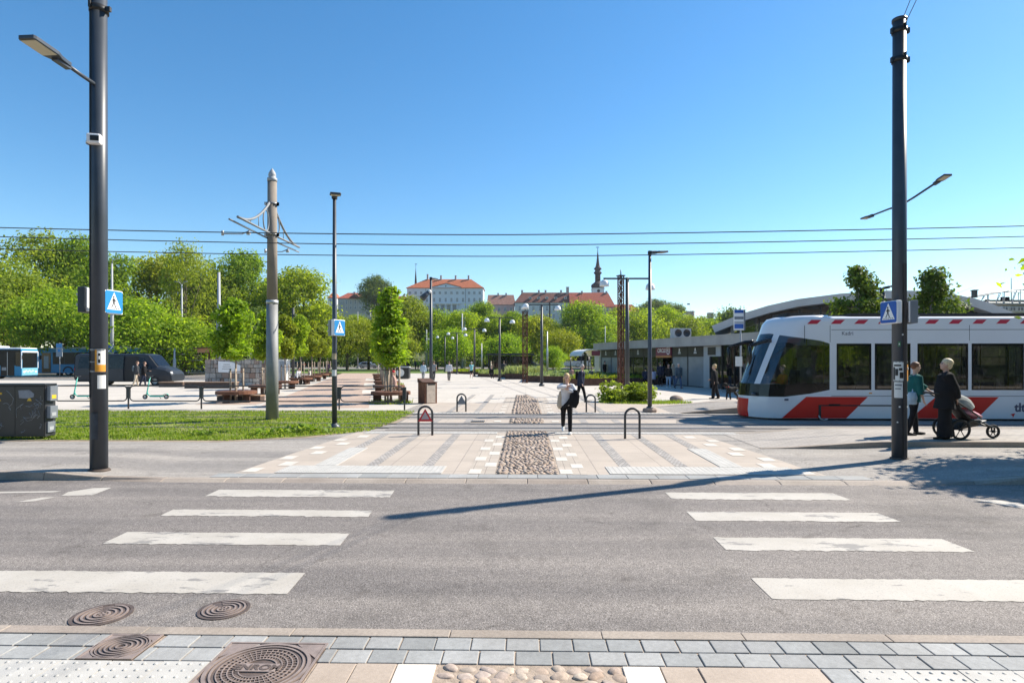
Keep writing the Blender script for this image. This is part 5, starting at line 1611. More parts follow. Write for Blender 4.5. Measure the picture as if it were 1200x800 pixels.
def sign_back(label, loc, rz, w=0.6, group=None, thick=0.12, mat=None):
    t = thing('crossing_sign', label, 'road sign', loc, rz, group)
    mb = MB(); mb.box((0, 0, 0), (w, thick, w), 0); mb.box((0, thick / 2 + 0.015, 0), (w * 0.92, 0.03, w * 0.92), 1); mb.build('housing', [mat or m_back, m_signw], t, 0.01)
    mb = MB(); mb.box((0, -thick / 2 - 0.015, w * 0.2), (w * 0.9, 0.03, 0.04)); mb.box((0, -thick / 2 - 0.015, -w * 0.2), (w * 0.9, 0.03, 0.04)); mb.build('bracket', m_galv, t)
    return t

def led_head(mb_name, parent, loc, direction, L=0.62, W=0.26, tilt=0.0, pole_mat=None):
    """flat street light head pointing along direction (world vector in the parent's frame)"""
    u = V(direction).normalized(); w = V((-u.y, u.x, 0)).normalized(); n = u.cross(w)
    M = Matrix(((u.x, w.x, n.x, loc[0]), (u.y, w.y, n.y, loc[1]), (u.z, w.z, n.z, loc[2]), (0, 0, 0, 1)))
    mb = MB()
    pts = [(0, -W * 0.22), (L * 0.28, -W * 0.34), (L * 0.42, -W / 2), (L * 0.95, -W / 2), (L, -W * 0.42), (L, W * 0.42), (L * 0.95, W / 2), (L * 0.42, W / 2), (L * 0.28, W * 0.34), (0, W * 0.22)]
    mb.prism([(a, b, -0.03) for a, b in pts], (0, 0, 0.06), 0, M)
    mb.box((L * 0.16, 0, -0.01), (L * 0.36, W * 0.36, 0.12), 0, 0, M)
    h = mb.build('lamp_head', pole_mat or m_pole, parent, 0.008)
    mb = MB(); mb.box((L * 0.7, 0, -0.034), (L * 0.5, W * 0.84, 0.012), 0, 0, M); mb.build('lens', m_led, h)
    return h

# --- tall left pole
x, y = G(116, 548, hz(-7.9, 10.9)); zl_ = hz(x, y)
LP = thing('tram_pole', 'tall dark steel pole with street lamp arm and white camera, by the left pavement', 'pole', (x, y, zl_))
Lx, Ly = x, y
mb = MB(); mb.tube([(0, 0, -0.1), (0, 0, 9.2)], [0.136, 0.122], 28); mb.build('pole', m_pole, LP)
mb = MB(); mb.lathe([(0.136, -0.02), (0.175, -0.02), (0.17, 0.012), (0.137, 0.03)], 28); mb.build('base_collar', pm('rusty_collar', (0.07, 0.05, 0.04), 0.8, var=0.4, scale=8), LP)
mb = MB()
for i in range(7):
    a0, a1 = R(-20 + i * 7), R(-13 + i * 7)
    mb.add([(0.139 * math.sin(a_), -0.139 * math.cos(a_), z_) for a_, z_ in ((a0, .55), (a1, .55), (a1, 1.0), (a0, 1.0))], [(0, 1, 2, 3)])
mb.build('access_door', pm('door_paint', (0.034, 0.042, 0.054), 0.5, var=0.3, scale=6), LP)
mb = MB(); mb.box((-0.075, -0.108, 4.6), (0.028, 0.028, 6.7), 0, 0.6); mb.build('cable_cover', m_signk, LP)
arm0 = HT(104, 10.42) - zl_; arm1 = HT(72, 9.85) - zl_
mb = MB(); mb.tube([(0.0, -0.10, arm0), (-0.02, -0.4, arm0 + 0.02), (-0.03, -0.75, arm0 + 0.05)], 0.032, 10); mb.build('lamp_arm', m_pole, LP)
led_head('lamp', LP, (-0.03, -0.66, arm0 + 0.05), (-0.05, -1, 0.06), 0.78, 0.28)
mb = MB(); ringz = HT(18, 10.5) - zl_
mb.lathe([(0.12, -0.05), (0.15, -0.05), (0.15, 0.05), (0.12, 0.05)], 28, 0, (0, 0, ringz)); mb.box((0.17, -0.02, ringz), (0.1, 0.05, 0.08)); mb.box((-0.05, -0.15, ringz + 0.12), (0.04, 0.04, 0.3)); mb.build('clamp', m_signk, LP)
t = thing('camera', 'small white camera box strapped to the tall left pole', 'camera', (x, y - 0.125, HT(169, 10.42)), 0.25)
mb = MB(); mb.box((0.03, -0.05, 0), (0.21, 0.13, 0.17)); mb.build('housing', m_signw, t, 0.025)
mb = MB(); mb.box((0.055, -0.118, 0.0), (0.13, 0.012, 0.085)); mb.build('window', m_signk, t)
mb = MB(); mb.lathe([(0.127, -0.02), (0.135, -0.02), (0.135, 0.02), (0.127, 0.02)], 24, 0, (-0.03, 0.125, -0.02)); mb.build('strap', m_galv, t)
ped_sign('pale blue pedestrian crossing sign on the right of the tall left pole', (*wc(-7.06, 10.52), HT(354, 10.52)), TH + R(83), 0.42, None, 'crossing signs')
sign_back('dark back of a crossing sign on the left of the tall left pole', (*wc(-7.54, 10.62), HT(352, 10.62)), TH + R(-80) , 0.45, 'crossing sign backs', mat=m_pole)
def curved_paper(mb, r, a0, a1, z0, z1, m, n=6):
    vs = []
    for i in range(n + 1):
        a = a0 + (a1 - a0) * i / n
        vs += [(r * math.sin(a), -r * math.cos(a), z0), (r * math.sin(a), -r * math.cos(a), z1)]
    mb.add(vs, [(2 * i, 2 * i + 2, 2 * i + 3, 2 * i + 1) for i in range(n)], m)
def poster(label, base, r, items):
    t = thing('poster', label, 'poster', base, 0, 'posters taped to the poles')
    for i, (nm, a0, a1, z0, z1, mats, extra) in enumerate(items):
        mb = MB(); curved_paper(mb, r + 0.004 + 0.001 * i, R(a0), R(a1), z0, z1, 0)
        for (b0, b1, y0, y1) in extra: curved_paper(mb, r + 0.0075 + 0.001 * i, R(b0), R(b1), y0, y1, 1)
        mb.build(nm, mats, t)
zz = lambda yy: HT(yy, 10.5)
poster('orange and white poster with a figure taped round the tall left pole', (x, y, 0), 0.135, [
    ('sheet', 12, 78, zz(434), zz(409.5), [m_paper, m_paperO], [(12, 24, zz(434), zz(410)), (12, 78, zz(435), zz(427)), ]),
    ('print', 30, 44, zz(425), zz(414), [m_signk, m_paper], [(33, 41, zz(421), zz(417))]),
    ('tape', -70, 12, zz(424.5), zz(423), [m_tape, m_tape], []), ('tape', -70, 70, zz(435.5), zz(433.5), [m_tape, m_tape], []), ('tape', -70, 70, zz(411), zz(408.8), [m_tape, m_tape], [])])
poster('plain white paper sheet on the tall left pole below the orange poster', (x, y, 0), 0.136, [('sheet', 26, 80, zz(454.5), zz(439), [m_paper, m_paper], [])])

# --- tall right pole
x, y = G(1054, 537, 0.06); zr_ = hz(x, y)
RP = thing('tram_pole', 'tall dark steel pole with taped posters beside the couple at right', 'pole', (x, y, zr_))
Hr = HT(36, 12.1) - zr_
mb = MB(); mb.tube([(0, 0, -0.1), (0, 0, Hr)], [0.134, 0.118], 28); mb.build('pole', m_pole, RP)
mb = MB(); mb.lathe([(0.134, -0.02), (0.17, -0.02), (0.165, 0.012), (0.135, 0.03)], 28); mb.build('base_collar', pm('rusty_collar', (0.07, 0.05, 0.04), 0.8), RP)
for (a_, z_, s_) in ((-30, 1.02, .03), (-45, .72, .025), (30, 1.25, .028), (38, 1.02, .03), (-8, 2.42, .03), (20, 1.62, .02)):
    mb = MB(); mb.box((0.137 * math.sin(R(a_)), -0.137 * math.cos(R(a_)), z_), (s_, 0.006, s_), 0, R(a_)); mb.build('sticker', m_paper, RP)
mb = MB(); mb.box((0.02, -0.138, 1.9), (0.05, 0.04, 3.8)); mb.build('cable_cover', pm('brown_cover', (0.05, 0.04, 0.036), 0.5), RP)
mb = MB(); mb.lathe([(0.0, Hr + 0.01), (0.132, Hr + 0.01), (0.132, Hr - 0.05), (0.117, Hr - 0.05)], 28); mb.build('cap', m_pole, RP)
for dz in (0.23, 0.80):
    mb = MB(); mb.lathe([(0.116, -0.045), (0.138, -0.045), (0.138, 0.045), (0.116, 0.045)], 28, 0, (0, 0, Hr - dz))
    for sx in (-1, 1): mb.box((sx * 0.15, -0.02, Hr - dz), (0.05, 0.06, 0.1))
    mb.box((0.02, -0.145, Hr - dz + 0.04), (0.03, 0.05, 0.1)); mb.build('clamp', m_signk, RP)
x2, y2 = D(1056, 24)
t = thing('street_lamp', 'tall street lamp hidden behind the right pole, its two lamp arms sticking out', 'street lamp', (x2, y2, 0.24))
za = HT(239, 24) - 0.24
mb = MB(); mb.tube([(0, 0, -0.05), (0, 0, za * .6), (0, 0, za)], [0.10, .085, 0.065], 12); mb.build('pole', m_pole, t)
mb = MB(); mb.tube([(0, 0, za - 0.05), (0, -0.8, za + 0.05), (0.0, -2.0, za + 0.24)], 0.04, 8); mb.build('lamp_arm', m_pole, t)
led_head('lamp', t, (0.0, -1.95, za + 0.24), (0, -1, 0.15), 0.75, 0.30)
mb = MB(); mb.tube([(0, 0, za - 0.05), (0, 0.8, za), (0, 2.0, za + 0.02)], 0.04, 8); mb.build('lamp_arm', m_pole, t)
led_head('lamp', t, (0, 1.95, za + 0.02), (0, 1, 0.02), 0.75, 0.30)
ped_sign('deep blue pedestrian crossing sign on the left of the tall right pole', (*wc(7.36, 11.6), HT(366, 11.6)), TH + R(-82), 0.44, m_blued, 'crossing signs')
sign_back('grey back of a crossing sign on the right of the tall right pole', (*wc(7.80, 11.7), HT(366, 11.7)), TH + R(75), 0.44, 'crossing sign backs')
zz = lambda yy: HT(yy, 11.6)
poster('torn black and white posters wrapped round the tall right pole', (x, y, 0), 0.136, [
    ('sheet', -78, 8, zz(446), zz(424), [m_paper, m_signk], [(-60, -40, zz(440), zz(432)), (-30, -5, zz(443), zz(436)), (-70, -20, zz(429), zz(427)), (-35, -12, zz(434), zz(431)), (-75, -62, zz(445), zz(430))]),
    ('tape', -80, 70, zz(447), zz(445.5), [m_tape, m_tape], []), ('tape', -80, 70, zz(424.5), zz(423), [m_tape, m_tape], [])])
poster('small white notice under the torn posters on the tall right pole', (x, y, 0), 0.136, [('sheet', -70, -8, zz(466), zz(447.5), [m_paper, m_back], [(-62, -16, zz(452), zz(450)), (-62, -22, zz(456), zz(454.6))])])
poster('torn orange paper on the right side of the tall right pole', (x, y, 0), 0.137, [('sheet', 30, 84, zz(446), zz(427), [m_paperO, m_paper], [(40, 60, zz(433), zz(430))])])
poster('small green sticker on the tall right pole under the blue sign', (x, y, 0), 0.135, [('sheet', -42, -22, zz(406), zz(400), [pm('sticker_green', (0.05, 0.16, 0.07), 0.6), m_paper], [(-36, -29, zz(404), zz(402))])])

# span wires from the right pole to over the road
m_wire = pm('wire', (0.03, 0.032, 0.036), 0.5, var=0.05)
o = wc(0, 0)
mb = MB(); top = V((x, y - 0.15, zr_ + Hr - 0.2)); e = V((*wc(5.0, 4.0), 9.4)); mb.tube([top, top.lerp(e, 0.5) + V((0, 0, -0.1)), e, V((*wc(2.5, -3), 9.6))], 0.007, 6)
tag(mb.build('span_wire', m_wire), 'thin wire rising from the upper clamp of the tall right pole', 'wire', 'wires on the tall right pole')
mb = MB(); top = V((x - 0.02, y - 0.15, zr_ + Hr - 0.75)); e = V((*wc(4.9, 4.0), 9.6)); mb.tube([top, top + V((0, 0, 0.7)), top.lerp(e, 0.5) + V((-0.08, 0, 0.35)), e, V((*wc(2.4, -3), 9.8))], 0.007, 6)
tag(mb.build('span_wire', m_wire), 'thin wire rising from the lower clamp of the tall right pole', 'wire', 'wires on the tall right pole')

# --- concrete catenary pole with bracket arms
x, y = G(319, 491.5, 0.03)
CP = thing('catenary_pole', 'concrete catenary pole with pointed metal cap and two bracket arms on the lawn', 'pole', (x, y, 0.03))
dC = DY(491.5)
zc = lambda yy: HT(yy, dC) - 0.03
mb = MB(); mb.tube([(0, 0, -0.1), (0, 0, zc(354)), ], [0.20, 0.178], 24); mb.build('lower_pole', pm('galv_pole', (0.23, 0.235, 0.235), 0.65, 0.2, var=0.2, scale=1.8, bmp=0.2, bscale=20), CP)
mb = MB(); mb.tube([(0, 0, zc(354)), (0, 0, zc(213))], [0.168, 0.145], 24); mb.build('upper_pole', m_cpole, CP)
mb = MB(); mb.lathe([(0.17, -0.06), (0.19, -0.06), (0.19, 0.06), (0.165, 0.06)], 24, 0, (0, 0, zc(354))); mb.build('collar', m_galv, CP)
mb = MB(); mb.lathe([(0.15, zc(213)), (0.155, zc(213)), (0.155, zc(209)), (0.12, zc(208.5)), (0.105, zc(208)), (0.125, zc(206)), (0.11, zc(203)), (0.05, zc(199.5)), (0.0, zc(197))], 20); mb.build('cap', m_galvl, CP)
for sg in (-1, 1):
    zb = 6.05; ya = lambda q: sg * q
    mb = MB()
    mb.tube([(0.02, ya(0.12), zb), (0.0, ya(1.2), zb + 0.02), (0, ya(2.35), zb + 0.03)], 0.035, 8)
    mb.tube([(-0.12, ya(0.10), zb - 0.13), (-0.12, ya(1.2), zb - 0.12), (-0.12, ya(2.6), zb - 0.10)], 0.028, 8)
    n_ = 10
    mb.tube([(-0.02, ya(0.15 + 2.15 * i / n_), zb + 0.03 + 0.98 * (1 - i / n_) ** 2.1) for i in range(n_ + 1)], 0.038, 8)
    mb.tube([(-0.02, ya(0.42 + 0.20 * math.cos(a_ * 2 * math.pi / 16)), zb + 0.37 + 0.34 * math.sin(a_ * 2 * math.pi / 16)) for a_ in range(16)], 0.022, 6, closed=True)
    for q in (0.95, 1.5): mb.cyl((-0.02, ya(q), zb), (-0.02, ya(q), zb + 0.06 + 0.98 * (1 - (q - .15) / 2.15) ** 2.1), 0.012, 0.012, 5)
    mb.build('bracket_arm', pm('bracket_steel', (0.20, 0.21, 0.22), 0.6, var=0.15), CP)
    mb = MB()
    for zq in (zb, zb + 1.0):
        mb.lathe([(0.15, -0.04), (0.178, -0.04), (0.178, 0.04), (0.15, 0.04)], 20, 0, (0, 0, zq)); mb.box((-0.19, ya(0.06), zq), (0.06, 0.08, 0.1)); mb.box((0.19, 0, zq), (0.05, 0.08, 0.1))
    mb.build('clamp', m_galv, CP)
    yq = 1.35 if sg < 0 else 1.65
    mb = MB(); mb.tube([(-0.12, ya(yq), zb - 0.16), (-0.35, ya(yq), zb - 0.26), (-0.95, ya(yq), zb - 0.25)], 0.018, 6); mb.cyl((-0.95, ya(yq), zb - 0.3), (-0.95, ya(yq), zb - 0.16), 0.04, 0.04, 8); mb.cyl((-0.2, ya(yq), zb - 0.24), (-0.1, ya(yq), zb - 0.24), 0.05, 0.05, 8); mb.build('steady_arm', m_galv, CP)

# contact wires
def contact(label, d, yc_, y0, y1):
    zc_ = HT(yc_, d); dl = (yc_ - y0) * d / F; dr = (yc_ - y1) * d / F
    pts = []
    for i in range(-24, 25):
        lat = i * 1.25; q = lat / (600 / 700 * d)
        zz_ = zc_ + (dl if q < 0 else dr) * min(1.6, abs(q)) ** 1.6
        a_, b_ = wc(0, d); pts.append((a_ + lat, b_, zz_))
    mb = MB(); mb.tube(pts, 0.016, 5)
    tag(mb.build('overhead_wire', m_wire), label, 'overhead wire', 'overhead tram wires')
contact('overhead tram wire, highest of the three across the sky', 17.4, 275, 264, 267.5)
contact('overhead tram wire, middle one of the three across the sky', 18.9, 287.2, 275, 279.5)
contact('overhead tram wire, lowest of the three across the sky', 20.6, 300.3, 289.5, 292.5)

# --- lamp posts
def flat_lamp(label, px, py, ytop, direction, r=(0.075, 0.05), mat=None, head=(0.62, 0.28), base=True, group='slim dark lamp posts', tilt=-0.28):
    x, y = G(px, py); d = DY(py); h = HT(ytop, d) - 0.03
    t = thing('street_lamp', label, 'street lamp', (x, y, 0.03), 0, group)
    mb = MB(); mb.tube([(0, 0, -0.05), (0, 0, h * 0.35), (0, 0, h)], [r[0], r[0] * 0.95, r[1]], 14); mb.build('pole', mat or m_pole, t)
    if base:
        mb = MB(); mb.lathe([(r[0] * 2.2, 0), (r[0] * 2.2, 0.05), (r[0] * 1.3, 0.09), (r[0], 0.12)], 14); mb.build('base', mat or m_pole, t)
    mb = MB(); mb.box((0, 0, h + 0.03), (0.14, 0.14, 0.14)); mb.build('joint', m_signk, t, 0.02)
    if head: led_head('lamp', t, (direction[0] * 0.04, direction[1] * 0.04, h + 0.05), (direction[0], direction[1], tilt), *head, pole_mat=m_pole)
    return t
flat_lamp('slim dark lamp post carrying a crossing sign at the lawn edge', 392, 500.5, 232, (0.35, -0.9, 0), head=(0.55, 0.3), tilt=-0.12)
ped_sign('pale blue crossing sign with white edges on the slim lamp post at the lawn', (*wc(-4.99, 17.15), HT(384, 17.15)), TH + R(64), 0.46, None, 'crossing signs')
sign_back('grey back of a crossing sign on the left of the slim lamp post', (*wc(-5.27, 17.40), HT(384, 17.40)), TH + R(-66), 0.46, 'crossing sign backs')
x, y = G(392, 500.5)
poster('weathered stickers on the slim lamp post at the lawn', (x, y, 0), 0.072, [('sheet', -60, 60, HT(421, 17.6), HT(414, 17.6), [pm('tan_sticker', (0.45, 0.36, 0.22), 0.8), m_paper], []), ('sheet', -60, 60, HT(440, 17.6), HT(433, 17.6), [m_paper, m_paper], [])])
flat_lamp('slim dark lamp post on a stone plinth right of the rusty lattice column', 761.5, 481.5, 297, (0.8, 0.5, 0), r=(0.085, 0.055), head=(0.8, 0.34), tilt=0.1)
x, y = G(761.5, 483)
t = thing('plinth', 'rough concrete plinth under the single lamp post', 'plinth', (x, y, 0.03))
mb = MB(); mb.lathe([(0.26, -0.05), (0.27, 0.10), (0.22, 0.16), (0.0, 0.16)], 9, 0, smooth=False); mb.build('block', m_rock, t)
mb = MB(); mb.lathe([(0.13, 0.15), (0.13, 0.2), (0.1, 0.22)], 14); mb.build('collar', m_pole, t)
t = flat_lamp('slim dark lamp post behind the rusty bin, with a spotlight halfway up', 505, 465.7, 327, (0.3, 0.8, 0), r=(0.085, 0.06), head=(0.5, 0.25), tilt=0.02)
d = DY(465.7)
mb = MB(); zq = HT(344, d) - 0.03
mb.cyl((0, 0, zq), (-0.12, -0.05, zq), 0.03, 0.03, 6); mb.tube([(-0.08, -0.05, zq + 0.1), (-0.42, -0.25, zq - 0.28)], [0.10, 0.17], 12); mb.build('spotlight', m_pole, t)
mb = MB(); mb.ell((-0.06, -0.10, zq + 0.10), (0.1, 0.08, 0.1), 10, 8); mb.build('sensor', m_dome, t)
x_, y_ = D(343.5, 50)
t = thing('street_lamp', 'dark lamp post with slanted spotlight between the left young trees', 'street lamp', (x_, y_, 0.03), 0, 'slim dark lamp posts')
h = HT(361, 50)
mb = MB(); mb.tube([(0, 0, -0.05), (0, 0, h)], [0.13, 0.10], 10); mb.build('pole', m_polef, t)
mb = MB(); mb.tube([(0.1, 0, HT(369, 50)), (0.45, -0.1, HT(373, 50))], [0.1, 0.17], 10); mb.build('spotlight', m_polef, t)
# twin-arm lamp behind the tram
x_, y_ = D(1033.5, 27)
t = thing('street_lamp', 'dark post with two flat lamp arms behind the tram', 'street lamp', (x_, y_, 0.03))
h = HT(344, 27)
mb = MB(); mb.tube([(0, 0, -0.05), (0, 0, h)], [0.14, 0.13], 14); mb.build('pole', m_polef, t)
mb = MB(); mb.lathe([(0.09, 0), (0.09, 0.22), (0, 0.22)], 12, 0, (0, 0, h)); mb.build('neck', m_signk, t)
led_head('lamp', t, (0.05, 0, h + 0.22), (0.9, -0.3, 0.2), 0.75, 0.3); led_head('lamp', t, (-0.05, 0, h + 0.2), (-0.9, 0.3, 0.03), 0.75, 0.3)

# --- double dome lamps
def dome_lamp(label, px, d, ytop, half_px, yl, yr, k=1.0, grp='double dome lamps across the square', single=None, rot=0.0):
    x, y = D(px, d); h = HT(ytop, d) - 0.03; q = half_px * d / F
    t = thing('dome_lamp', label, 'street lamp', (x, y, 0.03), TH + rot, grp)
    mb = MB(); mb.tube([(0, 0, -0.05), (0, 0, h + 0.05)], [0.12, 0.085], 10); mb.lathe([(0.2, 0), (0.2, 0.15), (0.12, 0.2)], 10); mb.build('pole', m_polef, t)
    mb = MB(); mb.box((0, -0.03, h), (2 * q, 0.06, 0.08)); mb.build('crossbar', m_polef, t)
    for sx, yy in ((-1, yl), (1, yr)):
        zb = HT(yy, d) - 0.03
        mb = MB(); mb.lathe([(0.0, 0.28), (0.09, 0.27), (0.17, 0.22), (0.22, 0.13), (0.24, 0.0), (0.24, -0.05), (0.0, -0.05)], 18, 0, (sx * (q - 0.05), -0.03, zb - 0.1)); mb.build('dome', m_dome, t)
        mb = MB(); mb.cyl((sx * (q - 0.05), -0.03, zb + 0.17), (sx * (q - 0.05), -0.03, h), 0.025, 0.025, 6); mb.build('hanger', m_polef, t)
dome_lamp('nearest double dome lamp, its bar crossing the church spire', 735, 30, 326.5, 28, 332, 336)
dome_lamp('second double dome lamp, right of the farther rusty column', 634.8, 44, 357, 19.5, 358.5, 361)
dome_lamp('third double dome lamp, in front of the pale trees', 585.5, 54, 372, 15.5, 375, 377)
dome_lamp('fourth double dome lamp, beside the twin white masts', 556, 68, 385, 12, 385.5, 387)
dome_lamp('fifth double dome lamp, far off right of the dark slim lamp', 535.5, 80, 390, 10.5, 391, 392.5)
dome_lamp('sixth double dome lamp, far off by the dark slim lamp', 521.5, 92, 394, 9.2, 395, 396)
dome_lamp('farthest small double dome lamp behind the dark slim lamp', 510.5, 104, 397, 8.3, 397.5, 398.5)

# --- rusty lattice columns
m_rust = pm('rust_steel', (0.13, 0.05, 0.03), 0.8, 0.2, var=0.35, scale=2.5)
def lattice(label, px, d, ytop, w):
    x, y = D(px, d); h = HT(ytop, d) - 0.03
    t = thing('lattice_column', label, 'lattice column', (x, y, 0.03), TH + 0.35, 'rusty lattice columns')
    mb = MB(); q = w / 2
    for sx in (-1, 1):
        for sy in (-1, 1): mb.box((sx * q, sy * q, h / 2), (0.05, 0.05, h))
    mb.build('corner_post', m_rust, t)
    mb = MB(); n = int(h / 0.34)
    for i in range(n):
        z0, z1 = i * h / n, (i + 1) * h / n
        for sx, sy, ax in ((-1, 0, 1), (1, 0, 1), (0, -1, 0), (0, 1, 0)):
            s_ = 1 if i % 2 else -1
            a_ = V((sx * q, sy * q, z0)); b_ = V((sx * q, sy * q, z1)); o_ = V((0, q * 0.9, 0)) if ax else V((q * 0.9, 0, 0))
            mb.cyl(a_ - o_ * s_, b_ + o_ * s_, 0.02, 0.02, 4)
            mb.cyl(a_ - o_, a_ + o_, 0.02, 0.02, 4)
    mb.build('bracing', m_rust, t)
    mb = MB(); mb.box((0, 0, h + 0.02), (w + 0.14, w + 0.14, 0.05)); mb.cyl((0, 0, h), (0, 0, h + 0.35), 0.04, 0.03, 6); mb.build('cap', m_polef, t)
    return t, h
lattice('nearer rusty lattice column with lamp bar, left of the single lamp post', 727.5, 33, 323.5, 0.23)
t, h = lattice('farther rusty lattice column with a white dome on top', 615.3, 50, 365, 0.33)
mb = MB(); mb.lathe([(0.0, 0.34), (0.12, 0.32), (0.23, 0.26), (0.30, 0.15), (0.33, 0.0), (0.0, 0.0)], 18, 0, (0, 0, h + 0.2)); mb.build('dome', m_dome, t)

# --- other masts
def mast(label, px, py, ytop, r, mat, name='mast', grp=None, extra=None, d=None):
    if d is None: x, y = G(px, py); d = DY(py)
    else: x, y = D(px, d)
    h = HT(ytop, d) - 0.03
    t = thing(name, label, 'mast' if name == 'mast' else 'street lamp', (x, y, 0.03), TH, grp)
    mb = MB(); mb.tube([(0, 0, -0.05), (0, 0, h * 0.62), (0, 0, h * 0.63), (0, 0, h)], [r, r * 0.9, r * 0.62, r * 0.5], 10); mb.build('pole', mat, t)
    mb = MB(); mb.box((0, 0, 0.18), (r * 3.4, r * 3.4, 0.36)); mb.build('base', mat, t)
    if extra == 'twin':
        for sx in (-1, 1):
            mb = MB(); mb.tube([(0, 0, h - 0.1), (sx * 0.35, -0.1, h + 0.3), (sx * 0.9, -0.2, h + 0.35)], 0.05, 6); mb.build('arm', mat, t)
    if extra == 'hook':
        mb = MB(); mb.tube([(0, 0, h - 0.1), (0.1, -0.1, h + 0.35), (0.5, -0.3, h + 0.5), (1.2, -0.8, h + 0.45)], 0.05, 6); mb.build('arm', mat, t)
    return t
mast('pale grey lamp post with twin arms behind the dark van', 213, 437.5, 333, 0.22, m_galvl, 'street_lamp', extra='twin')
t = mast('pale grey lamp post with a hooked arm behind the tall left pole', 131.2, 441, 309, 0.20, m_galvl, 'street_lamp', extra='hook')
mb = MB(); d = DY(441); mb.box((0, -0.25, HT(409, d)), (0.85, 0.05, 0.85), 0); mb.add([(-0.3, -0.28, HT(409, d) - 0.3), (-0.2, -0.28, HT(409, d) - 0.36), (0.36, -0.28, HT(409, d) + 0.3), (0.26, -0.28, HT(409, d) + 0.36)], [(0, 1, 2, 3)], 1); mb.build('sign', [m_blued, m_signw], t)
mast('tall thick grey mast standing among the trees left of the catenary pole', 256.5, 433, 319, 0.33, m_galvl, d=74)
mast('short pale grey post beside the car park, left of the twin-arm lamp', 204.5, 436, 408, 0.18, m_galvl, d=72)
mast('thin grey mast at the end of the brown walk', 419.3, 431.5, 365, 0.16, m_galvl)
mast('left one of two white masts among the dome lamps', 541.6, 434.5, 367, 0.24, m_galvl, grp='white masts')
mast('right one of two white masts, slimmer, among the dome lamps', 544.6, 433.5, 372, 0.16, m_galvl, grp='white masts')
mast('pale mast left of the dark slim lamp behind the bin', 499.8, 434.5, 386, 0.2, m_galvl)
mast('short white post pair behind the middle young trees', 469.5, 433, 407, 0.2, m_galvl)
mast('grey pole close behind the second double dome lamp', 641.3, 441.5, 388, 0.11, m_galv)
mast('thin pale pole by the left corner of the shop', 709.2, 435, 382, 0.13, m_galvl)
mast('thin mast in front of the dark shelter under the trees', 564.5, 436, 402, 0.1, m_galv)
x, y = D(469, 60)
t = thing('waste_container', 'dark waste container beside the middle young trees', 'container', (x, y, 0.03), TH)
mb = MB(); mb.box((0, 0, 0.6), (1.9, 1.0, 1.1)); mb.build('body', m_black, t, 0.05); mb = MB(); mb.box((0, 0, 1.2), (2.0, 1.1, 0.12)); mb.build('lid', m_greyp, t, 0.03)
mb = MB(); mb.cyl((0.1, -0.53, 0.65), (0.1, -0.5, 0.65), 0.4, 0.4, 16); mb.build('emblem', m_paper, t)

# bus stop signs
def stop_sign(label, px, py, ytop, w, h, d=None):
    x, y = G(px, py) if d is None else D(px, d); d = DY(py) if d is None else d
    t = thing('stop_sign', label, 'stop sign', (x, y, 0.03), TH, 'public transport stop signs')
    H = HT(ytop, d)
    mb = MB(); mb.cyl((0, 0, -0.05), (0, 0, H), 0.045, 0.045, 10); mb.build('pole', m_galvl, t)
    return t, H, d
t, H, d = stop_sign('tram stop sign with blue and white panel in front of the arched hall', 868, 466, 363, .3, 1)
mb = MB(); mb.box((-0.12, -0.05, H - 0.55), (0.5, 0.06, 1.05), 0)
for (z, hh, m) in [(-0.12, 0.16, 1), (-0.45, 0.14, 3), (-0.87, 0.24, 2), (-0.68, 0.05, 3)]: mb.box((-0.12, -0.083, H + z), (0.46, 0.006, hh), m)
mb.box((0.16, 0.03, H - 0.55), (0.06, 0.3, 1.05), 4)
mb.build('sign_panel', [m_signw, m_blued, pm('tram_blue', (0.03, 0.12, 0.45), 0.4), m_back, m_back], t)
mb = MB(); mb.box((-0.12, -0.06, HT(424, d)), (0.34, 0.04, 0.5)); mb.build('timetable', m_paper, t)
t, H, d = stop_sign('bus stop sign with blue top beside the front blue bus', 70, 441.5, 402, .3, 1)
mb = MB(); mb.box((0, -0.06, H - 0.8), (0.7, 0.06, 1.5), 0); mb.box((0, -0.093, H - 0.3), (0.66, 0.006, 0.45), 1); mb.box((0, -0.093, H - 0.85), (0.3, 0.006, 0.3), 1); mb.build('sign_panel', [m_galvl, m_blue], t)

# --- railings between the lawn and the square
m_rail = pm('railing_paint', (0.035, 0.037, 0.04), 0.45, var=0.1)
def railing(label, p0, p1, ends=(True, True)):
    x0, y0 = p0; x1, y1 = p1
    L = math.hypot(x1 - x0, y1 - y0)
    t = thing('railing', label, 'railing', (x0, y0, 0.03), math.atan2(y1 - y0, x1 - x0), 'low rounded railings along the tram track')
    zt, zb, r = 0.92, 0.32, 0.16
    pts = []
    for (cx_, cz_, a0) in ((L - r - 0.06, zt - r, 0), (r + 0.06, zt - r, 90), (r + 0.06, zb + r, 180), (L - r - 0.06, zb + r, 270)):
        for k in range(6):
            a = R(a0 + 18 * k); pts.append((cx_ + r * math.cos(a), 0, cz_ + r * math.sin(a)))
    mb = MB(); mb.tube(pts, 0.024, 8, closed=True); mb.build('rail', m_rail, t)
    for q, on in ((0, ends[0]), (L, ends[1])):
        if not on: continue
        mb = MB(); mb.cyl((q, 0, -0.05), (q, 0, 0.62), 0.032, 0.032, 8); mb.box((q, 0, 0.66), (0.13, 0.09, 0.46)); mb.build('post', m_rail, t)
rp = [G(x_, yy) for x_, yy in ((-60, 479), (62, 479), (150.5, 479), (236, 479.2), (316, 479.5), (397.5, 480), (474, 480.5))]
names = ['railing section behind the graffiti cabinet', 'railing section right of the graffiti cabinet with a scooter behind', 'railing section behind the tall left pole with a green scooter', 'railing section in front of the nearest round bench', 'railing section right of the concrete catenary pole', 'railing section ending beside the rusty bin']
for i in range(6):
    railing(names[i], rp[i], rp[i + 1], (True, i == 5))

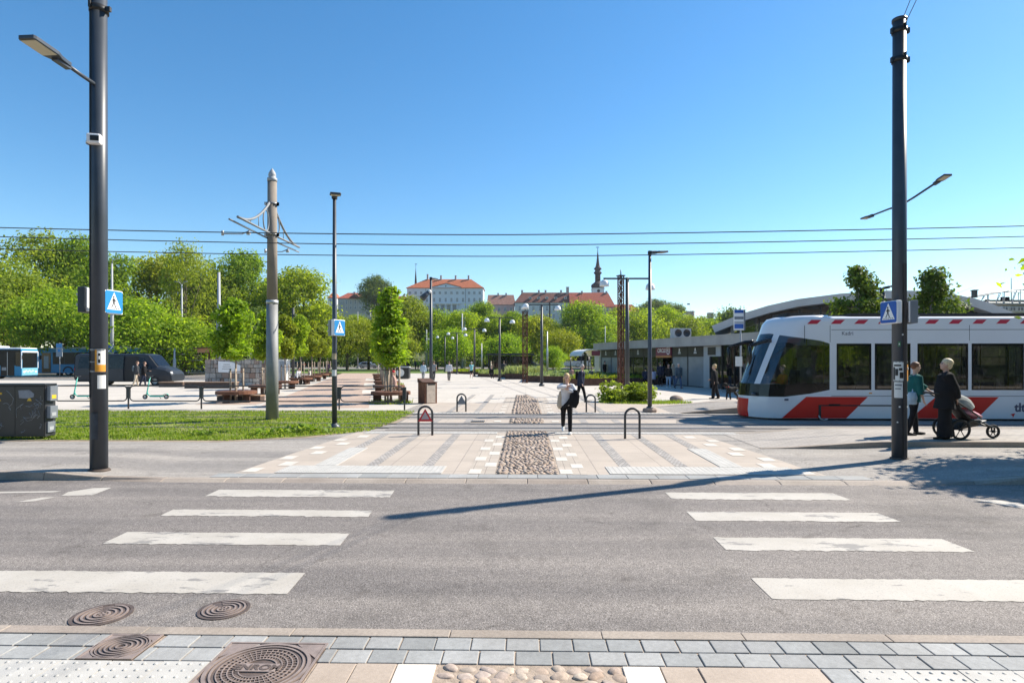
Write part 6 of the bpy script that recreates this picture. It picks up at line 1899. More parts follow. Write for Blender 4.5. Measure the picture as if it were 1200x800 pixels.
# --- hoop barriers
def hoop(label, px, py, ytop, w, grp='hoop barriers at the tram crossing', sign=None):
    x, y = G(px, py); d = DY(py); h = HT(ytop, d) - 0.03
    t = thing('hoop_barrier', label, 'barrier', (x, y, 0.03), TH, grp)
    r = w / 2
    pts = [(-r, 0, -0.08), (-r, 0, 0.2), (-r, 0, h - r)] + [(-r * math.cos(R(a)), 0, h - r + r * math.sin(R(a))) for a in range(20, 180, 20)] + [(r, 0, h - r), (r, 0, 0.2), (r, 0, -0.08)]
    mb = MB(); mb.tube(pts, 0.03, 10); mb.build('hoop', m_rail, t)
    if sign:
        M = frame((0, -0.035 if sign == 'red' else -0.01, h - 0.235), (1, 0, 0), (0, 0, 1)); s = 0.19
        mb = MB(); mb.prism([(M @ V((-s, -s * 0.8, 0))), (M @ V((s, -s * 0.8, 0))), (M @ V((0, s * 0.95, 0)))], (0, 0.012, 0), 0)
        if sign == 'red':
            M2 = frame((0, -0.037, h - 0.235), (1, 0, 0), (0, 0, 1)); s2 = s * 0.58
            mb.add([(-s2, -s2 * 0.8 - .008, 0), (s2, -s2 * 0.8 - .008, 0), (0, s2 * 0.9, 0)], [(0, 1, 2)], 1, False, M2)
        mb.build('warning_triangle', [pm('sign_red', (0.5, 0.02, 0.03), 0.5), pm('triangle_grey', (0.4, 0.35, 0.36), 0.6)] if sign == 'red' else [m_back, m_back], t)
hoop('hoop barrier with red bordered warning triangle, before the tracks', 498.5, 510, 476, 0.36, sign='red')
hoop('hoop barrier with dark triangle back, beyond the tracks', 540.8, 482.5, 461.5, 0.33, sign='back')
hoop('plain hoop barrier before the tracks, right of the walking woman', 741, 514, 478.5, 0.36)
hoop('plain hoop barrier beyond the tracks, right of the walking woman', 692.3, 483.2, 462.5, 0.33)

# --- rusty litter bin
x, y = G(501, 472.5)
t = thing('litter_bin', 'boxy rusty steel litter bin with a pale side panel beside the railing end', 'litter bin', (x, y, 0.03), TH + R(38))
mb = MB(); mb.box((0, 0, 0.48), (0.62, 0.62, 0.94)); mb.build('body', m_corten, t, 0.01)
mb = MB(); mb.box((0, -0.316, 0.46), (0.44, 0.02, 0.84)); mb.box((0.02, -0.32, 0.86), (0.36, 0.02, 0.06), 1); mb.build('door', [pm('bin_panel', (0.50, 0.42, 0.34), 0.7, var=0.15, scale=8), m_signk], t)
mb = MB(); mb.prism([(-0.33, -0.33, 0.95), (0.33, -0.33, 0.95), (0.33, 0.33, 0.95), (-0.33, 0.33, 0.95)], (0, 0, 0.02)); mb.prism([(-0.33, 0.33, 0.97), (-0.33, -0.1, 0.97), (-0.33, 0.33, 1.12)], (0.66, 0, 0)); mb.build('lid', m_cortend, t)

# --- utility cabinet with graffiti
x, y = G(30, 512, 0.1)
t = thing('utility_cabinet', 'black utility cabinet covered in scratched graffiti on the lawn edge', 'cabinet', (*G(24, 511.5, 0.1), 0.1), TH)
d = DY(511.5, 0.1); k = d / F
w0, w1, Hc = (-60 - 24) * k, (53 - 24) * k, 62 * k
mb = MB(); mb.span((w0, 0, 0), (w1, 0.34, Hc - 0.05)); mb.build('body', pm('cabinet_black', (0.028, 0.030, 0.033), 0.5, var=0.2, scale=3), t, 0.012)
mb = MB(); mb.span((w0 - .02, -0.02, Hc - 0.05), (w1 + 0.02, 0.36, Hc)); mb.build('lid', m_black, t, 0.01)
gm = pm('graffiti_chalk', (0.34, 0.35, 0.36), 0.8)
m_yel = pm('warning_yellow', (0.7, 0.42, 0.02), 0.6)
def scrib(r, cx_, cz_, s):
    pts = [(cx_ + r.uniform(-1, 1) * s, cz_ + r.uniform(-1, 1) * s * 1.1)]
    for _ in range(r.randint(3, 6)): pts.append((pts[-1][0] + r.uniform(-1, 1) * s, pts[-1][1] + r.uniform(-1, 1) * s))
    return pts
doors = [(w0 + 0.02, (-20 - 24) * k), ((-20 - 24) * k + 0.01, (18.5 - 24) * k - 0.005), ((18.5 - 24) * k + 0.005, w1 - 0.02)]
rr = random.Random(12)
for a, b_ in doors:
    mb = MB(); mb.span((a, -0.022, 0.06), (b_, -0.002, Hc - 0.07), 0)
    for _ in range(16):
        pts = scrib(rr, rr.uniform(a + .12, b_ - .12), rr.uniform(0.15, Hc - 0.25), rr.uniform(0.05, 0.14))
        pts = [(min(b_ - .03, max(a + .03, p)), -0.024, min(Hc - .1, max(.1, q))) for p, q in pts]
        mb.tube(pts, 0.0045, 4, 1)
    c = (a + b_) / 2
    if a > -2: mb.prism([(c - 0.06, -0.026, Hc - 0.42), (c + 0.06, -0.026, Hc - 0.42), (c, -0.026, Hc - 0.31)], (0, 0.003, 0), 2)
    mb.box((c - 0.02, -0.025, Hc - 0.24), (0.2, 0.004, 0.045), 2)
    mb.build('door', [m_black, gm, m_yel], t)
mb = MB(); zq = Hc - 0.26; xq = (33 - 24) * k
mb.prism([(xq - 0.2, -0.028, zq - 0.09), (xq - 0.22, -0.028, zq + 0.1), (xq + 0.05, -0.028, zq + 0.11), (xq + 0.17, -0.028, zq + 0.02), (xq + 0.16, -0.028, zq - 0.06), (xq + 0.02, -0.028, zq - 0.1)], (0, 0.004, 0)); mb.build('torn_sticker', pm('grey_sticker', (0.25, 0.26, 0.28), 0.7, var=0.2, scale=20), t)
for i, (za_, zb_) in enumerate([(Hc - 0.42, Hc - 0.06), (0.45, 0.75), (0.1, 0.36)]):
    mb = MB(); mb.span((w1 + 0.0, 0.04, za_), (w1 + (0.10 if i < 2 else 0.04), 0.28, zb_), 0); mb.span((w1 + (0.102 if i < 2 else 0.042), 0.08, za_ + 0.05), (w1 + (0.105 if i < 2 else 0.046), 0.22, za_ + 0.14), 1)
    mb.build('meter_box', [m_back, m_yel if i == 0 else m_galvl], t, 0.01)

# dark timber blocks and benches by the left walk
m_block = pm('bench_block', (0.07, 0.045, 0.035), 0.75, var=0.3, scale=4)
def block_bench(label, xa, xb, py, ytop, dep=0.5):
    d = DY(py); x, y = G((xa + xb) / 2, py); w = (xb - xa) * d / F; h = HT(ytop, d) - 0.03
    t = thing('bench', label, 'bench', (x, y, 0.03), TH, 'dark block benches on the left walk')
    mb = MB(); mb.box((0, dep / 2, h / 2 - 0.03), (w, dep, h - 0.06)); mb.build('base', m_block, t, 0.01)
    mb = MB(); mb.box((0, dep / 2, h - 0.02), (w + 0.04, dep + 0.04, 0.06)); mb.build('seat', m_wood, t, 0.01)
block_bench('long dark block bench in front of the stone block', 216, 276, 455, 447.5)
block_bench('dark block bench left of the long one, before the road', 186, 214, 453.5, 447.5)
block_bench('low dark block bench behind the nearest round bench', 254, 305, 470.5, 463.2)
block_bench('dark block bench beside the white kiosk cabinet', 333, 346, 446, 439.5)
# ---------------------------------------------------------------- vehicles
m_tyre = pm('tyre', (0.02, 0.02, 0.02), 0.85)
m_rim = pm('rim_metal', (0.35, 0.36, 0.37), 0.4, 0.6)
m_glass = glass_mat('vehicle_glass', (0.50, 0.53, 0.54), 0.72)
m_gblack = pm('gloss_black', (0.009, 0.010, 0.012), 0.12, var=0.1, scale=1, spec=0.35)
m_tram_w = pm('tram_white', (0.70, 0.71, 0.74), 0.28, var=0.03, scale=0.8, coat=0.3)
m_tram_r = pm('tram_red', (0.60, 0.016, 0.012), 0.38, var=0.06, scale=1, spec=0.3)
m_crim = pm('crimson_mark', (0.48, 0.015, 0.05), 0.4, var=0.05)
m_navy = pm('navy_letter', (0.06, 0.065, 0.12), 0.5)
m_under = pm('underframe', (0.02, 0.02, 0.02), 0.8)
m_seat = pm('seat_fabric', (0.07, 0.075, 0.09), 0.9, var=0.3, scale=3)
m_inner = pm('cabin_lining', (0.20, 0.20, 0.20), 0.7)

def wheel(parent, x, y, z, r, w=0.22, rim=None):
    wh = MB(); M = Matrix.Translation((x, y, z)) @ Matrix.Rotation(R(90), 4, 'X')
    wh.lathe([(r * 0.62, -w / 2), (r * 0.93, -w / 2), (r, -w * 0.36), (r, w * 0.36), (r * 0.93, w / 2), (r * 0.62, w / 2)], 24, 0, (0, 0, 0), M)
    o = wh.build('wheel', m_tyre, parent)
    rm = MB(); rm.lathe([(0, -w * 0.35), (r * 0.2, -w * 0.42), (r * 0.56, -w * 0.30), (r * 0.63, -w * 0.5), (r * 0.63, w * 0.5), (r * 0.56, w * 0.3), (r * 0.2, w * 0.42), (0, w * 0.35)], 20, 0, (0, 0, 0), M)
    for i in range(8):
        a = i * math.pi / 4
        for sy in (-1, 1): rm.cyl((r * .38 * math.cos(a), r * .38 * math.sin(a), sy * w * .30), (r * .38 * math.cos(a), r * .38 * math.sin(a), sy * w * .37), r * .07, r * .07, 6, 0, M)
    rm.build('rim', rim or m_rim, o)
    return o

# --- tram
TD, TS = 19.3, F / 19.3
a, b = wc((865 - 600) / TS, TD)
tram = thing('tram', 'white and red low-floor tram standing at the platform, seen from its front left side', 'tram', (a, b, 0.0), 0)
tx = lambda p: (p - 865) / TS
tz = lambda y: CH + (HY - y) / TS
def interp(tab, z):
    for (z0, v0), (z1, v1) in zip(tab[:-1], tab[1:]):
        if z <= z1: return v0 + (v1 - v0) * (z - z0) / (z1 - z0) if z > z0 else v0
    return tab[-1][1]
NOSE = [(.1, .46), (.35, .43), (.72, .46), (1.2, .52), (2.0, .83), (2.85, 1.17), (3.15, 1.27), (3.34, 1.35), (3.45, 1.7)]
PATH = [(0, 0), (.05, .32), (.12, .49), (.192, .62), (.255, .71), (.32, .80), (.55, 1.02), (.85, 1.13), (1.3, 1.15)]
WIN = [(979, 1019), (1023, 1064), (1072, 1130), (1134, 1193.6)]
p0 = 1197.5
while p0 < 1460: WIN.append((p0, p0 + 59)); p0 += 63
ST2 = [971] + [q for w_ in WIN for q in w_] + [1500]
NJ = len(PATH)
nlev = 12
def node_pt(j, k):
    inset = 0.0
    if j < NJ: o, yc = PATH[j]
    else: o, yc = None, 1.15
    X = None if j < NJ else tx(ST2[j - NJ])
    base = [.10, .34, .70]
    if k < 3: z = base[k]
    elif k == 3: z = .79 if j <= 7 else (.90 if j == 8 else 1.02)
    elif k == 4: z = 1.20 if j <= 7 else 1.24
    elif k == 5: z = 2.0
    elif k == 6: z = 2.86 if j <= 2 else (2.84 if j == 3 else (2.80 if j <= 5 else {6: 2.75, 7: 2.69, 8: 2.60}.get(j, 2.51)))
    elif k == 7: z = 3.02
    elif k == 8: z = 3.20
    elif k == 9: z = 3.33 if j >= NJ else 3.37
    elif k == 10: z = 3.38 if j >= NJ else 3.43; inset = 0.12
    else: z = 3.42 if j >= NJ else 3.45; inset = 0.5
    if X is None:
        xf = interp(NOSE, z) + inset * 0.4
        X = xf + o
        if j >= 7:
            e = tx(971); t_ = (0.10 if j == 7 else 0.48)
            X = (interp(NOSE, z) + o) * (1 - t_) + e * t_
    return X, max(0.0, yc - inset) if yc > inset else 0.0, z
def tram_cell(j, k):
    """0 white 1 windscreen 2 window 3 red 4 black"""
    if k in (3, 4, 5):
        if j < 3: return 4 if k == 3 else 1
        if j < 5: return 0 if k > 3 else 4
        if j < NJ: return 4 if k == 3 else 2
        seg = ST2[j - NJ]
        if any(abs(seg - w_[0]) < .1 for w_ in WIN): return 2
    if j < 2 and k < 2: return 3
    return 0
TOT = NJ + len(ST2)
parts = {0: MB(), 1: MB(), 2: MB(), 3: MB(), 4: MB()}
wins = {}
for side in (-1, 1):
    for j in range(TOT - 1):
        for k in range(nlev - 1):
            q = [node_pt(j, k), node_pt(j + 1, k), node_pt(j + 1, k + 1), node_pt(j, k + 1)]
            vs = [(x_, 1.15 + side * y_, z_) for x_, y_, z_ in q]
            c = tram_cell(j, k)
            if c == 2 and j >= NJ:
                wins.setdefault((side, j), MB()).add(vs, [(0, 1, 2, 3)], 0)
            else:
                parts[c].add(vs, [(0, 1, 2, 3)], 0, c in (0, 1, 3) and j < NJ)
def weld(o, d=0.001):
    bm = bmesh.new(); bm.from_mesh(o.data); bmesh.ops.remove_doubles(bm, verts=bm.verts, dist=d); bmesh.ops.recalc_face_normals(bm, faces=bm.faces); bm.to_mesh(o.data); bm.free()
o = parts[0]
xe = tx(1500)
o.add([(xe, 0, .1), (xe, 2.3, .1), (xe, 2.3, 3.4), (xe, 0, 3.4)], [(0, 1, 2, 3)])
ob = o.build('body', m_tram_w, tram); weld(ob)
ob = parts[1].build('windscreen', glass_mat('windscreen_glass', (0.40, 0.46, 0.48), 0.72), tram); weld(ob)
for q_ in (0, 1):
    pq = MB(); nf = len(parts[2].f) // 2
    for fi in range(q_ * nf, (q_ + 1) * nf): pq.add([parts[2].v[i] for i in parts[2].f[fi]], [(0, 1, 2, 3)])
    ob = pq.build('cab_window', m_glass, tram); weld(ob)
ob = parts[3].build('bumper', m_tram_r, tram); weld(ob)
ob = parts[4].build('dark_apron', m_gblack, tram); weld(ob)
for key, mbw in wins.items():
    if key[0] == -1:
        wo = mbw.build('window', m_glass, tram); weld(wo)
        xa, xb = tx(ST2[key[1] - NJ]), tx(ST2[key[1] - NJ + 1])
        fm = MB()
        for (p, q) in (((xa, 1.02), (xa + .06, 2.51)), ((xb - .06, 1.02), (xb, 2.51)), ((xa + .06, 1.02), (xb - .06, 1.07)), ((xa + .06, 2.43), (xb - .06, 2.51))):
            fm.span((p[0], -0.003, p[1]), (q[0], 0.02, q[1]))
        fm.build('rubber_frame', m_gblack, wo)
    else:
        wo = mbw.build('window', m_glass, tram); weld(wo)
def side_poly(mb, pts, m=0, y=-0.004, th=0.003):
    mb.prism([(tx(p), y, tz(q)) for p, q in pts], (0, th, 0), m)
mb = MB()
side_poly(mb, [(915.6, 489.6), (944, 464.6), (1015, 464.6), (990, 489.6)]); side_poly(mb, [(1064, 489.6), (1093, 464.6), (1165, 464.6), (1140, 489.6)])
mb.build('red_panel', m_tram_r, tram)
for i in range(20):
    mb = MB(); x0 = 945 + 27.1 * i; side_poly(mb, [(x0, 379.6), (x0 + 5, 374.8), (x0 + 16.5, 374.8), (x0 + 11.5, 379.6)])
    mb.build('roof_stripe', m_crim, tram)
mb = MB()
for p in (942, 971.5, 1047, 1131.5, 1195.5, 1258): mb.span((tx(p) - .006, -0.003, 2.55 if p < 1000 else 2.6), (tx(p) + .006, 0.002, 3.1))
mb.span((tx(973), -0.003, tz(386.6)), (tx(1480), 0.002, tz(386.1)))
mb.span((tx(973), -0.0035, tz(463.8)), (tx(1480), 0.002, tz(463.3)))
for (p0_, p1_) in ((958, 1046),):
    for (A, B) in (((p0_, 474), (p1_, 475.5)), ((p0_, 475.5), (p0_ + 3, 490)), ((p1_ - 1.2, 475.5), (p1_, 490))):
        mb.span((tx(A[0]), -0.009, tz(B[1])), (tx(B[0]), 0.002, tz(A[1])))
mb.span((tx(970), -.009, tz(475)), (tx(983), .002, tz(473)))
mb.build('panel_gaps', m_under, tram)
mb = MB(); add_text(mb, 'tlt', 0.38, frame((tx(1189), -0.006, tz(477)), (1, 0, 0), (0, 0, 1)), 0, 0.012)
mb.lathe([(0, 0), (0.055, 0)], 16, 1, (0, 0, 0), Matrix.Translation((tx(1196.5), -0.006, tz(471.3))) @ Matrix.Rotation(R(90), 4, 'X'))
side_poly(mb, [(1178, 484.5), (1183.5, 483.5), (1181, 488.5), (1180.5, 486.2)], 1, -0.006)
mb.build('logo', [m_navy, m_tram_r], tram)
mb = MB(); add_text(mb, 'Kadri', 0.17, frame((tx(991.5), -0.005, tz(390.8)), (1, 0, 0), (0, 0, 1)), 0); mb.build('name_lettering', m_navy, tram)
mb = MB(); add_text(mb, '530', 0.11, frame((tx(923), -0.005, tz(467.5) - .02), (1, 0, 0), (0, 0, 1)), 0) if False else mb.box((tx(921), -.004, tz(468)), (.13, .006, .06), 0); mb.box((tx(1018), -.004, tz(460.3)), (.1, .006, .035), 1); mb.build('side_marker', [m_navy, m_paperO], tram)
mb = MB(); mb.span((1.3, .12, 0.04), (xe, 2.18, 0.22)); mb.build('underframe', m_under, tram)
for p in (964, 1010, 1200, 1245):
    for y_ in (0.5, 1.75):
        w_ = wheel(tram, tx(p), y_, 0.29, 0.28, 0.12)
mb = MB(); mb.span((1.4, .08, .30), (xe - .05, 2.22, .36)); mb.span((2.7, .5, .36), (2.74, 1.8, 2.3)); mb.build('cab_floor', m_inner, tram)
mb = MB()
rr = random.Random(9)
for i in range(14):
    x_ = 3.3 + i * 0.95
    if i in (1, 6, 10): continue
    for y_ in (0.35, 1.9): mb.box((x_, y_, 0.78), (0.42, 0.44, 0.1)); mb.box((x_ + 0.2, y_, 1.1), (0.07, 0.44, 0.62)); mb.box((x_, y_, .54), (.3, .3, .38))
mb.build('seats', m_seat, tram)
mb = MB()
for i in range(9):
    for y_ in (0.55, 1.75): mb.cyl((3.0 + 1.5 * i, y_, .36), (3.0 + 1.5 * i, y_, 2.9), .018, .018, 6)
mb.build('grab_poles', pm('yellow_pole', (0.45, 0.40, 0.1), 0.4), tram)
mb = MB(); mb.box((1.25, 1.15, .95), (.5, 1.6, .5)); mb.box((1.2, .75, 1.28), (.06, .35, .28)); mb.box((1.2, 1.2, 1.28), (.06, .35, .28)); mb.box((2.2, .3, 2.25), (.5, .1, .4)); mb.build('dashboard', m_inner, tram)
mb = MB(); mb.box((1.95, .95, .82), (.5, .5, .14)); mb.box((2.22, .95, 1.25), (.12, .5, .8)); mb.build('driver_seat', m_seat, tram)
for sy in (-1, 1):
    y_ = 1.15 + sy * .74
    mb = MB(); mb.tube([(1.22, y_, 2.62), (.95, y_ + sy * .1, 2.60), (.62, y_ + sy * .22, 2.50), (.40, y_ + sy * .28, 2.42)], [(.035, .075), (.03, .07), (.028, .06), (.025, .05)], 8, u0=(0, 1, 0)); mb.build('mirror_arm', m_gblack, tram)
    mb = MB(); mb.ell((.42, y_ + sy * .28, 2.14), (.07, .11, .32), 12, 10); mb.build('mirror', m_gblack, tram)
mb = MB()
mb.tube([(.50, .80, .95), (.77, .86, 1.75)], .012, 5); mb.tube([(.50, 1.45, .95), (.77, 1.40, 1.75)], .012, 5); mb.tube([(.66, .83, 1.5), (.90, .98, 2.15)], .016, 5); mb.build('wiper', m_gblack, tram)
for sy in (-.78, .78):
    mb = MB(); mb.ell((.66, 1.15 + sy * .9, .86), (.08, .13, .06), 12, 8); mb.build('headlight', m_glass, tram)
mb = MB(); mb.box((1.40, 1.15, 2.66), (.04, 1.0, .26)); mb.build('destination_display', m_gblack, tram)
mb = MB(); mb.span((tx(1000), .25, 3.42), (xe - .1, 2.05, 3.50)); mb.span((tx(930), .6, 3.42), (tx(962), 1.7, 3.54)); mb.build('roof_equipment', m_under, tram)
mb = MB(); mb.tube([(tx(958), -0.01, .2), (tx(960), -0.03, .08), (tx(964), -0.03, .05), (tx(968), -.03, .09)], .025, 6); mb.build('step_loop', m_galv, tram)

# --- generic car / van shell: stations along the length
def shell(stations, nx=1):
    """stations: (x, zbot, zbelt, zroof, wbot, wbelt, wroof) -> closed body"""
    mb = MB(); rings = []
    for (x_, zb, zm, zr, wb, wm, wr) in stations:
        ring = [(-wb * .92, zb), (-wb, zb + .12), (-wm, (zb + zm) / 2 + .06), (-wm * .985, zm), (-wr, zr - .06), (-wr * .8, zr), (wr * .8, zr), (wr, zr - .06), (wm * .985, zm), (wm, (zb + zm) / 2 + .06), (wb, zb + .12), (wb * .92, zb)]
        rings.append([(x_, y_, z_) for y_, z_ in ring])
    n = len(rings[0])
    vs = [p for r_ in rings for p in r_]; fsx = []
    for i in range(len(rings) - 1):
        for j in range(n): fsx.append((i * n + j, i * n + (j + 1) % n, (i + 1) * n + (j + 1) % n, (i + 1) * n + j))
    fsx += [tuple(range(n)), tuple(range((len(rings) - 1) * n, len(rings) * n))[::-1]]
    mb.add(vs, fsx, 0, False)
    return mb
def car(label, px, d, heading, paint, L=4.4, group='parked cars under the trees', kind='hatch', lights=True):
    x, y = D(px, d); k = L / 4.4
    t = thing('parked_car', label, 'car', (x, y, 0.045), heading, group)
    S = [(-2.15, .35, .62, .66, .70, .74, .62), (-2.08, .24, .80, .88, .78, .82, .66), (-1.75, .22, .88, 1.20, .80, .86, .60), (-1.2, .20, .90, 1.44, .82, .88, .58), (0.0, .19, .90, 1.48, .82, .89, .59), (.55, .19, .90, 1.38, .82, .89, .60), (1.15, .20, .90, .96, .82, .88, .70), (1.85, .22, .80, .82, .80, .85, .66), (2.15, .28, .62, .66, .70, .76, .60)]
    S = [(a_ * k, *r_) for a_, *r_ in S]
    o = shell(S).build('body', paint, t, 0.03)
    for sy in (-1, 1):
        for (xa, xb, ta, tb) in ((-1.55, -.35, .3, 0), (-.28, .78, 0, .55)):
            y0, y1 = sy * .885, sy * .645
            mb = MB(); mb.add([(xa * k, y0, .94), (xb * k, y0, .94), ((xb - tb) * k, y1, 1.36), ((xa + ta) * k, y1, 1.36)], [(0, 1, 2, 3)]); mb.build('window', m_gblack, t)
    mb = MB(); mb.add([(.70 * k, -.60, 1.34), (.70 * k, .60, 1.34), (1.18 * k, .70, .985), (1.18 * k, -.70, .985)], [(0, 1, 2, 3)]); mb.build('windscreen', m_gblack, t)
    for sx in (-1.32, 1.32):
        for sy in (-.76, .76): wheel(t, sx * k, sy, .31, .31, .2)
    for sy in (-.6, .6):
        mb = MB(); mb.ell((2.1 * k, sy, .62), (.1, .15, .07), 10, 6); mb.build('headlight', m_signw, t)
        mb = MB(); mb.ell((-2.1 * k, sy, .74), (.07, .12, .1), 10, 6); mb.build('taillight', m_tram_r, t)
    return t
pc = lambda n_, c: pm(n_, c, 0.25, 0.3, var=0.05, coat=0.6)
car('silver hatchback parked at the end of the brown walk', 432, 134, 0.05, pc('paint_silver', (0.40, 0.43, 0.46)), 4.6)
car('dark grey car parked behind the left young trees', 346, 140, TH + math.pi, pc('paint_graphite', (0.06, 0.065, 0.07)), 4.4)
car('dark car at the roadside left of the timber shelter', 228.5, 98, TH + 2.4, pc('paint_black', (0.022, 0.025, 0.03)), 4.3)
car('dark grey car left of the white coach under the trees', 622.5, 128, TH, pc('paint_slate', (0.045, 0.055, 0.075)), 4.2)

# --- van with open side door
x, y = D(153, 46)
van = thing('passenger_van', 'long dark blue passenger van with its side door open and two people beside it', 'van', (x, y, 0.012), TH)
m_vanp = pm('van_paint', (0.022, 0.028, 0.038), 0.42, 0.0, var=0.08, spec=0.35)
S = [(-3.66, .45, 1.0, 2.2, .88, .95, .80), (-3.6, .35, 1.2, 2.36, .92, .98, .82), (-3.3, .3, 1.25, 2.42, .94, .99, .84), (1.5, .3, 1.25, 2.42, .94, .99, .84), (1.9, .3, 1.25, 2.34, .94, .99, .80), (2.6, .3, 1.26, 1.48, .94, .98, .80), (3.2, .3, 1.16, 1.33, .93, .97, .78), (3.56, .32, 1.0, 1.14, .90, .94, .74), (3.68, .42, .75, .84, .84, .88, .70)]
shell(S).build('body', m_vanp, van, 0.04)
for (xa, xb, ta, tb) in ((-3.35, -2.35, .1, 0), (-2.25, -0.9, 0, 0), (-.8, .1, 0, 0)):
    mb = MB(); mb.add([(xa, -.998, 1.32), (xb, -.998, 1.32), (xb, -.90, 2.16), (xa + ta, -.90, 2.16)], [(0, 1, 2, 3)]); mb.build('window', m_gblack, van)
mb = MB(); mb.add([(.2, -1.003, .42), (1.15, -1.003, .42), (1.15, -1.003, 1.25), (1.15, -.90, 2.2), (.2, -.90, 2.2), (.2, -1.003, 1.25)], [(0, 1, 2, 5), (5, 2, 3, 4)]); mb.build('door_opening', m_under, van)
mb = MB(); mb.span((-1.0, -1.09, .38), (.12, -1.02, 1.28)); mb.add([(-1.0, -1.05, 1.28), (.12, -1.05, 1.28), (.12, -.97, 2.25), (-1.0, -.97, 2.25)], [(0, 1, 2, 3)], 1); mb.build('door', [m_vanp, m_gblack], van)
mb = MB(); mb.add([(1.25, -.995, 1.28), (2.25, -.985, 1.28), (1.62, -.86, 2.08), (1.25, -.90, 2.14)], [(0, 1, 2, 3)]); mb.build('window', m_gblack, van)
mb = MB(); mb.add([(1.94, -.74, 2.31), (1.94, .74, 2.31), (2.60, .78, 1.51), (2.60, -.78, 1.51)], [(0, 1, 2, 3)]); mb.build('windscreen', m_gblack, van)
for sx in (-2.2, 2.45):
    for sy in (-.86, .86): wheel(van, sx, sy, .36, .36, .24)
mb = MB(); mb.ell((3.45, -.74, .95), (.22, .16, .13), 12, 8); mb.build('headlight', m_signw, van)
mb = MB(); mb.ell((-3.64, -.86, 1.2), (.05, .09, .22), 10, 8); mb.build('taillight', m_tram_r, van)
mb = MB(); mb.box((1.75, -1.08, 1.5), (.12, .2, .3)); mb.build('mirror', m_gblack, van, .03)
mb = MB(); mb.span((-3.5, -.985, .3), (3.3, -.975, .42)); mb.build('side_trim', m_under, van)

# --- buses
m_busb = pm('bus_blue', (0.012, 0.20, 0.38), 0.35, var=0.05, spec=0.3)
m_buslb = pm('bus_pale_blue', (0.17, 0.40, 0.52), 0.35, var=0.05, spec=0.3)
m_busw = pm('bus_white', (0.72, 0.74, 0.76), 0.3, var=0.04, coat=0.3)
m_bwin = pm('bus_window', (0.008, 0.009, 0.011), 0.25, var=0.2, scale=1, spec=0.2)
def bus(label, x, y, rz, L, H, doors, lower=m_busb, upper=None, win=(1.32, 2.72), name='city_bus', wheels=(2.6, -3.2), group=None, swoosh=False):
    """front towards local +x, near side at local y = -1.27"""
    t = thing(name, label, 'bus', (x, y, 0.01), rz, group)
    mb = MB(); mb.span((-L / 2, -1.27, .32), (L / 2, 1.27, H - .28), 0); mb.build('body', [lower], t, 0.07)
    mb = MB(); mb.span((-L / 2 + .02, -1.26, H - .36), (L / 2 - .02, 1.26, H - .18)); mb.span((-L / 2 + .8, -1.1, H - .18), (L / 2 - 2.5, 1.1, H)); mb.build('roof', m_busw, t, 0.09)
    mb = MB(); mb.span((-L / 2 + .1, -1.274, win[0] - .12), (L / 2 - .08, -1.268, H - .38)); mb.build('window_band', m_bwin, t)
    n = int(L / 1.55)
    for i in range(n):
        xa = -L / 2 + .25 + i * (L - .6) / n; xb = xa + (L - .6) / n - .04
        c = (xa + xb) / 2
        if any(abs(c - q) < .85 for q in doors): continue
        mb = MB(); mb.span((xa, -1.285, win[0]), (xb, -1.272, win[1])); mb.build('window', m_bwin, t)
    for q in doors:
        mb = MB(); mb.span((q - .62, -1.29, .36), (q + .62, -1.272, 2.75), 0); mb.span((q - .02, -1.30, .4), (q + .02, -1.291, 2.7), 1); mb.span((q - .5, -1.294, .9), (q - .1, -1.291, 1.2), 2); mb.build('door', [m_bwin, m_galv, m_back], t)
    mb = MB(); mb.span((L / 2 + .002, -1.12, 1.15), (L / 2 + .02, 1.12, H - .62)); mb.span((L / 2 - .5, -1.288, 1.3), (L / 2 - .06, -1.272, H - .62)); mb.build('windscreen', m_glass if False else m_gblack, t)
    mb = MB(); mb.span((L / 2 + .004, -1.2, .4), (L / 2 + .03, 1.2, 1.12)); mb.build('front_panel', m_buslb, t)
    mb = MB(); mb.span((L / 2 - .02, -1.292, 1.1), (L / 2 + .035, -1.24, H - .55)); mb.span((L / 2 - .05, 1.2, 1.1), (L / 2 + .035, 1.28, H - .55)); mb.span((L / 2 + .004, -1.2, H - .66), (L / 2 + .04, 1.2, H - .5)); mb.build('screen_frame', m_busw, t)
    for sy in (-.9, .9):
        mb = MB(); mb.ell((L / 2 + .03, sy, .72), (.03, .18, .1), 10, 6); mb.build('headlight', m_signw, t)
        mb = MB(); mb.box((L / 2 + .22, sy * 1.5, 2.2), (.14, .2, .42)); mb.build('mirror', m_gblack, t)
    for wx in wheels:
        for sy in (-1.12, 1.12): wheel(t, wx, sy, .48, .48, .28)
        mb = MB(); M = Matrix.Translation((wx, -1.275, .48)) @ Matrix.Rotation(R(90), 4, 'X')
        for i in range(12):
            a0, a1 = math.pi * i / 12, math.pi * (i + 1) / 12
            mb.add([(.5 * math.cos(a0), .5 * math.sin(a0), 0), (.6 * math.cos(a0), .6 * math.sin(a0), 0), (.6 * math.cos(a1), .6 * math.sin(a1), 0), (.5 * math.cos(a1), .5 * math.sin(a1), 0)], [(0, 1, 2, 3)], 0, False, M)
        mb.build('wheel_arch', m_under, t)
    return t
X1, Y1 = wc((25 - 600) / F * 59.6, 59.6)
RB = R(9)
b1 = bus('front blue city bus with white roof and dark open door, cut by the left edge', X1 - (6 * math.cos(RB) + 1.27 * math.sin(RB)), Y1 - (6 * math.sin(RB) - 1.27 * math.cos(RB)), RB, 12, 3.35, (4.75, 0.2, -4.4), win=(1.5, 2.78))
mb = MB()
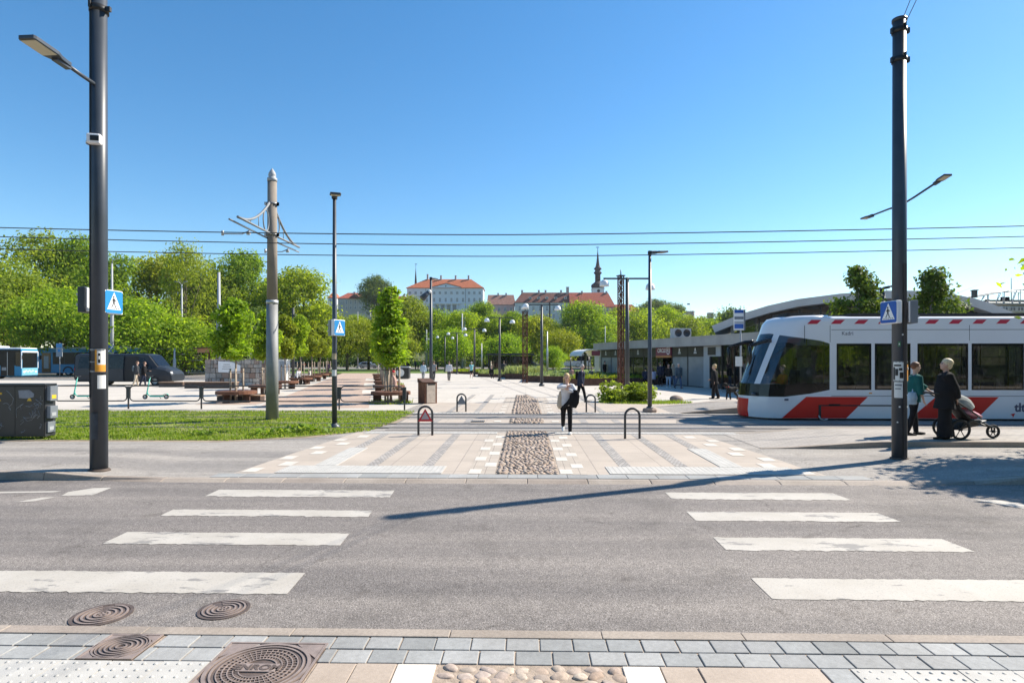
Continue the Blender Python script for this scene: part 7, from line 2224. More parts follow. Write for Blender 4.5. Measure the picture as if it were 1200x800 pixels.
for i in range(9): mb.box((6.035, -0.75 + i * .16, .80 + .05 * math.sin(i * 1.9)), (.01, .07, .16 + .05 * (i % 2)))
mb.build('front_lettering', m_busw, b1)
X1, Y1 = wc((44 - 600) / F * 73.0, 73.0)
b2 = bus('blue city bus with white roof behind the van, partly behind the stop sign', X1 + 6.1, Y1 + 1.27, math.pi, 12.2, 3.6, (), win=(1.4, 2.85), wheels=(2.3, -3.6))
# its visible side faces the other way round
for (xa, xb) in ((-5.9, -4.9),):
    pass
mb = MB(); mb.span((5.0 - .55, 1.272, .4), (5.0 + .55, 1.30, 2.8), 0); mb.span((5.0 - .3, 1.295, .9), (5.0 + .3, 1.305, 2.4), 1); mb.build('door', [m_gblack, m_back], b2)
for i in range(7):
    xa = 4.2 - i * 1.45
    mb = MB(); mb.span((xa - 1.43, 1.272, 1.4), (xa, 1.285, 2.85)); mb.build('window', m_bwin, b2)
for wx in (2.3, -3.6):
    mb = MB(); M = Matrix.Translation((wx, 1.276, .48)) @ Matrix.Rotation(R(90), 4, 'X')
    for i in range(12):
        a0, a1 = math.pi * i / 12, math.pi * (i + 1) / 12
        mb.add([(.5 * math.cos(a0), .5 * math.sin(a0), 0), (.68 * math.cos(a0), .68 * math.sin(a0), 0), (.68 * math.cos(a1), .68 * math.sin(a1), 0), (.5 * math.cos(a1), .5 * math.sin(a1), 0)], [(0, 1, 2, 3)], 0, False, M)
    mb.build('wheel_arch', m_under, b2)
x, y = D(664.5, 150)
b3 = bus('white touring coach with dark windows and blue sweep under the trees', x, y, TH, 11.5, 3.45, (), lower=m_busw, win=(1.75, 2.85), name='touring_coach')
mb = MB(); mb.prism([(-5.5, -1.288, .5), (-1.5, -1.288, .5), (-.3, -1.288, 1.7), (-2.0, -1.288, 1.7), (-3.2, -1.288, .9), (-5.5, -1.288, .8)], (0, .01, 0)); mb.build('blue_sweep', m_busb, b3)

# --- e-scooters
m_scoot = pm('scooter_mint', (0.06, 0.42, 0.33), 0.4, var=0.08)
def scooter(label, px, py, rz, flip=1):
    x, y = G(px, py)
    t = thing('electric_scooter', label, 'scooter', (x, y, 0.035), rz, 'mint green rental scooters')
    mb = MB(); mb.box((0, 0, .15), (.62, .15, .07)); mb.box((0, 0, .19), (.56, .13, .015), 1); mb.build('deck', [m_scoot, m_signk], t, .015)
    mb = MB(); mb.tube([(-.30, 0, .15), (-.42, 0, .22), (-.46, 0, .34)], .032, 8); mb.tube([(-.53, 0, .12), (-.47, 0, .32), (-.33, 0, 1.08)], .03, 8); mb.build('stem', m_scoot, t)
    mb = MB(); mb.tube([(-.30, -.24, 1.13), (-.33, 0, 1.10), (-.30, .24, 1.13)], .017, 8); mb.box((-.36, 0, 1.06), (.09, .08, .1)); mb.build('handlebar', m_signk, t)
    wheel(t, -.56, 0, .115, .115, .06); wheel(t, .44, 0, .115, .115, .06)
    mb = MB(); mb.tube([(.26, 0, .17), (.36, 0, .25), (.46, 0, .265), (.56, 0, .2)], [(.05, .012)] * 4, 6, u0=(0, 1, 0)); mb.build('fender', m_scoot, t)
    mb = MB(); mb.cyl((.1, 0, .13), (.14, .12, .01), .012, .012, 6); mb.build('kickstand', m_signk, t)
scooter('mint green electric scooter between the black railing post and the van', 184, 467.5, TH + 0.1)
scooter('mint green electric scooter half behind the tall left pole', 99, 467.5, TH + 0.1)
# ---------------------------------------------------------------- people
m_skin = pm('skin', (0.52, 0.32, 0.24), 0.55, var=0.05, scale=20)
m_lip = pm('lips', (0.38, 0.14, 0.12), 0.5)
m_eye = pm('eyes', (0.03, 0.02, 0.018), 0.3)
def cloth(name, c): return pm('cloth_' + name, c, 0.9, var=0.14, scale=9, bmp=0.25, bscale=45, spec=0.2)
def hairm(name, c): return pm('hair_' + name, c, 0.6, var=0.3, scale=30, bmp=0.4, bscale=90)
BLACK = cloth('black', (0.012, 0.012, 0.014)); NAVY = cloth('navy', (0.02, 0.026, 0.05)); DGREY = cloth('dark_grey', (0.05, 0.052, 0.056))
WHITE = cloth('white', (0.58, 0.58, 0.60)); LBLUE = cloth('light_blue', (0.42, 0.53, 0.62)); BEIGE = cloth('beige', (0.50, 0.42, 0.32)); JEANS = cloth('jeans', (0.07, 0.11, 0.19)); PALEJ = cloth('pale_jeans', (0.26, 0.36, 0.48))
TEAL = cloth('teal', (0.012, 0.10, 0.095)); ORANGE = cloth('orange', (0.62, 0.13, 0.06)); RED = cloth('red', (0.45, 0.03, 0.04)); LIME = cloth('lime', (0.35, 0.55, 0.08)); GREY = cloth('grey', (0.26, 0.27, 0.28)); PLAID = cloth('plaid', (0.40, 0.26, 0.22)); LILAC = cloth('lilac', (0.50, 0.48, 0.60)); OLIVE = cloth('olive', (0.08, 0.085, 0.05)); TEALSH = cloth('slate', (0.10, 0.13, 0.15))
H_BL = hairm('blond', (0.50, 0.34, 0.17)); H_LB = hairm('light_blond', (0.62, 0.50, 0.32)); H_BR = hairm('brown', (0.10, 0.055, 0.03)); H_BK = hairm('black', (0.015, 0.012, 0.01)); H_RD = hairm('auburn', (0.16, 0.06, 0.025)); H_GY = hairm('grey', (0.40, 0.38, 0.36))
SH_B = cloth('shoe_black', (0.02, 0.02, 0.02)); SH_W = cloth('shoe_white', (0.7, 0.7, 0.68))

def ik(a, b, l1, l2, pole):
    a, b = V(a), V(b); d = b - a; L = min(d.length, (l1 + l2) * 0.995)
    u = d.normalized(); b = a + u * L
    x = (l1 * l1 - l2 * l2 + L * L) / (2 * L); h = math.sqrt(max(0, l1 * l1 - x * x))
    w = V(pole); w = (w - u * w.dot(u)).normalized()
    return a + u * x + w * h, b

def person(label, pos, face, H=1.72, legs=((12, 6), (-14, 18)), hands=(None, None), lean=2, top=BLACK, bottom=BLACK, hair=H_BR, style='short', shoes=SH_B, coat=0.0, sleeves='long', vox=0.03, head=(0, 0), group=None, extras=None, wide=0.0, shorts=False, bulk=0.0, z=0.03, elbow=None, seat=None, female=False):
    """figure facing local -y; pos world (X, Y); legs: (thigh forward, knee bend) degrees for left (+x) and right"""
    k = H / 1.78
    t = thing('person', label, 'person', (pos[0], pos[1], z), face, group)
    ln = R(lean); up = V((0, -math.sin(ln), math.cos(ln)))
    hips = V((0, 0, .93)); sw = .165 if female else .185
    J = {}
    for nm, sx, (a, b_) in (('L', 1, legs[0]), ('R', -1, legs[1])):
        a, b_ = R(a), R(b_)
        h = hips + V((sx * .085, 0, -.02)); kn = h + V((sx * .012, -math.sin(a) * .43, -math.cos(a) * .43)); c = a - b_
        an = kn + V((0, -math.sin(c) * .41, -math.cos(c) * .41)); J[nm] = (h, kn, an, c)
    low = min(J[n_][2].z for n_ in 'LR') - .085
    if seat is not None: low = hips.z - .10 - seat / k
    sh = V((0, 0, -low))
    hips = hips + sh
    for n_ in 'LR': J[n_] = tuple(q + sh for q in J[n_][:3]) + (J[n_][3],)
    waist, chest, shl, neck = hips + up * .15, hips + up * .36, hips + up * .49, hips + up * .55
    hp, hy = R(head[1]), head[0]
    hc = neck + up * .03 + V((0, -.015, .135))
    RH = Matrix.Translation(hc) @ Matrix.Rotation(R(hy), 4, 'Z') @ Matrix.Rotation(-hp, 4, 'X')
    hx = lambda x, y, z: RH @ V((x, y, z))
    A = {}
    for i, (nm, sx) in enumerate((('L', 1), ('R', -1))):
        s = shl + V((sx * sw, .0, -.02))
        tg = hands[i]
        if tg is None: tg = s + V((sx * .07, -.10 if (legs[1 - i][0] > legs[i][0]) else .06, -.52))
        else: tg = V(tg) + V((0, 0, hips.z - .93))
        pole = V(elbow[i]) if elbow and elbow[i] else V((sx * .35, 1, -.25))
        e, w = ik(s, tg, .285, .255, pole)
        A[nm] = (s, e, w)
    mb = MB()
    # head with jaw, nose, ears
    q = MB(); q.ell((0, 0, .02), (.076, .094, .105), 16, 12); q.ell((0, -.022, -.055), (.056, .064, .062), 14, 10)
    q.tube([(0, -.088, .018), (0, -.108, -.014), (0, -.094, -.024)], [.009, .016, .010], 8)
    for sx in (-1, 1): q.ell((sx * .078, .008, -.002), (.012, .022, .032), 8, 6)
    mb.add(q.v, q.f, 0, True, RH)
    mb.tube([neck - up * .04, neck + up * .05, hc + V((0, .02, -.05))], [.058, .050, .052], 12)
    mb.tube([hips - up * .07, hips, waist, chest, shl, neck], [(.12, .09), (.155, .105), (.125, .09), (.15, .105), (.145, .085), (.055, .05)], 16, u0=(1, 0, 0))
    for nm, sx in (('L', 1), ('R', -1)):
        h, kn, an, c = J[nm]
        mb.tube([h + V((0, 0, .05)), h.lerp(kn, .35), kn, kn.lerp(an, .35), an], [.085, .076, .054, .054, .036], 12)
        fd = V((0, -math.cos(c * .6) , math.sin(c * .6)))
        f0 = an + V((0, .035, -.045)); f1 = an + fd * .10 + V((0, 0, -.055)); f2 = an + fd * .185 + V((0, 0, -.062))
        mb.tube([an, f0], [.036, .04], 10); mb.tube([f0, f1, f2], [(.036, .034), (.044, .028), (.030, .016)], 10, u0=(1, 0, 0))
        s, e, w = A[nm]
        mb.tube([s - V((sx * .05, 0, -.01)), s, s.lerp(e, .5), e, e.lerp(w, .3), w], [.05, .055, .045, .037, .036, .025], 10)
        fdir = (w - e).normalized(); side = fdir.cross(V((0, 1, 0)) if abs(fdir.y) < .8 else V((1, 0, 0))).normalized(); nrm = fdir.cross(side)
        pc_ = w + fdir * .05
        mb.tube([w, w + fdir * .045, w + fdir * .09], [(.022, .016), (.038, .017), (.036, .014)], 8, u0=side)
        if vox < .02:
            for fi in range(4):
                o_ = side * (-.027 + fi * .018); ll = (.062, .075, .07, .052)[fi]
                a0 = w + fdir * .085 + o_; a1 = a0 + fdir * ll * .5 + nrm * .008; a2 = a1 + fdir * ll * .4 + nrm * .022
                mb.tube([a0, a1, a2], [.0095, .009, .0075], 6)
            a0 = w + fdir * .03 + side * -.034 * sx; mb.tube([a0, a0 + side * -.028 * sx + fdir * .03, a0 + side * -.03 * sx + fdir * .06 + nrm * .01], [.012, .011, .008], 6)
        else:
            mb.tube([w + fdir * .08, w + fdir * .13, w + fdir * .165 + nrm * .02], [(.034, .014), (.03, .013), (.018, .01)], 8, u0=side)
            a0 = w + fdir * .03 + side * -.03 * sx; mb.tube([a0, a0 + side * -.03 * sx + fdir * .05], [.013, .01], 6)
    mb.v = [tuple(V(p) * k) for p in mb.v]
    me = remesh(mb, min(vox, .022) if vox > .02 else vox, 2)
    for m_ in (m_skin, m_lip, m_eye): me.materials.append(m_)
    inv = RH.inverted()
    idx = []
    for p in me.polygons:
        c = inv @ (V(p.center) / k); mi = 0
        if c.y < -.05 and abs(c.x) < .05:
            if abs(abs(c.x) - .032) < .014 and abs(c.z - .022) < .009: mi = 2
            elif abs(c.x) < .024 and abs(c.z + .058) < .007: mi = 1
        idx.append(mi)
    me.polygons.foreach_set('material_index', idx)
    link('body', me, t)
    def gar(name, build, mat, vx=None):
        q_ = MB(); build(q_); q_.v = [tuple(V(p) * k) for p in q_.v]
        me_ = remesh(q_, vx or max(vox * 1.1, .012), 2); me_.materials.append(mat); return link(name, me_, t)
    b = .016 + bulk
    def g_top(q_):
        hem = hips - up * (.10 + coat)
        st = [hem, hips - up * .02, waist, chest, shl, neck - up * .015]
        r_ = [(.168 + b + coat * .12 + wide * .4, .118 + b + coat * .1 + wide * .3), (.162 + b + wide * .3, .112 + b), (.14 + b + bulk + wide * .15, .102 + b + bulk), (.158 + b, .112 + b), (.15 + b, .09 + b), (.062, .058)]
        q_.tube(st, r_, 18, u0=(1, 0, 0))
        for nm, sx in (('L', 1), ('R', -1)):
            s, e, w = A[nm]
            pts = [s - V((sx * .07, 0, -.005)), s + V((0, 0, .003)), s.lerp(e, .5), e, e.lerp(w, .5), e.lerp(w, .97)]; rr_ = [.062 + b * .8, .058 + b, .05 + b, .046 + b, .042 + b, .036 + b * .8]
            if sleeves == 'short': pts, rr_ = pts[:3], rr_[:3]
            if sleeves == 'three': pts, rr_ = pts[:5], rr_[:5]
            q_.tube(pts, rr_, 12)
    gar('jacket' if coat or bulk else 'shirt', g_top, top)
    def g_leg(q_):
        q_.tube([hips + up * .07, hips, hips - up * .09], [(.15, .108), (.166, .12), (.15, .11)], 16, u0=(1, 0, 0))
        for nm in 'LR':
            h, kn, an, c = J[nm]
            if shorts: q_.tube([h + V((0, 0, .04)), h.lerp(kn, .4), h.lerp(kn, .85)], [.098, .094, .086], 12)
            else: q_.tube([h + V((0, 0, .04)), h.lerp(kn, .4), kn, kn.lerp(an, .4), an + (an - kn).normalized() * .02], [.096 + wide * .3, .090 + wide * .5, .069 + wide, .068 + wide * 1.3, .054 + wide * 1.7], 14)
    gar('shorts' if shorts else 'trousers', g_leg, bottom)
    for nm in 'LR':
        h, kn, an, c = J[nm]
        def g_shoe(q_, an=an, c=c):
            fd = V((0, -math.cos(c * .6), math.sin(c * .6)))
            q_.tube([an + V((0, .06, -.055)), an + V((0, .02, -.05)), an + fd * .10 + V((0, 0, -.055)), an + fd * .2 + V((0, 0, -.062)), an + fd * .215 + V((0, 0, -.066))], [(.03, .028), (.044, .04), (.05, .036), (.042, .024), (.02, .014)], 10, u0=(1, 0, 0)); q_.tube([an + V((0, .01, -.05)), an + V((0, 0, .0))], [.046, .044], 10)
        gar('shoe', g_shoe, shoes, max(.012, vox * .8))
    def g_hair(q_):
        h_ = MB()
        if style == 'cap':
            h_.ell((0, .01, .06), (.088, .105, .085), 14, 10); h_.tube([(0, -.08, .06), (0, -.15, .05)], [(.06, .012), (.05, .01)], 8, u0=(1, 0, 0))
        else:
            h_.ell((0, .026, .042), (.090, .098, .102), 16, 12); h_.ell((0, .012, .085), (.075, .09, .055), 14, 8)
            if style in ('long', 'bob'):
                L_ = -.24 if style == 'long' else -.10
                h_.tube([(0, .05, .03), (0, .075, -.06), (0, .085, L_ * .7), (0, .08, L_)], [(.088, .06), (.098, .05), (.095, .042), (.06, .02)], 14, u0=(1, 0, 0))
                for sx in (-1, 1): h_.tube([(sx * .06, -.02, .07), (sx * .086, .0, -.02), (sx * .085, .005, max(-.14, L_))], [.03, .026, .016], 8)
            if style == 'puff': h_.ell((0, .03, .075), (.105, .115, .095), 14, 10); h_.ell((0, .075, .0), (.085, .06, .085), 12, 8)
            if style == 'bun': h_.ell((0, .12, .06), (.04, .04, .04), 10, 8)
        q_.add(h_.v, h_.f, 0, True, RH)
    if style != 'bald': gar('hair' if style != 'cap' else 'cap', g_hair, hair, max(.012, vox * .7))
    if extras:
        for (nm, fn, mt) in extras:
            gar(nm, lambda q_: fn(q_, hips, up, shl, A, J), mt)
    return t

def backpack(q_, hips, up, shl, A, J):
    c = hips + up * .33 + V((0, .20, 0)); q_.tube([c - V((0, 0, .2)), c - V((0, 0, .12)), c + V((0, 0, .1)), c + V((0, 0, .2))], [(.10, .05), (.14, .085), (.13, .08), (.08, .04)], 14, u0=(1, 0, 0))
    for sx in (-1, 1): q_.tube([shl + V((sx * .1, .12, .02)), shl + V((sx * .1, 0, .065)), shl + V((sx * .11, -.12, -.05)), shl + V((sx * .12, -.12, -.22))], .022, 6)

W = lambda x, y, z=0.03: G(x, y, z)
toward = lambda x: 0.0
# walking woman, centre
def jacket_over_arm(q_, hips, up, shl, A, J):
    s, e, w = A['L']
    c = e.lerp(w, .45)
    q_.tube([c + V((.06, .0, .06)), c + V((.05, -.02, -.10)), c + V((.03, -.03, -.30)), c + V((.0, -.03, -.46))], [(.09, .05), (.15, .06), (.15, .055), (.10, .035)], 16, u0=(1, 0, 0))
    q_.tube([c + V((-.02, -.04, -.16)), c + V((-.16, -.06, -.34)), c + V((-.30, -.06, -.46)), c + V((-.36, -.05, -.52))], [(.06, .04), (.06, .045), (.045, .035), (.03, .025)], 12)
def tote(q_, hips, up, shl, A, J):
    c = hips + V((-.20, -.02, .04))
    q_.tube([c + V((.03, 0, .28)), c + V((.02, 0, .1)), c + V((0, 0, -.15)), c + V((.02, 0, -.24))], [(.04, .03), (.085, .05), (.095, .055), (.06, .04)], 12, u0=(1, 0, 0)); q_.tube([c + V((.03, 0, .26)), shl + V((-.1, -.06, .05))], [.02, .02], 6)
x, y = W(664, 508)
person('woman in white shirt walking toward the crossing, black jacket over one arm and beige tote', (x, y), TH - .06, 1.60, ((10, 6), (-14, 30)), ((.05, -.20, 1.30), (-.02, -.21, 1.40)), 5, WHITE, BLACK, H_BL, 'long', SH_W, 0, 'long', .0125, (6, -16), extras=[('jacket', jacket_over_arm, BLACK), ('tote_bag', tote, BEIGE)], elbow=((1, .1, -.4), (-1, .1, -.1)), bulk=.004, female=True)
x, y = W(680.5, 471.2)
person('man in dark clothes with a backpack walking right of the white-shirted woman', (x, y), TH + 1.15, 1.76, ((18, 8), (-12, 14)), (None, None), 6, NAVY, BLACK, H_GY, 'short', SH_B, .05, 'long', .018, (0, -8), extras=[('backpack', backpack, BLACK)], bulk=.025)
# couple with the pushchair on the platform
pl = lambda px, py: G(px, py, PLZ)
x, y = pl(1070.5, 509.5)
def satchel(q_, hips, up, shl, A, J):
    c = hips + V((-.16, .10, -.02)); q_.tube([c + V((0, 0, .14)), c, c - V((0, 0, .16))], [(.05, .09), (.07, .13), (.05, .1)], 12, u0=(1, 0, 0)); q_.tube([c + V((0, 0, .12)), shl + V((-.05, .05, .05)), shl + V((.1, -.08, -.05))], .018, 6)
def belt(q_, hips, up, shl, A, J):
    q_.tube([hips + up * .01, hips + up * .09], [(.185, .135), (.175, .13)], 18, u0=(1, 0, 0))
x, y = pl(1070.5, 509.5)
person('person in teal jacket with cropped auburn hair pushing the pushchair, half behind the right pole', (x, y), TH + R(90) - .15, 1.74, ((9, 4), (-8, 10)), ((.12, -.46, 1.04), (-.22, -.12, .86)), 4, TEAL, BLACK, H_RD, 'short', SH_B, 0.02, 'three', .0125, (-4, -4), extras=[('satchel', satchel, LBLUE), ('sash', belt, WHITE)], z=plz(x), bulk=.02, female=True)
x, y = pl(1107.5, 514.5)
person('person with short blond hair in a loose black coat, hands clasped behind the back', (x, y), TH + R(-115), 1.80, ((3, 2), (-2, 3)), ((.06, .20, .90), (-.06, .21, .92)), -2, BLACK, BLACK, H_LB, 'puff', SH_B, 0.16, 'long', .0125, (8, 14), wide=.058, bulk=.05, z=plz(x), elbow=((.8, .8, .1), (-.8, .8, .1)), female=True)
# woman with dog
x, y = W(837.5, 467.2)
person('woman with blond hair and dark clothes walking a black dog', (x, y), TH + R(-120), 1.70, ((6, 4), (-8, 8)), (None, (-.18, -.26, 1.0)), 2, BLACK, BLACK, H_BL, 'puff', SH_B, .06, 'long', .0155, (10, 0), wide=.02, bulk=.03, female=True)
# shop side and square
x, y = W(795, 455.2); person('person in slate jacket and jeans striding past the purple shop sign', (x, y), TH + R(15), 1.74, ((18, 8), (-18, 20)), (None, None), 4, TEALSH, JEANS, H_GY, 'short', SH_B, .03, 'long', .024, bulk=.025)
x, y = W(783.5, 454.2); person('person in black top and pale jeans walking in front of the shop door', (x, y), TH + R(-10), 1.66, ((14, 6), (-12, 14)), (None, None), 2, BLACK, PALEJ, H_BR, 'long', SH_W, 0, 'long', .024, bulk=.01, female=True)
x, y = W(788.5, 452.5); person('person with light hair half hidden between two walkers by the shop', (x, y), TH + R(20), 1.66, ((10, 6), (-10, 12)), (None, None), 2, BEIGE, JEANS, H_LB, 'long', SH_B, 0, 'long', .028, female=True)
x, y = D(774, 44); person('person in dark clothes standing under the purple shop sign', (x, y), TH + R(180), 1.76, ((3, 2), (-3, 3)), (None, None), 1, NAVY, BLACK, H_BR, 'short', SH_B, .03, 'long', .028, bulk=.02)
for px_, tp_, hr, lab in ((757, NAVY, H_BK, 'person in navy seen from behind, seated on the planter left of the lilac one'), (765.5, LILAC, H_BR, 'person in lilac seen from behind, seated on the planter before the shop')):
    x, y = D(px_, 45.2); person(lab, (x, y), TH + R(180), 1.70, ((86, 84), (84, 86)), ((.12, -.34, 1.05), (-.12, -.34, 1.05)), 14, tp_, BLACK, hr, 'long' if hr is H_BR else 'short', SH_B, 0, 'long', .026, z=0.03, seat=.46, bulk=.02)
x, y = D(708.5, 58); person('person in black by the shop corner, left of the rusty lattice column', (x, y), TH + R(40), 1.80, ((10, 6), (-10, 10)), (None, None), 2, BLACK, BLACK, H_BK, 'short', SH_B, .05, 'long', .03, bulk=.02, group='passers-by at the shop wall')
x, y = D(724, 56.5); person('dark dressed person seen just left of the rusty lattice column base', (x, y), TH + R(200), 1.78, ((12, 6), (-12, 12)), (None, None), 2, DGREY, BLACK, H_BR, 'short', SH_B, .05, 'long', .03, bulk=.02, group='passers-by at the shop wall')
x, y = D(742.5, 53.5); person('dark figure standing against the shop glazing right of the column', (x, y), TH + R(60), 1.78, ((4, 2), (-4, 4)), (None, None), 1, BLACK, BLACK, H_BK, 'short', SH_B, .05, 'long', .03, bulk=.02)
x, y = D(691, 52.5); person('person in grey hunched on the planter bench behind the man with backpack', (x, y), TH + R(30), 1.70, ((84, 84), (80, 86)), ((.12, -.34, .95), (-.12, -.34, .95)), 30, GREY, DGREY, H_BR, 'cap', SH_B, 0, 'long', .028, seat=.46)
x, y = D(669.5, 53.5); person('person in pink seated on the planter bench left of the hunched one', (x, y), TH + R(10), 1.64, ((84, 84), (80, 86)), (None, None), 8, cloth('pink', (0.55, 0.30, 0.30)), DGREY, H_BR, 'long', SH_B, 0, 'long', .028, seat=.46, female=True)
# walkers in the middle of the square
x, y = W(526.2, 446); person('man in white shirt walking away, in the open right of the slim dark lamp', (x, y), TH + R(178), 1.82, ((16, 6), (-14, 18)), (None, None), 2, WHITE, DGREY, H_BR, 'short', SH_B, 0, 'long', .024, bulk=.015)
x, y = D(496, 55); person('person in pale blue top walking just left of the slim dark lamp behind the bin', (x, y), TH + R(175), 1.74, ((12, 6), (-12, 12)), (None, None), 2, LBLUE, GREY, H_BR, 'bob', SH_B, 0, 'long', .026, bulk=.015, female=True)
x, y = D(508.3, 56); person('man in grey shirt partly behind the slim dark lamp behind the bin', (x, y), TH + R(175), 1.84, ((14, 6), (-12, 12)), (None, None), 2, GREY, DGREY, H_BR, 'short', SH_B, 0, 'short', .026)
x, y = W(552.5, 443); person('walker in pale turquoise top and dark shorts left of the planters', (x, y), TH + R(190), 1.74, ((18, 8), (-16, 22)), (None, None), 3, cloth('turquoise', (0.25, 0.55, 0.58)), BLACK, H_GY, 'short', SH_W, 0, 'short', .026, shorts=True)
x, y = D(575.5, 62); person('person in black seated at the planter edge left of the grasses', (x, y), TH + R(20), 1.70, ((84, 84), (80, 86)), (None, None), 14, BLACK, BLACK, H_BK, 'short', SH_B, 0, 'long', .03, seat=.42)
x, y = D(590.5, 68); person('person in dark jacket standing behind the blue-green grasses', (x, y), TH + R(190), 1.80, ((10, 4), (-10, 10)), (None, None), 3, DGREY, NAVY, H_BR, 'short', SH_B, .04, 'long', .03, bulk=.03)
x, y = D(575.5, 78); person('person in light top standing behind the low planter', (x, y), TH + R(90), 1.72, ((6, 4), (-6, 6)), (None, None), 1, BEIGE, GREY, H_LB, 'long', SH_B, 0, 'long', .03, female=True)
x, y = W(490, 433); person('far cyclist-like walker in lime vest between trees and mast', (x, y), TH + R(170), 1.75, ((14, 6), (-14, 14)), (None, None), 3, LIME, NAVY, H_BK, 'cap', SH_B, 0, 'long', .032)
x, y = W(487, 432.8); person('far walker in blue beside the one in lime vest', (x, y), TH + R(170), 1.75, ((10, 6), (-10, 10)), (None, None), 3, JEANS, NAVY, H_BR, 'short', SH_B, 0, 'long', .032)
x, y = W(477.5, 433); person('far walker in dark clothes beside the short white posts', (x, y), TH + R(10), 1.75, ((10, 6), (-10, 10)), (None, None), 3, DGREY, BLACK, H_BR, 'short', SH_B, 0, 'long', .032)
x, y = D(463, 31.5); person('person in red cap and plaid shirt seated at the middle young trees', (x, y), TH + R(-80), 1.68, ((84, 84), (80, 86)), (None, None), 10, PLAID, BEIGE, RED, 'cap', SH_B, 0, 'long', .024, seat=.5)
# left side
x, y = D(159.5, 43.3); person('person with a large backpack standing behind the van door, left of two', (x, y), TH + R(120), 1.84, ((8, 4), (-8, 10)), (None, None), 6, DGREY, BEIGE, H_BR, 'short', SH_W, 0, 'long', .024, extras=[('backpack', backpack, TEALSH)], bulk=.02)
x, y = D(168.3, 43.8); person('person in black jacket and dark jeans at the van door, right of two', (x, y), TH + R(110), 1.80, ((8, 4), (-10, 12)), ((.1, -.35, 1.1), None), 6, BLACK, NAVY, H_BR, 'short', SH_B, .03, 'long', .024, bulk=.03)
x, y = W(384, 440); person('person in dark top and black trousers walking under the left young trees', (x, y), TH + R(15), 1.76, ((14, 6), (-12, 16)), (None, None), 2, cloth('plum', (0.05, 0.03, 0.06)), BLACK, H_BR, 'short', SH_B, 0, 'long', .026)
x, y = D(347.5, 46.5); person('person in black and white seated on a round bench under the left trees', (x, y), TH + R(70), 1.70, ((84, 84), (80, 86)), (None, None), 24, WHITE, BLACK, H_BK, 'short', SH_B, 0, 'long', .026, seat=.5)
# in the tram
ox, oy = tram.location.x, tram.location.y
person('tram driver in orange top seated behind the cab side window', (ox + 1.85, oy + .85), TH + R(-90), 1.74, ((84, 84), (84, 84)), ((.2, -.4, 1.12), (-.2, -.4, 1.12)), 6, ORANGE, BLACK, H_BR, 'short', SH_B, 0, 'long', .02, z=.37, seat=.52)
person('passenger in pale top seated near the second tram window, behind the right pole', (ox + 5.7, oy + .38), TH + R(-90), 1.68, ((84, 84), (84, 84)), (None, None), 4, BEIGE, BLACK, H_BL, 'long', SH_B, 0, 'long', .024, z=.37, seat=.47, female=True)
person('passenger in red top seated behind the wide tram window left of the pushchair', (ox + 6.65, oy + .38), TH + R(-90), 1.70, ((84, 84), (84, 84)), (None, None), 4, RED, BLACK, H_BK, 'short', SH_B, 0, 'long', .024, z=.37, seat=.47)
person('passenger in grey standing behind the wide tram window above the pushchair', (ox + 8.1, oy + .9), TH + R(-60), 1.76, ((3, 2), (-3, 3)), (None, (-.2, -.2, 1.7)), 1, GREY, NAVY, H_BR, 'short', SH_B, 0, 'long', .024, z=.37)
person('passenger in dark clothes seated behind the first wide tram window', (ox + 3.75, oy + .40), TH + R(-90), 1.70, ((84, 84), (84, 84)), (None, None), 4, DGREY, BLACK, H_BR, 'short', SH_B, 0, 'long', .024, z=.37, seat=.47)

# --- dog with lead
x, y = W(857.5, 468.0)
dog = thing('dog', 'curly black dog with head raised, led past the tram front', 'dog', (x, y, 0.03), TH + R(12))
m_fur = pm('black_fur', (0.012, 0.011, 0.010), 0.9, var=0.4, scale=25, bmp=1.0, bscale=35)
mb = MB()
mb.tube([(-.20, 0, .43), (-.12, 0, .42), (.02, 0, .42), (.18, 0, .44), (.28, 0, .42)], [(.08, .09), (.12, .14), (.11, .115), (.115, .12), (.08, .09)], 14, u0=(0, 1, 0))
mb.tube([(-.16, 0, .48), (-.25, 0, .58), (-.29, 0, .62)], [.085, .07, .07], 12); mb.ell((-.31, 0, .64), (.095, .08, .085), 12, 10); mb.tube([(-.36, 0, .63), (-.45, 0, .605)], [.05, .036], 10)
for sy in (-1, 1):
    mb.tube([(-.27, sy * .075, .67), (-.26, sy * .10, .60), (-.27, sy * .10, .54)], [.03, .036, .02], 8)
    fx = -.03 * sy
    mb.tube([(-.14, sy * .07, .36), (-.16 + fx, sy * .07, .21), (-.15 + fx * 1.6, sy * .07, .03), (-.18 + fx * 1.6, sy * .07, .02)], [.06, .04, .034, .034], 10)
    mb.tube([(.20, sy * .07, .40), (.17 - fx, sy * .075, .25), (.29 - fx, sy * .075, .15), (.27 - fx * 1.6, sy * .075, .03), (.24 - fx * 1.6, sy * .075, .02)], [.085, .055, .034, .032, .034], 10)
mb.tube([(.27, 0, .46), (.34, 0, .54), (.36, 0, .64), (.33, 0, .70)], [.035, .03, .035, .03], 8)
me = remesh(mb, .016, 2); me.materials.append(m_fur)
for v in me.vertices:
    v.co += V(v.normal) * 0.012 * mnoise.noise(V(v.co) * 22)
link('body', me, dog); dog.scale = (1.15,) * 3
mb = MB(); mb.lathe([(.078, -.012), (.084, 0), (.078, .012)], 14, 0, (-.22, 0, .545)); mb.build('collar', m_tram_r, dog)
x0, y0 = W(837.5, 467.2)
hand = V((*wc((841.5 - 600) / F * (DY(467.2)), DY(467.2)), HT(446.5, DY(467.2))))
neckp = V((x, y, .6)) + V((-.2, -.05, -.02))
mb = MB(); mb.tube([hand.lerp(neckp, i / 8) - V((0, 0, .35 * math.sin(math.pi * i / 8))) for i in range(9)], .008, 5)
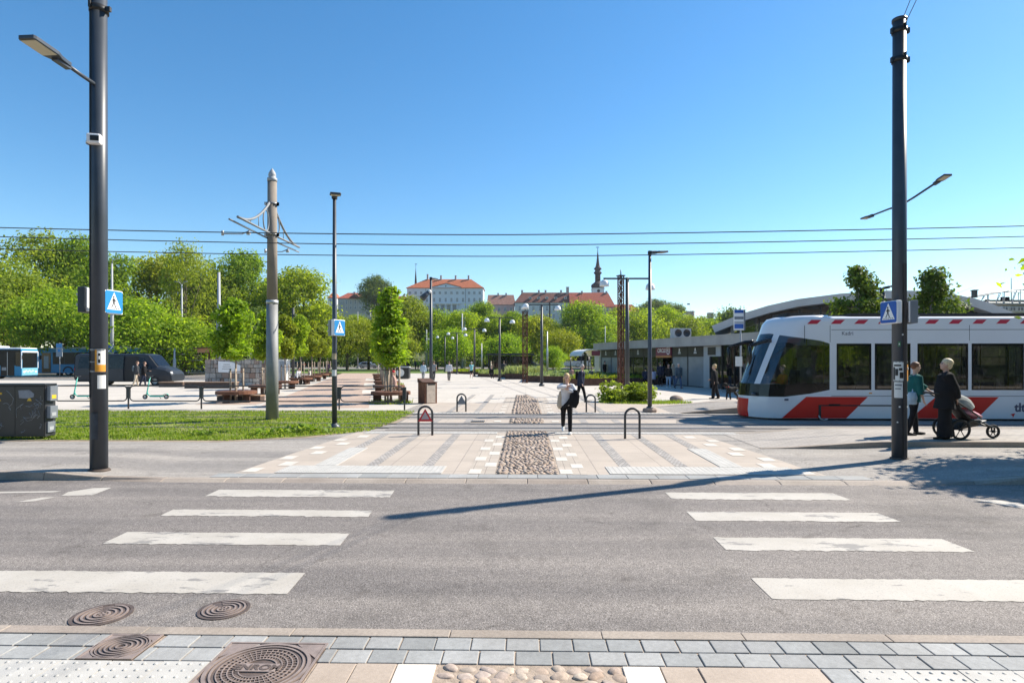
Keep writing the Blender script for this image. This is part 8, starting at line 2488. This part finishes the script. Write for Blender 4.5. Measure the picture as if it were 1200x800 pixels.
tag(mb.build('dog_lead', m_signk), 'thin slack lead between the woman in dark clothes and the black dog', 'lead')

# --- pushchair
x, y = pl(1132, 513.5)
ps = thing('pushchair', 'three-wheeled black jogging pushchair with grey hood and pink blanket', 'pushchair', (x, y, plz(x)), TH)
m_pblk = pm('pushchair_black', (0.015, 0.015, 0.016), 0.5); m_pgrey = cloth('pushchair_grey', (0.30, 0.31, 0.31)); m_pink = cloth('blanket_pink', (0.62, 0.32, 0.40))
def spoked(wx, wy, r):
    mb = MB(); mb.tube([(wx + (r - .028) * math.cos(a * math.pi / 14), wy, r + (r - .028) * math.sin(a * math.pi / 14)) for a in range(28)], .028, 8, closed=True)
    o = mb.build('wheel', m_tyre, ps)
    mb = MB(); mb.cyl((wx, wy - .04, r), (wx, wy + .04, r), .03, .03, 10)
    for a in range(6):
        t_ = a * math.pi / 3; mb.cyl((wx, wy, r), (wx + (r - .04) * math.cos(t_), wy, r + (r - .04) * math.sin(t_)), .011, .009, 5)
    mb.build('spokes', m_pblk, o)
for sy in (-.28, .28):
    spoked(-.34, sy, .235)
spoked(.62, 0, .16)
mb = MB()
for sy in (-.25, .25):
    mb.tube([(-.34, sy, .235), (-.1, sy, .42), (.2, sy * .6, .42), (.45, sy * .35, .30), (.62, sy * .16, .25), (.62, sy * .16, .16)], .02, 8)
    mb.tube([(.22, sy * .7, .46), (-.1, sy, .68), (-.5, sy, .92), (-.72, sy, 1.06), (-.80, sy, 1.04)], .018, 8)
mb.tube([(-.80, -.25, 1.04), (-.82, 0, 1.05), (-.80, .25, 1.04)], .022, 8)
mb.tube([(-.34, -.28, .235), (-.34, .28, .235)], .015, 6)
mb.build('frame', m_pblk, ps)
mb = MB(); mb.tube([(.36, 0, .42), (.15, 0, .36), (-.05, 0, .46), (-.28, 0, .72), (-.34, 0, .86)], [(.15, .02), (.2, .05), (.21, .07), (.2, .06), (.18, .02)], 14, u0=(0, 1, 0)); mb.build('seat', m_pblk, ps)
mb = MB(); n_ = 9
for i in range(n_):
    for s_ in range(10):
        def hp_(i_, s2):
            a = R(22 + 88 * i_ / n_); b_ = math.pi * s2 / 10
            r_ = .42; c = V((-.24, 0, .60))
            return c + V((r_ * math.cos(a) * (0.35 + .65 * math.sin(b_)) + 0.0, -.23 * math.cos(b_), r_ * math.sin(a) * (0.30 + .70 * math.sin(b_))))
        mb.add([hp_(i, s_), hp_(i + 1, s_), hp_(i + 1, s_ + 1), hp_(i, s_ + 1)], [(0, 1, 2, 3)], 0, True)
mb.build('hood', m_pgrey, ps)
mb = MB(); mb.tube([(.28, 0, .50), (.12, 0, .56), (-.02, 0, .60), (-.12, 0, .62)], [(.15, .04), (.2, .07), (.2, .08), (.15, .04)], 14, u0=(0, 1, 0)); me = remesh(mb, .02, 2); me.materials.append(m_pink)
for v in me.vertices: v.co += V(v.normal) * .012 * mnoise.noise(V(v.co) * 14)
link('blanket', me, ps)
mb = MB(); mb.prism([(-.28, -.19, .22), (.18, -.15, .30), (.24, -.14, .40), (-.2, -.2, .42)], (0, .36, 0)); mb.build('basket', m_pblk, ps, .02)

# ---------------------------------------------------------------- unseen house, trees and shrubs, added only for the tram windows to mirror
t = thing('reflection_house', 'unseen brown brick house added behind the camera for tram window reflections', 'building', (28, -24, 0.0), math.pi)
mb = MB(); mb.span((-48, 0, 0), (48, 12, 13)); mb.build('wall', pm('brown_brick', (0.16, 0.12, 0.095), 0.9, var=0.2, scale=1), t)
mb = MB(); mb.span((-48.4, -0.4, 13), (48.4, 12.4, 13.5)); mb.build('roof', m_rbrown, t)
for i in range(24):
    mb = MB(); mb.span((-47.5 + i * 4, -0.08, 0.5), (-44.6 + i * 4, 0.05, 3.0)); mb.build('shop_window', m_gblack if i % 3 else m_paneL, t)
for fl in range(1, 4):
    for i in range(28):
        mb = MB(); mb.span((-47 + i * 3.4, -0.06, 1.2 + fl * 3.1), (-45.4 + i * 3.4, 0.05, 2.9 + fl * 3.1)); mb.build('window', m_pane, t)
for i, (x, y) in enumerate([(-9, -9), (-2, -11), (5.5, -9.5), (13, -11), (20, -9), (29, -10.5), (38, -9), (47, -11), (58, -9.5)]):  # invented trees out of view, there to be mirrored in the tram glass
    t = thing('tree', 'unseen tree added behind the camera for the tram windows to mirror', 'tree', (x, y, 0), i * 1.3, 'trees added behind the camera for reflections')
    t.scale = (0.75, 0.75, 0.55); link('trunk', BT[i % 5][1], t); link('crown', with_mat(BT[i % 5][0], L_green), t)

rh = random.Random(31)
for i, x in enumerate((-12, -6.5, -1, 3.4, 7.5, 10.2, 15.5, 19.5, 25, 28.5, 31, 36, 40.5, 43, 47, 53, 57, 62)):  # invented low shrubs out of view, dark shapes for the tram glass to reflect
    lobes = [((rh.uniform(-1.4, 1.4), rh.uniform(-.5, .5), rh.uniform(.5, 1.6 + .4 * (i % 3))), (.7, .6, .55)) for _ in range(12)]
    t = thing('shrub', 'unseen shrub added behind the camera to darken tram window reflections', 'shrub', (x, -7.5 + .3 * (i % 2), 0), 0, 'shrubs added behind the camera for reflections')
    link('foliage', crown_geo(lobes, 1500, .2, 700 + i, 8, .4, .35).mesh('foliage', [L_dark]), t)

hm = bpy.data.materials.new('haze_air'); hm.use_nodes = True
hn = hm.node_tree; hn.nodes.clear()
ho = hn.nodes.new('ShaderNodeOutputMaterial'); hv = hn.nodes.new('ShaderNodeVolumePrincipled')
hv.inputs['Color'].default_value = (0.80, 0.88, 0.97, 1); hv.inputs['Density'].default_value = 0.00012; hv.inputs['Anisotropy'].default_value = 0.2
hn.links.new(hv.outputs[0], ho.inputs['Volume'])
mb = MB(); mb.span((-1900, -70, -1.1), (1900, 2050, 95)); tag(mb.build('haze', hm), 'thin pale daylight haze over the whole square', 'haze', kind='stuff')
# ---------------------------------------------------------------- camera, sun, sky
cam = bpy.data.cameras.new('camera'); co_ = bpy.data.objects.new('camera', cam); COL.objects.link(co_)
co_.location = (0, 0, CH); co_.rotation_euler = (R(90), 0, TH)
cam.sensor_width = 36; cam.lens = 36 * F / 1200; cam.shift_y = (HY - 400) / 1200
cam.clip_start = 0.05; cam.clip_end = 6000
sc.camera = co_
SAZ, SEL = math.atan2(9.01, 4.33), math.atan2(8.66, 10.0)      # azimuth from +Y towards +X
sd = V((math.sin(SAZ) * math.cos(SEL), math.cos(SAZ) * math.cos(SEL), math.sin(SEL)))
sun = bpy.data.lights.new('sun', 'SUN'); sun.energy = 4.9; sun.angle = R(0.53); sun.color = (1.0, 0.915, 0.785)
so = bpy.data.objects.new('sun', sun); COL.objects.link(so); so.rotation_euler = (-sd).to_track_quat('-Z', 'Y').to_euler()
w = bpy.data.worlds.new('World'); sc.world = w; w.use_nodes = True
nt = w.node_tree; bg = nt.nodes['Background']
sky = nt.nodes.new('ShaderNodeTexSky'); sky.sky_type = 'NISHITA'; sky.sun_disc = False
sky.sun_elevation = SEL; sky.sun_rotation = SAZ; sky.altitude = 30; sky.air_density = 1.0; sky.dust_density = 0.15; sky.ozone_density = 2.2
hs = nt.nodes.new('ShaderNodeHueSaturation'); hs.inputs['Saturation'].default_value = 1.30; hs.inputs['Hue'].default_value = 0.496
nt.links.new(sky.outputs[0], hs.inputs['Color']); nt.links.new(hs.outputs[0], bg.inputs['Color'])
bg.inputs['Strength'].default_value = 0.10
vs_ = sc.view_settings
vs_.view_transform = 'Standard'; vs_.look = 'None'; vs_.gamma = 1; vs_.use_curve_mapping = False; vs_.exposure = 0.93
sc.render.engine = 'CYCLES'
sc.cycles.max_bounces = 8; sc.cycles.diffuse_bounces = 5; sc.cycles.glossy_bounces = 3; sc.cycles.transmission_bounces = 4; sc.cycles.transparent_max_bounces = 12
sc.cycles.use_denoising = True
sc.cycles.caustics_reflective = False; sc.cycles.caustics_refractive = False
sc.cycles.sample_clamp_indirect = 6
